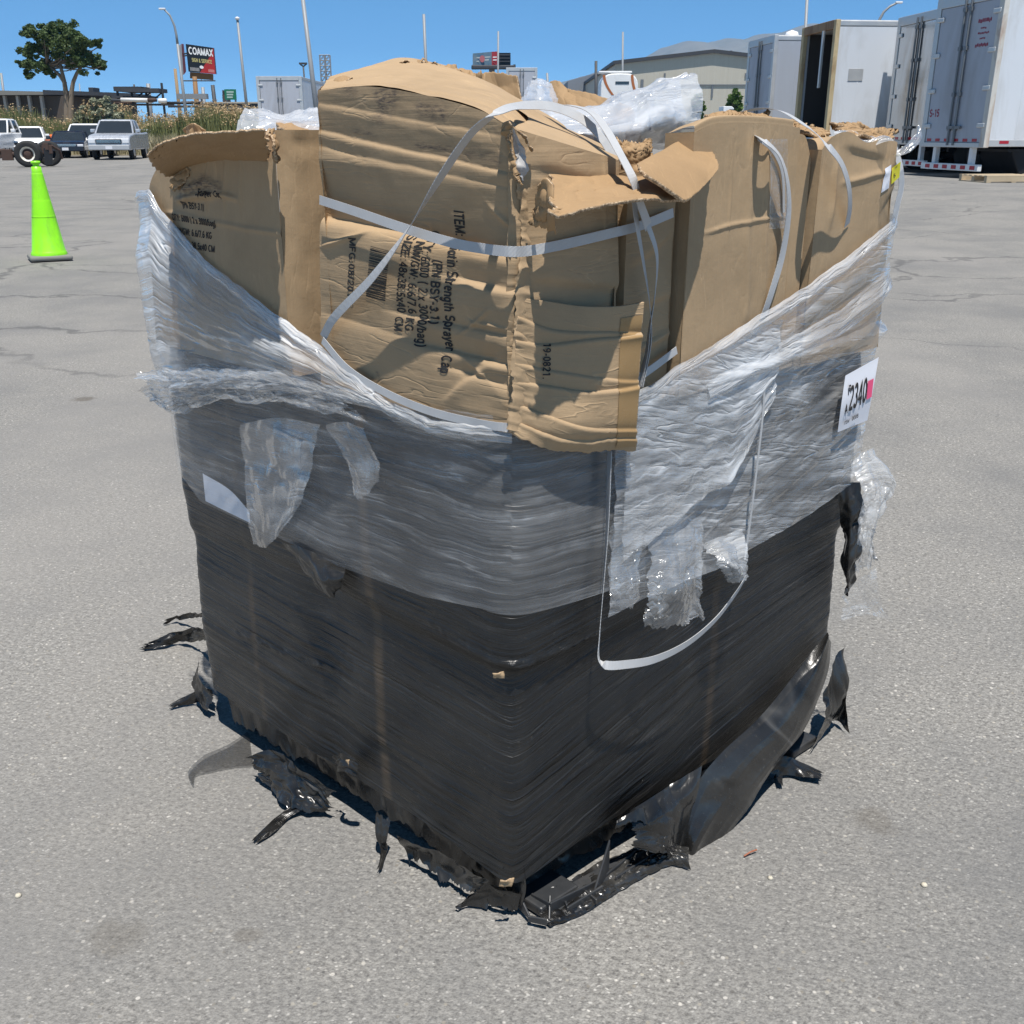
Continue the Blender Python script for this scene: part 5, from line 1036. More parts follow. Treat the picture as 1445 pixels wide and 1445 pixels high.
# little things lying about
M_pebble = pmat('pale_pebble', (.55, .50, .40), .8)
for px, py, r, lb, mt in ((1304, 1250, .006, 'small pale pebble on the asphalt right of the pallet', M_pebble), (1087, 1240, .005, 'pale flake on the asphalt right of the broken corner', M_pebble), (26, 1265, .006, 'tan stone chip on the asphalt at the lower left', M_pebble)):
    q = G(px, py); mb = MB(); mb.lathe([(0.0005, -.3*r), (.8*r, 0), (r, .4*r), (.6*r, .9*r), (0.0005, 1.05*r)], q, 9); o = mb.build('pebble', mt, None, 0, True)
    tag(o, lb, 'pebble')
mb = MB(); a = G(1050, 1208, .004); b = G(1068, 1199, .008); mb.tube([a, (a+b)/2+A3(0, 0, .002), b], .0016, 6); tag(mb.build('twig', pmat('red_brown_twig', (.30, .10, .05), .7)), 'thin reddish twig on the asphalt right of the pallet', 'twig')

# ================================================================ traffic cone
M_lime = pmat('lime_cone_plastic', (.30, .88, .015), .42, .06, 9, dirt=(.16, .30, .07), dscale=7, damt=.55)
M_rub = pmat('grey_rubber', (.20, .195, .18), .8, .15, 14)
q = gpt(71, 367)
cone = empty('traffic_cone', q, .5, 'tall lime green traffic cone on a grey rubber base, alone on the lot', 'traffic cone')
mb = MB(); prof = [(.178, .05), (.178, .07), (.168, .095), (.164, .10)]
mb.lathe(prof+[(.118, .428), (.1165, .438), (.1185, .442), (.1150, .448), (.1140, .458), (.0925, .592), (.0912, .600), (.0895, .604), (.0885, .612), (.0555, .855), (.0545, .864), (.0515, .868), (.0505, .876), (.047, .93), (.030, .935), (.030, .955), (.045, .957), (.045, .985), (.028, .987), (.026, .80)], n=36); mb.build('cone_body', M_lime, cone, 0, True)
mb = MB(); mb.box(-.205, .205, -.205, .205, .010, .058); mb.build('base', M_rub, cone, .018)

# ================================================================ parked vehicles
M_tyre = pmat('tyre_rubber', (.022, .022, .022), .8, .2, 12); M_rim = pmat('wheel_metal', (.55, .55, .56), .35, .1, 9, .6)
M_glass = glassmat('vehicle_glass'); M_chrome = pmat('chrome', (.55, .56, .58), .15, .05, 6, 1.0); M_blkp = pmat('black_trim', (.02, .02, .022), .45)
M_bump = pmat('silver_bumper', (.50, .51, .52), .4, .08, 5, .25); M_lens = pmat('headlight_lens', (.75, .77, .80), .12, .05, 20); M_plate = pmat('licence_plate', (.75, .76, .80), .5)
def paint(nm, c, r=.25, metal=0.0): return pmat(nm, c, r, .04, 4, metal, 0, .6, (.25, .22, .18), 1.0, .12)
PW, PS, PN = paint('white_car_paint', (.78, .79, .80)), paint('silver_car_paint', (.50, .53, .58), .28, .35), paint('dark_blue_car_paint', (.012, .015, .028), .14)
def vehicle(name, label, px, py, yaw, Ln, Wd, belt, roof, hood, mat, bed=False, grp='vehicles parked in front of the reeds', chrome=True):
    r = empty(name, gpt(px, py), math.radians(-90+yaw), label, 'car' if name != 'pickup_truck' else 'pickup truck', grp)
    h = Wd/2; L2 = Ln/2; zb = .34 if not bed else .45
    nose = L2-Ln*.03
    mb = MB(); rear = -L2
    cf = L2-Ln*(.30 if bed else .27)            # foot of the windscreen
    cr_ = -L2+Ln*(.34 if bed else .10)
    prof = [(rear, zb+.12), (rear+.08, zb), (L2-.15, zb), (L2, zb+.15), (L2, hood-.22), (nose-.05, hood-.06), (L2-.5, hood), (cf, belt), (cr_, belt), (rear+.05, belt+(.04 if bed else 0)), (rear, belt-.12)]
    mb.prism(prof, -h, h); mb.build('body', mat, r, .07)
    b = [(cf+.02, -h*.92, belt-.02), (cf+.02, h*.92, belt-.02), (cr_, h*.92, belt-.02), (cr_, -h*.92, belt-.02)]
    tf, tr_ = cf-Ln*.12, cr_+(.12 if bed else Ln*.10)
    t = [(tf, -h*.76, roof-.06), (tf, h*.76, roof-.06), (tr_, h*.76, roof-.06), (tr_, -h*.76, roof-.06)]
    mb = MB(); mb.hexa(b, t); mb.build('windows', M_glass, r, .02)
    mb = MB(); mb.hexa([(x*1.0+(.03 if i < 2 else -.03), y*1.03, z-.02) for i, (x, y, z) in enumerate(t)], [(x+(-.08 if i < 2 else .08), y*.92, z+.06) for i, (x, y, z) in enumerate(t)]); mb.build('roof', mat, r, .03)
    mb = MB()
    for i in range(4): mb.tube([b[i], ((b[i][0]+t[i][0])/2, (b[i][1]+t[i][1])/2*1.012, (b[i][2]+t[i][2])/2), t[i]], .045, 6)
    mx_ = (cf+cr_)/2-.1
    for sg in (-1, 1): mb.tube([(mx_, sg*h*.925, belt), (mx_, sg*h*.765, roof-.05)], .05, 6)
    mb.build('pillars', mat, r)
    mb = MB(); mb.box(L2-.01, L2+.03, -h*.62, h*.62, zb+.30, hood-.20); gr = mb.build('grille', M_blkp, r, .02)
    if chrome:
        mb = MB()
        for k in range(3): zq = zb+.36+k*(hood-.26-zb-.36)/2; mb.box(L2+.032, L2+.05, -h*.58, h*.58, zq-.012, zq+.012)
        mb.build('grille_bar', M_chrome, gr)
    for sg in (-1, 1):
        mb = MB(); mb.box(L2-.10, L2+.025, min(sg*h*.64, sg*h*.97), max(sg*h*.64, sg*h*.97), hood-.40, hood-.18); mb.build('headlight', M_lens, r, .03)
        mb = MB(); xq = cf-.35; mb.box(xq-.08, xq+.08, min(sg*h*.98, sg*(h+.22)), max(sg*h*.98, sg*(h+.22)), belt+.02, belt+.20); mb.build('wing_mirror', mat, r, .04)
    mb = MB(); mb.box(L2-.02, L2+.10, -h*.97, h*.97, zb+.02, zb+.26); bp = mb.build('bumper', M_bump if bed else mat, r, .03)
    mb = MB(); mb.box(L2+.102, L2+.115, -.16, .16, zb+.06, zb+.20); mb.build('licence_plate', M_plate, bp)
    rw = .40 if bed else .34
    for sx in (1, -1):
        for sg in (-1, 1):
            mb = MB(); c = (L2*.62*sx, sg*(h-.12), rw); mb.lathe([(rw*.6, -.11), (rw*.95, -.12), (rw, -.08), (rw, .08), (rw*.95, .12), (rw*.6, .11)], c, 20, 'y'); wt = mb.build('wheel', M_tyre, r, 0, True)
            mb = MB(); mb.lathe([(.02, .0), (rw*.3, .02), (rw*.58, .03), (rw*.62, 0), (rw*.62, -.05)], (c[0], c[1]+sg*.09, c[2]), 16, 'y'); mb.build('rim', M_rim, wt, 0, True)
    if bed:
        mb = MB(); mb.box(rear+.06, cr_-.05, -h+.09, h-.09, belt-.02, belt+.052); mb.build('truck_bed', M_blkp, r)
    return r
vehicle('pickup_truck', 'silver pickup truck with a chrome bumper facing the camera before the reeds', 172, 224, 9, 5.6, 2.0, 1.26, 1.92, 1.18, PS, True)
vehicle('parked_car', 'white car with a dark windscreen half behind the silver pickup truck', 129, 221, 6, 4.9, 1.95, 1.08, 1.76, 1.02, PW, chrome=False)
vehicle('parked_car', 'dark blue sedan with bright headlights between the white cars', 104, 222, 14, 4.9, 1.88, .92, 1.38, .88, PN)
vehicle('parked_car', 'white hatchback with its window posts behind the loose truck wheel', 44, 221, 20, 4.6, 1.9, 1.02, 1.62, .98, PW, chrome=False)
vehicle('pickup_truck', 'white pickup truck cut off by the left edge of the photo', 2, 222, 6, 5.6, 2.0, 1.28, 2.0, 1.24, PW, True)
vehicle('parked_car', 'grey car mostly hidden behind the silver pickup truck and the folded box flap', 203, 218, 12, 4.6, 1.85, 1.0, 1.5, .95, paint('grey_car_paint', (.42, .45, .50), .3, .3), chrome=False)
M_tarp = pmat('orange_tarpaulin', (.80, .17, .03), .6, .12, 9)
q0 = gpt(78, 219)
o = sheet('tarpaulin', [[W(66, 192, 66), W(76, 191, 66), W(86, 193, 66)], [W(66, 198, 65), W(76, 197, 65), W(88, 200, 65)], [W(68, 203, 64.6), W(78, 205, 64.6), W(86, 206, 64.6)], [W(68, 222, 64.4), W(78, 222, 64.4), W(86, 222, 64.4)]], M_tarp, None, 40, 40, amp=.12, freq=2, cre=.15, cfreq=1.6, thick=.02)
tag(o, 'orange tarpaulin bundled up between the white hatchback and the dark blue sedan', 'tarpaulin')
# loose truck axle
q = gpt(42, 236); D = q[1]
M_rust = pmat('rusty_iron', (.075, .045, .035), .85, .3, 8); M_cream = pmat('cream_rim_paint', (.74, .72, .64), .5, .08, 8)
ax = empty('truck_axle', q, math.radians(16), 'loose truck axle with one big wheel and a cream rim standing before the parked cars', 'truck axle')
def bigwheel(parent, x, y, rim=True, r=.49, wd=.28, mt=None):
    mb = MB(); mb.lathe([(r*.56, -wd*.42), (r*.80, -wd*.5), (r*.96, -wd*.42), (r, -wd*.25), (r, wd*.25), (r*.96, wd*.42), (r*.80, wd*.5), (r*.56, wd*.42)], (x, y, r), 40, 'y'); t_ = mb.build('tyre', M_tyre, parent, 0, True)
    if rim:
        mb = MB(); mb.lathe([(r*.60, -wd*.44), (r*.60, -wd*.38), (r*.50, -wd*.34), (r*.47, -wd*.1), (r*.40, .0)], (x, y, r), 32, 'y'); mb.build('rim', mt or M_cream, t_, 0, True)
        mb = MB(); mb.lathe([(r*.41, -.01), (r*.30, -.015), (r*.27, -.02), (r*.26, -wd*.2), (.08, -wd*.25), (.001, -wd*.25)], (x, y, r), 24, 'y'); mb.build('hub', M_rust, t_, 0, True)
    return t_
bigwheel(ax, 0, 0); bigwheel(ax, .02, .34, False)
mb = MB(); mb.tube([(0, .1, .49), (.1, 1.9, .5)], .09, 10); mb.box(-.55, .55, .55, .68, .62, .74); mb.build('axle_beam', M_rust, ax)
bigwheel(ax, .62, 1.15, False); 
mb = MB(); mb.hexa([(.56, -.12, .08), (.86, -.02, .08), (.86, .04, .08), (.56, -.06, .08)], [(.62, -.12, .72), (.92, -.02, .74), (.92, .04, .74), (.62, -.06, .72)]); mb.build('mudflap', M_blkp, ax, .01)
mb = MB(); mb.box(.55, .92, -.06, .1, .50, .82); mb.box(.60, .80, -.1, .0, .64, .90); mb.tube([(.9, 0, .8), (1.15, .2, .62), (1.2, .3, .3)], .05, 7); mb.build('bracket', M_rust, ax, .01)
mb = MB(); mb.tube([(-.45, .3, .45), (-.9, .5, .62), (-1.6, .6, .55)], .07, 7); mb.box(-1.0, -.6, .3, .5, .25, .66); mb.box(-2.3, -.9, .5, .62, .35, .55); mb.build('frame_arm', M_rust, ax, .01)

# ================================================================ leaves, reeds, trees
def leafmat(nm, c1, c2, rough=.6):
    m, nt, out = newmat(nm)
    n1 = noise(nt, coord(nt), .9, 4, .6); n2 = noise(nt, coord(nt), 14, 2)
    b = mixc(nt, ramp(nt, n1, [(.3, 0.0), (.7, 1.0)]), c1, c2); b = mixc(nt, mth(nt, 'MULTIPLY', n2, .35), b, [c*1.5 for c in c2])
    p = N(nt, 'ShaderNodeBsdfPrincipled', {'Base Color': b, 'Roughness': rough, 'Specular IOR Level': .3})
    t = N(nt, 'ShaderNodeBsdfTranslucent', {'Color': b}); mx = N(nt, 'ShaderNodeMixShader', {0: .25, 1: p.outputs[0], 2: t.outputs[0]})
    nt.links.new(mx.outputs[0], out.inputs[0]); return m
def leaves(cs, n, size, rng, flat=.3):
    """leaf-sized quads spread through clumps (centre, radius)"""
    cs = np.array(cs); k = rng.integers(0, len(cs), n)
    d = rng.normal(size=(n, 3)); d /= np.linalg.norm(d, axis=1)[:, None]
    p = cs[k, :3]+d*(cs[k, 3]*rng.uniform(.15, 1, n)**.5)[:, None]*A3(1, 1, .8)
    a = rng.normal(size=(n, 3)); a[:, 2] *= .6; a /= np.linalg.norm(a, axis=1)[:, None]
    b = np.cross(a, rng.normal(size=(n, 3))); b /= np.linalg.norm(b, axis=1)[:, None]+1e-9
    sz = size*rng.uniform(.6, 1.4, n)[:, None]
    v = np.stack([p-a*sz, p+b*sz*.55, p+a*sz, p-b*sz*.55], 1).reshape(-1, 3)
    return v, np.arange(4*n).reshape(n, 4)
rng = np.random.default_rng(5)
M_leaf = leafmat('dark_green_leaves', (.045, .078, .026), (.115, .16, .058)); M_bark = pmat('grey_bark', (.20, .16, .12), .9, .25, 6, bmp=.5)
M_sage = leafmat('grey_green_leaves', (.20, .22, .14), (.38, .39, .28)); M_hedge = leafmat('fresh_green_leaves', (.05, .10, .02), (.12, .19, .05))
def tree(name, label, base, crown_px, D, leafsize, n, mat, trunks, cr=.9, group=None, cat='tree'):
    r = empty(name, base, 0, label, cat, group); b0 = np.array(base)
    cs = []
    for (px, py, rr, dd) in crown_px:
        c = W(px, py, D+dd)-b0; rad = rr/1542*D
        for _ in range(9):
            o = rng.normal(size=3); o = o/np.linalg.norm(o)*rad*.95*rng.uniform()**.4; cs.append([*(c+o), rad*rng.uniform(.22, .5)])
    v, f = leaves(cs, n, leafsize, rng); mkobj('crown', v, f, mat, r, None, False)
    mb = MB()
    for path, r0, r1 in trunks:
        pts = herm(np.array([W(x, y, D+d)-b0 for x, y, d in path]), 8); mb.tube(pts, list(np.linspace(r0, r1, 8)), 8)
    for c in cs[::6]:
        j = trunks[int(rng.integers(0, len(trunks)))][0][-1]; a = W(j[0], j[1], D+j[2])-b0
        m_ = (a+np.array(c[:3]))/2+A3(0, 0, -.25); mb.tube(herm(np.stack([a, m_, np.array(c[:3])]), 5), [.09, .07, .05, .035, .02], 5)
    mb.build('trunk', M_bark, r, 0, True)
    return r
D = 100
base = W(97, 188, D); base[2] = 0
tree('broadleaf_tree', 'big dark green tree with a forked trunk rising behind the low brown building', base,
     [(80, 52, 24, 0), (100, 44, 20, 1), (55, 52, 17, -1), (40, 45, 11, 0), (35, 78, 12, 1), (48, 92, 14, -1), (68, 76, 20, 1), (95, 72, 22, 0), (122, 66, 15, 0), (132, 85, 14, 1), (142, 97, 11, 0), (118, 92, 14, -1), (70, 100, 9, 0), (42, 105, 8, 0), (30, 92, 7, 0), (110, 52, 16, -1), (138, 60, 6, 0), (85, 58, 18, 2), (62, 62, 15, 0), (105, 82, 13, 0), (50, 72, 12, 0), (82, 42, 12, 1), (68, 40, 11, 0), (102, 58, 16, 1), (120, 78, 14, 1), (65, 45, 11, 1)], D, .13, 26000, M_leaf,
     [([(96, 188, 0), (93, 130, 0), (90, 112, 0), (84, 88, 0)], .36, .14), ([(100, 188, 0), (101, 128, 0), (106, 108, 0), (116, 92, 0)], .32, .13), ([(92, 118, 0), (82, 104, 0), (66, 92, 0)], .2, .08)])
base = gpt(150, 205); base = W(148, 190, 67); base[2] = 0
tree('grey_shrub', 'large silvery grey-green shrub among the reeds above the silver pickup', base,
     [(140, 160, 14, 0), (155, 155, 13, 0), (128, 166, 12, 0), (150, 172, 14, 0), (120, 158, 10, 0), (158, 170, 10, 0), (135, 145, 9, 0), (150, 142, 9, 0), (165, 164, 8, 0), (112, 168, 8, 0)], 67, .09, 9000, M_sage,
     [([(140, 215, 0), (138, 190, 0), (132, 165, 0)], .14, .05), ([(146, 215, 0), (150, 185, 0), (152, 160, 0)], .12, .05)], cat='shrub')
for i, (px, py, rr, hh, lb) in enumerate(((1037, 138, 9, 16, 'bright green tree beside the white truck in front of the warehouse'), (985, 143, 8, 12, 'green tree half behind the plastic bag in front of the warehouse'), (917, 142, 6, 9, 'small green tree left of the plastic bag before the warehouse'))):
    base = W(px, 188, 120); base[2] = 0
    tree('small_tree', lb, base, [(px, py, rr, 0), (px-3, py+8, rr*.9, 0), (px+4, py+6, rr*.9, 0), (px, py+18, rr, 0), (px+1, py-6, rr*.6, 0)], 120, .2, 1600, M_hedge, [([(px, 186, 0), (px, 165, 0), (px, 150, 0)], .14, .06)], group='small trees along the warehouse')
# reeds: too many to count
def blades(n, x0, x1, y0, y1, h0, h1, w, rng, lean=.18, hfun=None):
    x = rng.uniform(x0, x1, n); y = rng.uniform(y0, y1, n); h = rng.uniform(h0, h1, n)
    if hfun is not None: h = h*hfun(x)
    a = rng.uniform(0, math.pi, n); dx, dy = np.cos(a)*w/2, np.sin(a)*w/2
    lx, ly = rng.normal(size=n)*lean*h, rng.normal(size=n)*lean*h
    z = np.zeros(n)
    P = [np.stack([x-dx, y-dy, z], 1), np.stack([x+dx, y+dy, z], 1), np.stack([x+dx*.8+lx*.35, y+dy*.8+ly*.35, h*.6], 1), np.stack([x-dx*.8+lx*.35, y-dy*.8+ly*.35, h*.6], 1),
         np.stack([x+lx, y+ly, h], 1)]
    v = np.stack(P, 1).reshape(-1, 3); k = np.arange(n)*5
    f = [list(q) for q in np.stack([k, k+1, k+2, k+3], 1)]+[list(q) for q in np.stack([k+3, k+2, k+4], 1)]
    return v, f, np.stack([x+lx, y+ly, h], 1)
hf = lambda x: .72+.45*vn(x*.35, 0, 0, 3)+.12*np.sin(x*1.9)
M_reed = leafmat('green_reed_leaves', (.11, .14, .05), (.26, .27, .12)); M_plume = leafmat('tan_reed_plumes', (.36, .25, .13), (.55, .41, .24)); M_dry = leafmat('dry_pale_grass', (.28, .25, .15), (.47, .43, .29))
v, f, tips = blades(15000, -36, -14.5, 66.5, 74, 1.7, 2.6, .07, rng, .10, hf)
o = mkobj('reeds', v, f, M_reed, None, None, False); tag(o, 'tall green reeds growing behind the parked cars', 'reeds', kind='stuff')
k = rng.choice(len(tips), 6500); t_ = tips[k]; k2 = t_[:, 0] > -27; keep = k2 | (rng.uniform(size=len(k)) < .25); t_ = t_[keep]
cs = np.c_[t_, np.full(len(t_), .16)]
v, f = leaves(cs, 12000, .065, rng); o = mkobj('reed_plumes', v, f, M_plume, None, None, False); tag(o, 'tan feathery plumes over the green reeds', 'reeds', kind='stuff')
v, f, _ = blades(13000, -36, -13.6, 64.8, 68, .5, 1.35, .05, rng, .22)
o = mkobj('dry_grass', v, f, M_dry, None, None, False); tag(o, 'dry pale grass along the verge behind the parked cars', 'grass', kind='stuff')

# ================================================================ left background
M_galv = pmat('galvanised_steel', (.27, .285, .30), .6, .12, 5, .2); M_dark = pmat('dark_steel', (.05, .052, .058), .6, .15, 3); M_wood = pmat('weathered_wood_pole', (.30, .21, .12), .9, .2, 3)
M_brick = pmat('brown_wall', (.085, .068, .055), .9, .15, 1.5, bmp=.3); M_conc = pmat('pale_concrete', (.42, .40, .37), .85, .1, 1.2); M_roof = pmat('grey_gravel_roof', (.20, .195, .18), .9, .12, 1.5); M_lid = pmat('pale_lamp_housing', (.72, .73, .74), .4)
D = 118
bl_ = empty('low_building', W(60, 188, D)*A3(1, 1, 0), 0, 'long low brown building with pale concrete posts below the big tree', 'building'); o_ = W(60, 188, D)*A3(1, 1, 0)
def X_(px, D): return (px-CX)/1542*D
def Z_(py, D): return HC+(188-py)/1542*D
mb = MB(); mb.box(X_(-60, D)-o_[0], X_(100, D)-o_[0], 0, 22, 0, Z_(139, D)); mb.build('wall', M_brick, bl_)
mb = MB(); mb.hexa([(X_(-60, D)-o_[0], -1.2, Z_(139, D)), (X_(78, D)-o_[0], -1.2, Z_(138, D)), (X_(118, D)-o_[0], 22, Z_(139, D)), (X_(-60, D)-o_[0], 23, Z_(139, D))], [(X_(-60, D)-o_[0], -1.2, Z_(131, D)), (X_(76, D)-o_[0], -1.2, Z_(134, D)), (X_(118, D)-o_[0], 22, Z_(128, D)), (X_(-60, D)-o_[0], 23, Z_(126, D))]); mb.build('roof', M_roof, bl_)
mb = MB(); mb.hexa([(X_(77, D)-o_[0], -1.4, Z_(138, D)), (X_(168, D)-o_[0], 6, Z_(137, D)), (X_(168, D)-o_[0], 12, Z_(137, D)), (X_(77, D)-o_[0], 10, Z_(138, D))], [(X_(77, D)-o_[0], -1.4, Z_(132, D)), (X_(168, D)-o_[0], 6, Z_(133, D)), (X_(168, D)-o_[0], 12, Z_(133, D)), (X_(77, D)-o_[0], 10, Z_(132, D))]); mb.build('canopy', M_dark, bl_)
for px in (-40, -18, 1, 17, 35, 51, 68):
    mb = MB(); mb.box(X_(px-1.6, D)-o_[0], X_(px+1.6, D)-o_[0], -.55, -.02, 0, Z_(139, D)); mb.build('post', M_conc, bl_)
mb = MB(); mb.box(X_(103, D)-o_[0], X_(110, D)-o_[0], 6, 8, Z_(133, D), Z_(125, D)); mb.build('rooftop_unit', M_dark, bl_, .05)
# steel rack with pipes
D = 88
rk = empty('pipe_rack', W(200, 188, D)*A3(1, 1, 0), 0, 'dark steel rack stacked with pipes behind the reeds', 'pipe rack'); o_ = W(200, 188, D)*A3(1, 1, 0)
bx = lambda mb, p0, p1, q0, q1, y0, y1: mb.box(X_(p0, D)-o_[0], X_(p1, D)-o_[0], y0, y1, Z_(q1, D), Z_(q0, D))
for px in (170, 190, 210, 233):
    mb = MB(); bx(mb, px-1.2, px+1.2, (122 if px == 233 else 128), 214, .4, .6); mb.build('upright', M_dark, rk)
mb = MB(); bx(mb, 168, 207, 127, 133, 0, 2); bx(mb, 182, 233, 129.5, 134.5, -.4, 1.8); bx(mb, 165, 192, 139, 142, -.2, 2); bx(mb, 196, 218, 139, 141, .2, 2); bx(mb, 164, 240, 149, 151, 0, 2)
for p0, p1 in ((195, 206), (206, 217), (222, 233)): mb.tube([(X_(p0, D)-o_[0], .5, Z_(142, D)), (X_(p1, D)-o_[0], .5, Z_(134, D))], .06, 5)
mb.build('shelf', M_dark, rk)
pipes = [(165, 192, 145, 1.5, M_dark), (170, 195, 148, 1.4, M_rust), (200, 225, 147, 1.3, M_galv), (236, 290, 148.5, 1.8, pmat('black_pipe', (.02, .02, .022), .5)), (264, 292, 147.6, 1.3, M_rust), (245, 300, 153, 1.5, M_dark)]
for a, b, yy, rr, mt in pipes:
    mb = MB(); mb.tube([(X_(a, D)-o_[0], -.6, Z_(yy, D)), (X_(b, D)-o_[0], -.6, Z_(yy, D))], rr/1542*D, 10); mb.build('pipe', mt, rk, 0, True)
mb = MB(); mb.tube([(X_(183, D)-o_[0], -1, Z_(144.4, D)), (X_(220, D)-o_[0], -1, Z_(145, D))], 2.5/1542*D, 12); mb.build('pipe', pmat('white_pipe', (.75, .74, .72), .5), rk, 0, True)
mb = MB(); mb.tube([(X_(220, D)-o_[0], -1, Z_(145, D)), (X_(232, D)-o_[0], -1, Z_(145, D))], 2.4/1542*D, 12); mb.build('pipe', M_rust, rk, 0, True)
mb = MB(); mb.lathe([(.01, -.35), (.18, -.3), (.19, .3), (.01, .35)], (X_(240, D)-o_[0], -1, Z_(146, D)), 14, 'x'); mb.build('tank', pmat('white_tank', (.78, .78, .77), .4), rk, 0, True)
mb = MB(); bx(mb, 239, 282, 134.5, 141.5, 3, 3.6); bx(mb, 248, 250, 141, 214, 3.2, 3.4); bx(mb, 272, 274, 141, 214, 3.2, 3.4); tag(mb.build('guard_rail', M_galv), 'pale galvanised panel on posts behind the sign pole', 'panel').location = o_
# sign
D = 96
o_ = W(277, 188, D)*A3(1, 1, 0)
sg = empty('pole_sign', o_, 0, 'two-sided COAMAX sign in black and red on a rust brown pole', 'sign')
M_sblk = pmat('black_sign_face', (.012, .012, .014), .35); M_sred = pmat('red_sign_face', (.42, .022, .02), .4); M_swht = pmat('white_sign_letters', (.85, .85, .85), .5); M_syel = pmat('yellow_sign_letters', (.62, .55, .22), .5); M_sback = pmat('grey_sign_back', (.30, .33, .36), .6); M_brn = pmat('brown_pole_paint', (.24, .13, .055), .7, .15, 2)
def sp(px, py, d=0.0): return W(px, py, D+d)-o_
mb = MB(); mb.tube([A3(0, 0, 0)+A3(X_(281, D)-o_[0], 0, 0), sp(274.5, 108)], [.24, .20], 10); mb.build('pole', M_brn, sg, 0, True)
TLs, TRs, BRs, BLs = sp(262, 62, 0), sp(301, 67.5, .9), sp(304.5, 104.5, .9), sp(266, 101, 0)
def face(a, b, c, d, th, nm, mt, dy=0.0):
    off = A3(0, th, 0); z = A3(0, dy, 0); mb = MB(); mb.hexa([a+z, b+z, b+off+z, a+off+z][::1], [d+z, c+z, c+off+z, d+off+z]); return mb.build(nm, mt, sg)
pf = face(BLs, BRs, TRs, TLs, .3, 'panel', M_sblk)
def onp(u, v, d=.012): return ((1-v)*((1-u)*TLs+u*TRs)+v*((1-u)*BLs+u*BRs))-A3(0, d, 0)
mkobj('red_corner', np.array([onp(.42, 1), onp(1, 1), onp(1, .02), onp(.98, .02), onp(.88, .3), onp(.60, .72)]), [[0, 1, 2, 3, 4, 5]], M_sred, pf, None, False)
fs_ = lambda q: np.array([onp(x, y, .03) for x, y in q])
letter('sign_text', 'COAMAX', fs_, M_swht, pf, (.08, .355), (.97, .335), (0, -.265), .03, 0)
letter('sign_text', 'SIGN & SERVICE', fs_, M_syel, pf, (.17, .62), (.90, .62), (0, -.14), .02, 0)
letter('sign_text', '1800 W.', fs_, M_swht, pf, (.08, .93), (.40, .95), (0, -.10), .01, 0) if False else None
for (u0, u1, v0_, v1_, mt) in ((.08, .42, .83, .96, pmat('faded_white_strip', (.34, .33, .33), .6)), (.74, .97, .84, .95, pmat('faded_pink_strip', (.58, .26, .24), .6))):
    k = 7; vs, fs = [], []
    for i in range(k):
        a = u0+(u1-u0)*i/k; b = a+(u1-u0)/k*.72; n = len(vs); vs += [onp(a, v0_, .02), onp(b, v0_, .02), onp(b, v1_, .02), onp(a, v1_, .02)]; fs.append([n, n+1, n+2, n+3])
    mkobj('small_print', np.array(vs), fs, mt, pf, None, False)
mkobj('white_oval', np.array([onp(.50+.075*math.cos(a), .79+.06*math.sin(a), .02) for a in np.linspace(0, 2*math.pi, 20)[:-1]]), [list(range(19))], M_swht, pf, None, False)
face(sp(268, 110.5, .3), sp(300, 113, 1.1), sp(300, 104.5, 1.1), sp(268, 101.5, .3), .25, 'lower_board', M_brn)
face(sp(255, 106, .2), sp(259, 105, .0), sp(256, 62, .0), sp(250, 66, .2), .2, 'side_panel', M_sback); face(sp(259, 105, -.05), sp(262, 101, .6), sp(258.5, 62, .6), sp(256, 62, -.05), .15, 'side_panel', M_sred)
mb = MB(); mb.tube([sp(258, 76, .3), sp(266, 75, .3)], .06, 6); mb.build('bracket', M_dark, sg); mb = MB(); mb.tube([sp(258, 79, .3), sp(266, 78, .3)], .06, 6); mb.build('bracket', M_dark, sg); mb = MB(); mb.tube([sp(257, 114, -1.2), sp(304, 114, -1.2)], .05, 6); mb.tube([sp(284, 112, .2), sp(284, 114, -1.2)], .04, 6); mb.build('bracket', M_dark, sg)

def pole(name, label, top, low, D, r0, r1, mat=None, cat='pole', group='light poles and masts round the lot'):
    """A pole through two pixels at distance D, carried down to the ground."""
    a, b = W(*top, D), W(*low, D); k = (a[2])/(a[2]-b[2]); g_ = a+(b-a)*k; g_[1] = D
    r = empty(name, g_, 0, label, cat, group); mb = MB(); mb.tube([A3(0, 0, 0), a-g_], [r1, r0], 10); mb.build('shaft', mat or M_galv, r, 0, True)
    return r, g_
r, g_ = pole('street_lamp', 'curved arm street lamp rising just left of the COAMAX sign', (250.5, 62), (262, 158), 84, .10, .14, cat='street lamp')
mb = MB(); mb.tube([W(x, y, 84)-g_ for x, y in ((250.5, 62), (249, 50), (246, 36), (240, 22), (232, 13.5))], [.10, .09, .08, .07, .06], 8); mb.build('arm', M_galv, r, 0, True)
mb = MB(); c = W(230, 12.5, 84)-g_; mb.box(c[0]-.30, c[0]+.18, -.12, .12, c[2]-.07, c[2]+.06); mb.build('lamp_head', M_lid, r, .04)
r, g_ = pole('light_mast', 'tall thin mast with a small white head right of the COAMAX sign', (335, 27), (347, 140), 110, .12, .17, cat='light pole')
mb = MB(); c = W(335, 27, 110)-g_; mb.lathe([(.05, -.15), (.22, 0), (.22, .14), (.05, .22), (.001, .22)], c, 12); mb.build('lamp_head', M_lid, r, 0, True)
pole('leaning_pole', 'thick grey pole leaning left beside the white box trailer at the left', (427, -4), (447, 160), 48, .085, .125, group='light poles and masts round the lot')
r, g_ = pole('light_mast', 'short twin-headed lamp post behind the white box trailer at the left', (428, 94), (430, 118), 120, .09, .1, M_dark, 'light pole')
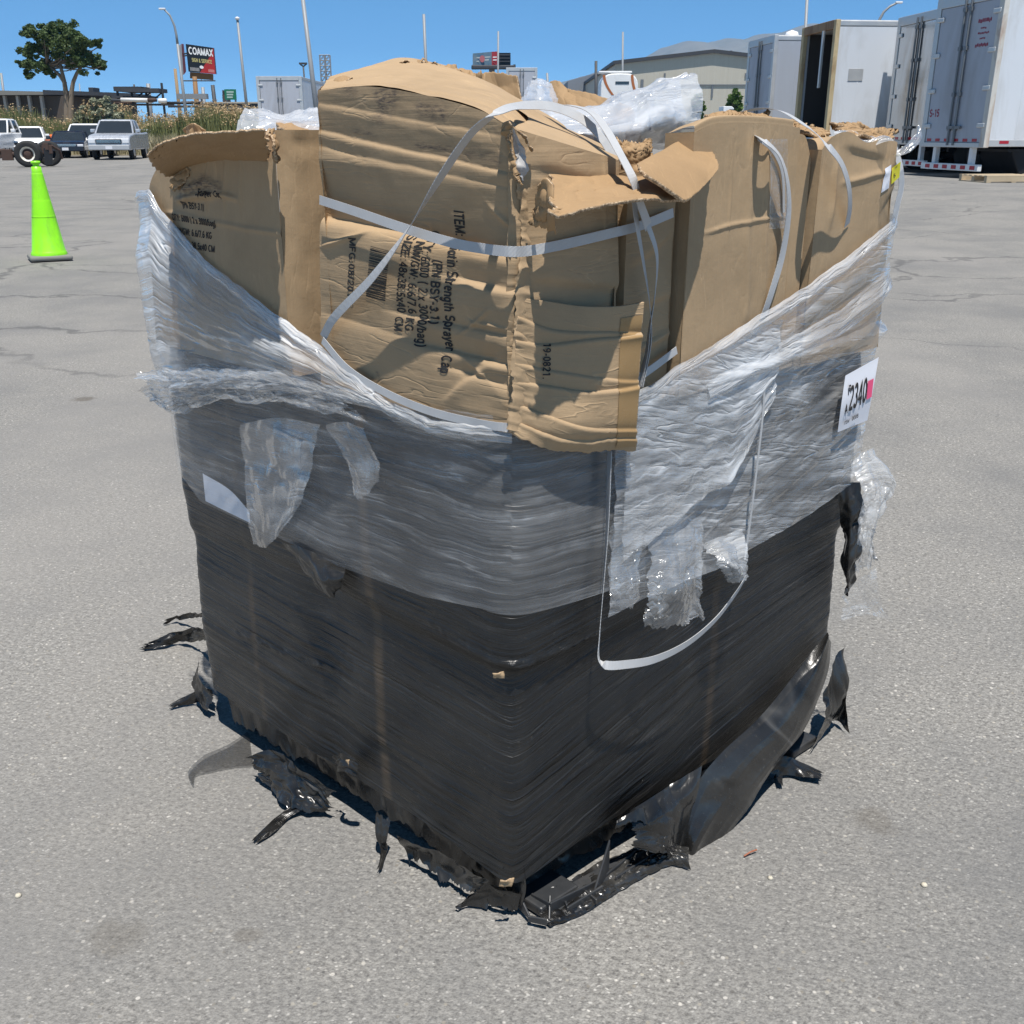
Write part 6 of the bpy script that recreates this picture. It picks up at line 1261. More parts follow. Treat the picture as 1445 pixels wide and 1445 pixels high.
for sx in (-1, 1):
    mb = MB(); c = W(428, 94, 120)-g_; mb.tube([c, c+A3(.38*sx, 0, .28)], .07, 6); mb.box(c[0]+.2*sx-.22, c[0]+.2*sx+.22, -.15, .15, c[2]+.22, c[2]+.4); mb.build('lamp_head', M_dark, r)
pole('light_mast', 'plain mast showing above the crushed corner box', (598, 20), (600.3, 75), 95, .12, .14, cat='light pole')
pole('light_mast', 'slim mast standing over the billboard', (703.2, 44), (703, 72), 150, .12, .14, cat='light pole')
pole('light_mast', 'slim mast rising behind the white truck with orange stripes', (879, 45), (878.6, 92), 130, .11, .13, cat='light pole')
pole('light_mast', 'grey mast rising behind the trailer with the open doorway', (1139, -3), (1136.5, 45), 75, .10, .13, cat='light pole')
r, g_ = pole('street_lamp', 'curved arm street lamp above the trailer with the dirty chrome doors', (1239, 40), (1238, 70), 70, .10, .13, cat='street lamp')
mb = MB(); mb.tube([W(x, y, 70)-g_ for x, y in ((1239, 40), (1241, 28), (1247, 17), (1256, 9), (1266, 4))], [.10, .09, .08, .07, .06], 8); mb.build('arm', M_galv, r, 0, True)
mb = MB(); c = W(1267, 3.5, 70)-g_; mb.box(c[0]-.15, c[0]+.28, -.1, .1, c[2]-.06, c[2]+.06); mb.build('lamp_head', M_lid, r, .03)
for nm, tp_, lw_, D_, rr_, lb in (('utility_pole', (247, 97), (251, 135), 92, .16, 'wooden utility pole directly left of the sign pole'), ('utility_pole', (286, 123), (288, 145), 130, .25, 'grey post right of the sign pole'), ('utility_pole', (300, 120), (303, 145), 120, .26, 'dark slanted post right of the sign'), ('utility_pole', (1.5, 103), (5, 130), 140, .18, 'utility pole at the left edge above the low building'), ('utility_pole', (112, 118), (113, 130), 150, .1, 'thin post above the roof of the low building'), ('utility_pole', (189, 119), (190, 130), 150, .16, 'short dark post over the pipe rack'), ('utility_pole', (209, 118), (210, 130), 150, .35, 'pale thick post over the pipe rack'),
                           ('utility_pole', (841, 86), (841, 110), 140, .22, 'dark vent stack left of the warehouse'), ('utility_pole', (772, 103), (773, 118), 160, .2, 'short post between the standing flaps at the back')):
    pole(nm, lb, tp_, lw_, D_, rr_*.8, rr_, M_wood if 'wooden' in lb else M_dark if 'dark' in lb else M_galv, 'utility pole', 'utility poles and posts in the distance')
# insulators on the wooden pole
# lattice tower pair
D = 260
o_ = W(465, 188, D)*A3(1, 1, 0); tw_ = empty('lattice_tower', o_, 0, 'twin grey lattice stacks in the distance left of the crushed box', 'tower')
for px in (461, 468.5):
    mb = MB(); x0 = X_(px, D)-o_[0]; zt_ = Z_(87, D); hw = .55
    for sx in (-1, 1):
        for sy in (-1, 1): mb.tube([(x0+hw*sx, hw*sy, 0), (x0+hw*sx, hw*sy, zt_)], .09, 5)
    for k in range(16):
        za = zt_*k/16; zb_ = zt_*(k+1)/16
        for sy in (-1, 1): mb.tube([(x0-hw, hw*sy, za), (x0+hw, hw*sy, zb_)], .07, 4); mb.tube([(x0-hw, hw*sy, zb_), (x0+hw, hw*sy, zb_)], .09, 4)
    mb.build('stack', M_galv, tw_)
# long low shed, highway sign, trailer box at left
D = 140
o_ = W(330, 188, D)*A3(1, 1, 0); sh = empty('long_shed', o_, 0, 'long low pale shed with a dark fascia behind the reeds', 'building')
mb = MB(); mb.box(X_(285, D)-o_[0], X_(470, D)-o_[0], 0, 18, 0, Z_(153, D)); mb.build('wall', pmat('pale_pink_wall', (.50, .45, .43), .85), sh)
mb = MB(); mb.box(X_(284, D)-o_[0], X_(471, D)-o_[0], -.3, 18, Z_(153, D), Z_(149, D)); mb.build('fascia', M_dark, sh)
mb = MB(); mb.box(X_(284, D)-o_[0], X_(471, D)-o_[0], -.6, 18.3, Z_(149, D)+.003, Z_(147, D)); mb.build('roof', pmat('tan_roof_edge', (.45, .40, .33), .8), sh)
D = 180
o_ = W(332, 188, D)*A3(1, 1, 0); hs = empty('highway_sign', o_, 0, 'green highway sign beside the tall thin mast', 'sign'); M_grn = pmat('green_sign_face', (.01, .16, .08), .5)
mb = MB(); mb.box(X_(322, D)-o_[0], X_(338, D)-o_[0], 0, .2, Z_(144, D), Z_(130.5, D)); p_ = mb.build('panel', M_grn, hs)
mb = MB()
for k in range(3): mb.box(X_(325, D)-o_[0], X_(335-k, D)-o_[0], -.03, -.01, Z_(134+k*3.4, D)-.12, Z_(134+k*3.4, D)+.12)
mb.build('sign_line', pmat('white_sign_line', (.4, .52, .46), .5), p_)
mb = MB(); mb.tube([(X_(324, D)-o_[0], .3, 0), (X_(324, D)-o_[0], .3, Z_(131, D))], .15, 6); mb.tube([(X_(336, D)-o_[0], .3, 0), (X_(336, D)-o_[0], .3, Z_(131, D))], .15, 6); mb.build('post', M_galv, hs)
mb = MB(); mb.box(X_(314, D)-o_[0], X_(321, D)-o_[0], 2, 4, 0, Z_(137, D)); mb.box(X_(314.5, D)-o_[0], X_(315.6, D)-o_[0], 2, 3, Z_(137, D), Z_(131, D)); tag(mb.build('rooftop_unit', M_brick), 'small dark brown block beside the green highway sign', 'plant unit').location = o_

# ================================================================ trailers
M_twh = pmat('white_trailer_panel', (.68, .715, .76), .45, .04, .8, dirt=(.40, .38, .34), dscale=1.1, damt=.55); M_tgr = pmat('shade_grey_trailer_door', (.44, .46, .51), .55, .05, 1.0, dirt=(.28, .27, .27), dscale=1.1, damt=.55)  # door colour is darkened for the shade on the rear faces
M_alu = pmat('aluminium_rail', (.60, .60, .59), .45, .1, 4, .5); M_red = pmat('red_reflector', (.42, .015, .03), .35); M_wht = pmat('white_reflector', (.78, .78, .78), .4); M_rod = pmat('grey_lock_rod', (.20, .21, .22), .5, .15, 6, .4)
M_rpost = pmat('rusty_cream_post', (.62, .60, .55), .7, .1, 3, dirt=(.28, .11, .03), dscale=2.2, damt=1.0); M_rframe = pmat('rusty_cream_frame', (.52, .42, .25), .8, .25, 3, dirt=(.20, .085, .03), dscale=2.5, damt=1.0); M_rhead = pmat('rusty_header', (.30, .20, .12), .8, .3, 4, dirt=(.12, .05, .02), dscale=2.5, damt=.9); M_tin = pmat('inner_dark_lining', (.045, .04, .038), .9)
M_chrd = pmat('dirty_chrome_door', (.52, .54, .56), .16, .12, 2.0, .95, dirt=(.30, .25, .19), dscale=1.1, damt=.85)
GT = 'box trailers parked in a row on the right'
def trailer(label, P0, P1, length, zb, zt_, doors='grey', open_=False, wheels=True, group=GT, sidemat=None, slide=1.6, name='box_trailer', z0_=None):
    P0, P1 = np.array(P0, float), np.array(P1, float)
    rv = P1-P0; wd = np.linalg.norm(rv); ang = math.atan2(rv[1], rv[0])-math.pi/2
    gz_ = gzz(*P0) if z0_ is None else z0_
    r = empty(name, (P0[0], P0[1], gz_), ang, label, 'trailer', group)     # x forward along the side, y across the rear
    h0, h1 = zb-gz_, zt_-gz_; sm = sidemat or M_twh; t = .04
    mb = MB(); mb.box(.06, length, 0, t, h0+.14, h1-.16)
    for j in range(int(length/1.22)): mb.box(.7+j*1.22, .735+j*1.22, -.004, t-.01, h0+.145, h1-.165)
    mb.build('side_wall', sm, r)
    mb = MB(); mb.box(.06, length, wd-t, wd, h0+.14, h1-.16); mb.box(length, length+t, 0, wd, h0+.14, h1-.16); mb.build('side_wall', sm, r)
    mb = MB(); mb.box(.05, length+.04, -.01, wd+.01, h1-.16, h1); mb.build('roof', M_alu, r, .03)
    mb = MB(); mb.box(.05, length+.04, -.012, wd+.012, h0, h0+.14); mb.build('floor_rail', M_alu, r, .01)
    mb = MB(); mb.box(-.02, .10, -.03, .14, h0-.02, h1+.01); mb.build('corner_post', M_rframe if open_ else M_rpost if 'rusty' in label else M_alu, r, .01)
    mb = MB(); mb.box(-.02, .10, wd-.14, wd+.03, h0-.02, h1+.01); mb.build('corner_post', M_rframe if open_ else M_alu, r, .01)
    mb = MB(); mb.box(-.022, .11, .142, wd-.142, h1-.2, h1+.012); mb.build('header', M_rhead if open_ else M_alu, r, .01)
    mb = MB(); mb.box(-.022, .11, .142, wd-.142, h0-.02, h0+.08); mb.build('sill', M_rpost if open_ else M_alu, r, .01)
    if not open_:
        dm = {'grey': M_tgr, 'chrome': M_chrd}[doors]
        for k in (0, 1):
            y0 = .145+k*(wd-.29)/2; y1 = y0+(wd-.29)/2-.012
            mb = MB(); mb.box(.0, .06, y0, y1, h0+.085, h1-.205); d_ = mb.build('rear_door', dm, r, .008)
            for yy in ((y1-.10,) if k == 0 else (y0+.10,)):
                mb = MB(); mb.tube([(-.035, yy, h0+.02), (-.035, yy, h1-.08)], .026, 7)
                for q_ in (.12, .35, .65, .9): zq = h0+(h1-h0)*q_; mb.box(-.06, .0, yy-.05, yy+.05, zq-.04, zq+.04)
                mb.box(-.07, -.03, yy-.22, yy+.06, h0+.36, h0+.42)
                mb.build('lock_rod', M_rod, d_)
            ye = y0+.03 if k == 0 else y1-.03
            for q_ in (.14, .38, .62, .86):
                mb = MB(); zq = h0+(h1-h0)*q_; mb.box(-.04, .0, ye-.13, ye+.13, zq-.05, zq+.05); mb.build('hinge', M_alu, d_, .02)
            for j in range(3):
                mb = MB(); yq = y0+.12+j*.34; mb.box(-.006, -.002, yq, yq+.17, h0+.10, h0+.16); mb.build('reflector', M_red, d_)
    else:
        mb = MB(); mb.box(length*.35, length*.35+.05, .05, wd-.05, h0+.14, h1-.17); mb.box(.2, length*.35, wd-.08, wd-.045, h0+.14, h1-.17); mb.box(.2, length*.35, .045, .08, h0+.14, h1-.17); mb.build('lining', M_tin, r)
        mb = MB(); mb.tube([(.5, .3, h0+.14), (.7, .36, h0+1.35)], .10, 10); mb.build('roll', M_galv, r, 0, True)
        mb = MB(); mb.box(-.05, .0, wd*.30, wd*.30+.1, h0+1.4, h1-.2); mb.build('strap_rail', M_alu, r)
    for j in range(int(min(length, 6)/.62)):
        x = .35+j*.62; mb = MB(); mb.box(x, x+.22, -.016, -.0125, h0+.06, h0+.12); mb.build('reflector', M_red if j % 2 == 0 else M_wht, r)
    # bumper and running gear
    mb = MB()
    for yy in (.5, wd-.5): mb.box(.05, .16, yy-.06, yy+.06, .24, h0-.02)
    mb.box(.0, .1, .1, wd-.1, .16, .30); bp = mb.build('bumper', M_wht, r, .01)
    for j in range(6):
        mb = MB(); yq = .2+j*(wd-.5)/5.5; mb.box(-.006, -.002, yq, yq+.18, .19, .27); mb.build('reflector', M_red, bp)
    if wheels:
        for xx in (slide, slide+1.25):
            for yy in (.30, wd-.30):
                mb = MB(); rr = .46; rr = min(rr, (h0-.04)/2*1.0+.12)
                mb.lathe([(rr*.5, -.24), (rr*.95, -.26), (rr, -.2), (rr, .2), (rr*.95, .26), (rr*.5, .24)], (xx, yy, rr), 24, 'y'); w_ = mb.build('wheel', M_tyre, r, 0, True)
                sgn = -1 if yy < 1 else 1
                mb = MB(); mb.lathe([(.02, 0), (rr*.2, .03), (rr*.3, .1), (rr*.5, .16), (rr*.56, .2)], (xx, yy, rr), 18, 'y') if False else mb.lathe([(rr*.56, sgn*.2), (rr*.5, sgn*.14), (rr*.3, sgn*.1), (rr*.2, sgn*.16), (.01, sgn*.17)], (xx, yy, rr), 18, 'y'); mb.build('rim', M_wht, w_, 0, True)
        mb = MB(); mb.box(slide-.6, slide+2, .5, .6, h0-.18, h0-.001); mb.box(slide-.6, slide+2, wd-.6, wd-.5, h0-.18, h0-.001); mb.tube([(slide, .2, .4), (slide, wd-.2, .4)], .08, 7); mb.tube([(slide+1.25, .2, .4), (slide+1.25, wd-.2, .4)], .08, 7); mb.build('axle_frame', M_blkp, r)
    lx = length-1.6
    mb = MB(); mb.box(lx, lx+.12, .3, .42, .0, h0); mb.box(lx, lx+.12, wd-.42, wd-.3, .0, h0); mb.build('landing_leg', M_rod, r)
    return r
t4 = trailer('nearest white trailer at the right edge, its shade-darkened rear doors marked S-15, rusty corner post', (9.96, 23.0), (9.52, 25.35), 12, .98, 4.03)
# lettering on its doors
wd4 = np.linalg.norm(np.array([9.52, 25.35])-np.array([9.96, 23.0])); h0_, h1_ = .98-gzz(9.96, 23), 4.03-gzz(9.96, 23)
fd = lambda q: np.array([(-.004, wd4-x, z) for x, z in q])
M_rtx = pmat('dark_red_lettering', (.30, .02, .05), .6)
letter('door_text', 'S-15', fd, M_rtx, t4, (.20, h0_+.62), (.58, h0_+.62), (0, .16), .02, 0)
for k, (zz_, hw_, hh_) in enumerate(((2.42, .22, .045), (2.28, .09, .02), (2.18, .17, .03), (2.08, .10, .02), (1.95, .20, .05))):
    letter('door_text', ('Trailer Rental', 'SALT LAKE', 'SALES LEASING', 'STORAGE', '801-4000')[k], fd, M_rtx, t4, (1.78-hw_, h0_+zz_), (1.78+hw_, h0_+zz_), (0, hh_), .01, 0) if False else None
def smudge_text(nm, y, z, hw, hh, seed):
    rb = random.Random(seed); vs, fs = [], []; x = y-hw
    while x < y+hw:
        w_ = rb.uniform(.018, .045); n = len(vs); zo = rb.uniform(-.2, .2)*hh; vs += [(x, z+zo), (x+w_, z+zo), (x+w_, z+hh+zo), (x, z+hh+zo)]; fs.append([n, n+1, n+2, n+3]); x += w_+rb.uniform(.008, .018)
    mkobj(nm, fd(vs), fs, M_rtx, t4, None, False)
for k, a in enumerate(((2.44, .22, .07), (2.32, .10, .03), (2.22, .18, .035), (2.12, .09, .03), (1.98, .22, .06))): smudge_text('door_lettering', 1.80, h0_+a[0], a[1], a[2], k)
trailer('trailer with dirty mirror-like chrome rear doors between two white trailers', (10.12, 26.5), (9.89, 28.9), 12, 1.0, 4.0, 'chrome', slide=1.4)
t2 = trailer('white trailer with its rear open and a rusty door frame, dark inside', (8.38, 29.2), (8.15, 31.6), 11, 1.0, 4.0, open_=True)
mb = MB(); mb.box(.45, .85, -.012, -.004, 2.55-.32, 2.85-.32); mb.build('vent_plate', M_alu, t2, .004)
trailer('farthest grey trailer on the right, left of the trailer with the open doorway', (7.85, 33.6), (7.60, 36.0), 10, 1.0, 4.0, sidemat=pmat('grey_trailer_panel', (.40, .43, .48), .5, .05, .8, dirt=(.3, .3, .31), dscale=.6, damt=.3))
trailer('white box trailer standing alone at the left beside the leaning pole', (X_(430, 60), 60), (X_(368, 60), 60.0), 17, 1.0, Z_(114, 60), 'grey', group='box trailers at the back of the lot', z0_=0.0)
trailer('white trailer showing between the two standing cardboard flaps', (X_(757, 75), 75), (X_(715, 75), 75), 12, 1.0, Z_(103, 75), 'grey', group='box trailers at the back of the lot', z0_=0.0)
# black block added for the shade under the trailer, pallets
q = gpt(1432, 252)
M_blkfill = pmat('black_shade_and_panel', (.010, .010, .012), .6)
dc = empty('shade_block', (12.6, 23.35, gzz(12, 23)), 0, 'black block added for the shade under the nearest trailer', 'shade block')
mb = MB(); mb.hexa([(-1.6, 0, .0), (2.6, 0, 0), (2.6, 1.8, 0), (-1.6, 1.8, 0)], [(-1.9, 0, .62), (2.9, 0, .62), (2.9, 1.8, .62), (-1.9, 1.8, .62)]); mb.build('shade_body', M_blkfill, dc, .03)  # solid black shape added as the dark shade below the trailer floor
mb = MB(); mb.box(-1.95, 2.95, -.04, 1.84, .55, .61); mb.build('rim', M_blkfill, dc)
M_plw = pmat('pale_pallet_wood', (.50, .40, .27), .85, .2, 5)
def wpal(label, x, y, rz):
    r = empty('wooden_pallet', (x, y, gzz(x, y)), rz, label, 'pallet', 'wooden pallets by the trailers')
    for k in range(6): mb = MB(); mb.box(-.6, .6, -.5+k*.18, -.5+k*.18+.1, .115, .135); mb.build('board', M_plw, r)
    for yy in (-.5, -.05, .4): mb = MB(); mb.box(-.6, .6, yy, yy+.09, .02, .113); mb.build('stringer', M_plw, r)
    for k in range(3): mb = MB(); mb.box(-.6+k*.55, -.5+k*.55, -.5, .5, .0, .0185); mb.build('bottom_board', M_plw, r)
wpal('pale wooden pallet on the ground below the nearest trailer, at its left', 10.0, 22.1, .15); wpal('pale wooden pallet on the ground below the nearest trailer, at the photo edge', 11.3, 22.2, -.1)
me = MB(); c = W(1117, 54, 60); me.tube([(0, 0, 0), (0, 0, c[2]-.3)], .08, 8); me.lathe([(.08, c[2]-.3), (.32, c[2]-.15), (.40, c[2]+.05), (.3, c[2]+.3), (.001, c[2]+.4)], (0, 0, 0), 18)
o = me.build('globe_lamp', pmat('white_lamp_globe', (.8, .8, .82), .4), None, 0, True); o.location = (c[0], c[1], 0); tag(o, 'round white lamp globe on a post over the farthest trailer', 'lamp')

# ================================================================ far middle: billboard, truck, warehouse, mountains
D = 190
o_ = W(693, 188, D)*A3(1, 1, 0); bb = empty('billboard', o_, 0, 'billboard with a blue and red poster, seen over the crushed box', 'billboard')
def bp_(px, py, d=0): return W(px, py, D+d)-o_
def slab(q, th, nm, mt, par=None):
    mb = MB(); off = A3(0, th, 0); mb.hexa([q[3], q[2], q[2]+off, q[3]+off], [q[0], q[1], q[1]+off, q[0]+off]); return mb.build(nm, mt, par or bb)
m, nt, out = newmat('poster_print')
ob = coord(nt); n1 = noise(nt, ob, .5, 5, .6); base = mixc(nt, ramp(nt, n1, [(.35, 0.0), (.65, 1.0)]), (.05, .15, .24), (.20, .24, .27))
p = N(nt, 'ShaderNodeBsdfPrincipled', {'Base Color': base, 'Roughness': .6}); nt.links.new(p.outputs[0], out.inputs[0])
po = slab([bp_(667, 75.5), bp_(694, 73, 1), bp_(694, 92, 1), bp_(667, 93)], .3, 'poster', m)
slab([bp_(694, 73, .95), bp_(703, 72.5, 1.3), bp_(703, 91.5, 1.3), bp_(694, 92, .95)], .3, 'poster', pmat('red_poster', (.36, .03, .04), .6))
mkobj('poster_spot', np.array([bp_(680.5+3.6*math.cos(a), 83+5*math.sin(a), .35) for a in np.linspace(0, 2*math.pi, 17)[:-1]]), [list(range(16))], pmat('poster_spot_red', (.45, .13, .14), .6), po, None, False)
for x0, x1, yy in ((671, 677, 81), (684, 692, 80), (672, 676, 86), (684, 690, 84)): mkobj('poster_line', np.array([bp_(x0, yy, .2), bp_(x1, yy-.4, .2), bp_(x1, yy+1, .2), bp_(x0, yy+1.4, .2)]), [[0, 1, 2, 3]], pmat('poster_line_pale', (.5, .52, .5), .6), po, None, False)
for yy in (80, 84): mkobj('poster_line', np.array([bp_(695.5, yy, .85), bp_(701, yy-.2, .9), bp_(701, yy+1.2, .9), bp_(695.5, yy+1.4, .85)]), [[0, 1, 2, 3]], M_swht, po, None, False)
slab([bp_(703, 74.5, 1.2), bp_(720.5, 74.5, 4), bp_(720.5, 93, 4), bp_(703, 93, 1.2)], .3, 'back_panel', M_blkfill)
mb = MB()
for yy in (78, 82.5, 87): mb.tube([bp_(704, yy, 1.0), bp_(720, yy, 3.8)], .12, 5)
mb.tube([bp_(694, 96, 3), bp_(694, 96, 3)*A3(1, 1, 0)], .5, 10); mb.tube([bp_(666, 95, -.6), bp_(726, 95, 2.5)], .35, 6); mb.tube([bp_(726, 91, 2.5), bp_(726, 95.5, 2.5)], .2, 6); mb.build('catwalk', M_dark, bb)
# white lorry cab with orange arcs
D = 62
o_ = W(872, 188, D)*A3(1, 1, 0); tk = empty('lorry', o_, 0, 'white lorry cab seen from behind with orange curved stripes and a narrow dark window', 'lorry')
def prof(z): return 1.0
half = (898-846)/2/1542*D; zt_ = Z_(110, D); zb_ = 1.1
secs = []
for x, k in ((-1, 0), ):
    pass
ring = []
for t in np.linspace(0, 1, 15):
    a = math.pi*t; ring.append((-half*math.copysign(abs(math.cos(a))**.55, math.cos(a)), zt_-.95+.95*abs(math.sin(a))**.6))
ring = [(-half, zb_)]+ring+[(half, zb_)]
mb = MB(); mb.prism(ring, 0, 2.2); mb.build('cab', pmat('white_lorry_paint', (.80, .80, .79), .3), tk, .06)
M_org = pmat('orange_brown_stripe', (.42, .14, .045), .4)
def arcst(sx, x0, x1):
    pts = [(X_(x0+(x1-x0)*t**1.8, D)-o_[0], Z_(112+26*t, D)) for t in np.linspace(0, 1, 10)]
    vs = []; 
    for x, z in pts: vs += [(x-.075, -.012, z), (x+.075, -.012, z)]
    mkobj('stripe', np.array(vs), [[2*i, 2*i+1, 2*i+3, 2*i+2] for i in range(9)], M_org, tk, None, False)
arcst(-1, 850, 863); arcst(1, 889, 896)
mb = MB(); mb.box(X_(866, D)-o_[0], X_(885, D)-o_[0], -.02, .01, Z_(124, D), Z_(120.5, D)); mb.build('rear_window', M_glass, tk, .006)
mb = MB(); mb.box(X_(843, D)-o_[0], X_(889, D)-o_[0], .1, 1.2, Z_(109.5, D), Z_(107, D)); mb.build('roof_fairing', M_wht, tk, .03)
mb = MB(); mb.box(-.45, .45, -3.2, 4, .75, 1.08); mb.build('chassis', M_blkp, tk)
for yy in (-2.4, -1.1, 3.2):
    for sx in (-1, 1): mb = MB(); mb.lathe([(.25, -.2), (.47, -.22), (.5, -.15), (.5, .15), (.47, .22), (.25, .2)], (sx*.85, yy, .5), 20, 'x'); mb.build('wheel', M_tyre, tk, 0, True)
# small white truck in front of the warehouse
D = 100; o_ = W(1027, 188, D)*A3(1, 1, 0); wt = empty('lorry', o_, 0, 'small white lorry cab in front of the warehouse by the bright green tree', 'lorry')
mb = MB(); mb.prism([(-.55, .6), (1.2, .6), (1.2, 2.2), (.55, 2.45), (.40, 3.4), (.2, 3.55), (-.55, 3.55)], 0, 2.2); mb.build('cab', PW, wt, .05)
mb = MB(); mb.hexa([(.565, -.01, 2.5), (.565, 2.21, 2.5), (.0, 2.21, 2.5), (.0, -.01, 2.5)], [(.43, -.01, 3.3), (.43, 2.21, 3.3), (.0, 2.21, 3.3), (.0, -.01, 3.3)]); mb.build('windows', M_glass, wt)
for xx in (-.3, .75): mb = MB(); mb.lathe([(.2, -.2), (.5, -.2), (.5, .2), (.2, .2)], (xx, 1.1, .5), 16, 'y'); mb.build('wheel', M_tyre, wt)
# warehouse
D = 150
o_ = W(1000, 188, D)*A3(1, 1, 0); wh = empty('warehouse', o_, 0, 'large beige metal warehouse with a low gable in the distance', 'warehouse')
m, nt, out = newmat('beige_metal_siding'); ob = coord(nt)
n1 = noise(nt, mapping(nt, ob, (5.0, 5.0, .02)), 1.0, 3, .5); base = mixc(nt, n1, (.46, .43, .355), (.56, .53, .445))
n2 = noise(nt, mapping(nt, ob, (.3, .3, .3)), 1.0, 4); base = mixc(nt, mth(nt, 'MULTIPLY', n2, .35), base, (.42, .385, .31))
p = N(nt, 'ShaderNodeBsdfPrincipled', {'Base Color': base, 'Roughness': .6, 'Normal': bump(nt, n1, .5, .1)}); nt.links.new(p.outputs[0], out.inputs[0])
xl, xr, zr, ze = X_(865.5, D)-o_[0], X_(1136, D)-o_[0], Z_(84.5, D), Z_(98, D)
mb = MB(); mb.prism([(xl, 0), (xr, 0), (xr, ze), (0, zr), (xl, ze)], 0, 70); mb.build('wall', m, wh)
mb = MB(); e = .35
mb.hexa([(xl-e, -.5, ze-.1), (0, -.5, zr), (0, 70.5, zr), (xl-e, 70.5, ze-.1)], [(xl-e, -.5, ze+.35), (0, -.5, zr+.45), (0, 70.5, zr+.45), (xl-e, 70.5, ze+.35)])
mb.hexa([(0.002, -.5, zr), (xr+e, -.5, ze-.1), (xr+e, 70.5, ze-.1), (0.002, 70.5, zr)], [(0.002, -.5, zr+.45), (xr+e, -.5, ze+.35), (xr+e, 70.5, ze+.35), (0.002, 70.5, zr+.45)]); mb.build('roof', M_dark, wh)
for px, y0, y1, w_ in ((903, 118, 132, 4), (934, 110, 117, 2.4), (1001, 126, 141, 2.6), (1046, 110, 116, 2)): mb = MB(); mb.box(X_(px-w_/2, D)-o_[0], X_(px+w_/2, D)-o_[0], -.12, -.003, Z_(y1, D), Z_(y0, D)); mb.build('vent', M_rod, wh)
mb = MB(); mb.box(xl+8, xr, -.14, -.02, Z_(125, D)-.06, Z_(125, D)+.06); mb.build('conduit', M_rod, wh)
mb = MB(); mb.box(X_(1029, D)-o_[0], X_(1031.5, D)-o_[0], 3, 4, Z_(84, D), Z_(79, D)); mb.build('roof_vent', M_rod, wh)
o2 = W(820, 188, 210)*A3(1, 1, 0); D = 210
mb = MB(); mb.prism([(X_(800, D)-o2[0], 0), (X_(872, D)-o2[0], 0), (X_(872, D)-o2[0], Z_(108, D)), (X_(846, D)-o2[0], Z_(108, D)), (X_(800, D)-o2[0], Z_(120, D))], 0, 30); o = mb.build('grey_shed', pmat('grey_shed_siding', (.22, .24, .27), .7)); o.location = o2; tag(o, 'grey sloped shed between the standing flap and the warehouse', 'building')
# mountains
x = np.linspace(-1400, 5200, 260); 
def mtn(name, D, pts, depth, mat, seed):
    pts = np.array(pts); px = np.linspace(pts[0, 0], pts[-1, 0], 220); py = np.interp(px, pts[:, 0], pts[:, 1])-2.2*np.abs(fb(px*.09, 0, 0, seed, 4))+.8
    xs = X_(px, D); zs = np.maximum(HC+(188-py)/1542*D, 1)
    rows = []
    for t in np.linspace(0, 1, 26):
        k = np.sin(t*np.pi/2); z = zs*k*(1+.16*(1-k)*fb(xs*.004, t*7, 0, seed+3, 3)); rows.append(np.stack([xs+60*fb(xs*.003, t*5, 0, seed+9, 3)*(1-t), np.full_like(xs, D-depth*(1-t))+160*fb(xs*.005, t*4, 0, seed+5, 3)*(1-t), np.where(t == 0, -5, z)], 1))
    rows.append(np.stack([xs, np.full_like(xs, D+depth), xs*0-5], 1))
    return gridobj(name, np.array(rows), mat)
M_mt = pmat('dry_mountain_slopes', (.20, .19, .15), .95, .3, .004, dirt=(.10, .115, .07), dscale=.006, damt=.6)
o = mtn('mountains', 6000, [(640, 160), (760, 130), (850, 106), (905, 90), (925, 79), (945, 74), (960, 71), (985, 73), (1010, 67), (1030, 70), (1052, 63), (1085, 60), (1117, 50), (1150, 62), (1250, 58), (1400, 70), (1600, 90)], 1800, M_mt, 4); tag(o, 'dry mountain range far behind the warehouse', kind='structure')
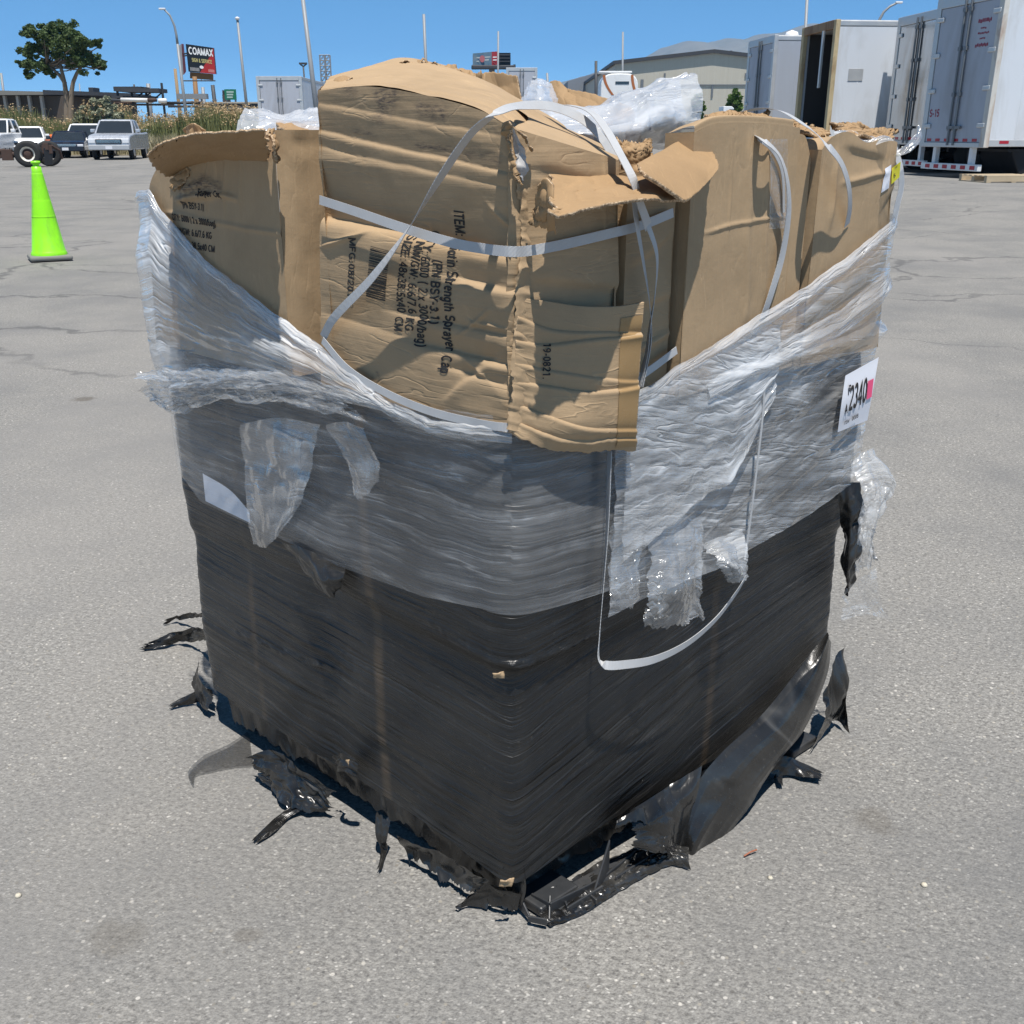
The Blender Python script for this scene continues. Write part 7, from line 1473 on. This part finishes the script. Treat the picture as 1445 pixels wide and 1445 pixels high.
# ================================================================ air, light, camera
HAZE = True
if HAZE:
    mb = MB(); mb.box(-4000, 6500, -80, 8600, -9, 640); hz = mb.build('haze', None); m, nt, out = newmat('blue_air')
    pv = N(nt, 'ShaderNodeVolumePrincipled', {'Color': (.26, .56, 1, 1), 'Density': 1e-4}); nt.links.new(pv.outputs[0], out.inputs[1]); hz.data.materials.append(m); tag(hz, kind='stuff', label='thin bluish air')
EL, AZ = math.radians(71.5), math.radians(13)          # sun behind the camera, a little to the right
ldir = Vector((-math.sin(AZ)*math.cos(EL), math.cos(AZ)*math.cos(EL), -math.sin(EL)))
sun = bpy.data.lights.new('sun', 'SUN'); sun.energy = 5.0; sun.angle = math.radians(.53); sun.color = (1.0, .955, .89)
so = bpy.data.objects.new('sun', sun); COL.objects.link(so); so.rotation_euler = ldir.to_track_quat('-Z', 'Y').to_euler()
wd_ = bpy.data.worlds.new('World'); sc.world = wd_; wd_.use_nodes = True; nt = wd_.node_tree; nt.nodes.clear()
sky = nt.nodes.new('ShaderNodeTexSky'); sky.sky_type = 'NISHITA'; sky.sun_disc = False; sky.sun_elevation = EL; sky.sun_rotation = math.pi-AZ; sky.altitude = 4000; sky.air_density = .5; sky.dust_density = 0; sky.ozone_density = 5
bg = nt.nodes.new('ShaderNodeBackground'); bg.inputs['Strength'].default_value = .15; wo = nt.nodes.new('ShaderNodeOutputWorld')
hs_ = nt.nodes.new('ShaderNodeHueSaturation'); hs_.inputs['Hue'].default_value = .482; hs_.inputs['Saturation'].default_value = 1.08; nt.links.new(sky.outputs[0], hs_.inputs['Color']); nt.links.new(hs_.outputs[0], bg.inputs[0]); nt.links.new(bg.outputs[0], wo.inputs[0])
cam = bpy.data.cameras.new('camera'); cam.sensor_width = 36; cam.lens = 36*FPX/1445; cam.clip_start = .05; cam.clip_end = 30000
co_ = bpy.data.objects.new('camera', cam); COL.objects.link(co_); co_.location = (0, 0, HC); co_.rotation_euler = (math.pi/2-TH, 0, 0)
sc.camera = co_
sc.render.engine = 'CYCLES'; cy = sc.cycles
cy.use_denoising = True; cy.max_bounces = 8; cy.transparent_max_bounces = 20; cy.diffuse_bounces = 3; cy.glossy_bounces = 3; cy.caustics_reflective = False; cy.caustics_refractive = False; cy.sample_clamp_indirect = 6
vs_ = sc.view_settings; vs_.view_transform = 'Standard'; vs_.look = 'None'; vs_.exposure = .32; vs_.gamma = 1
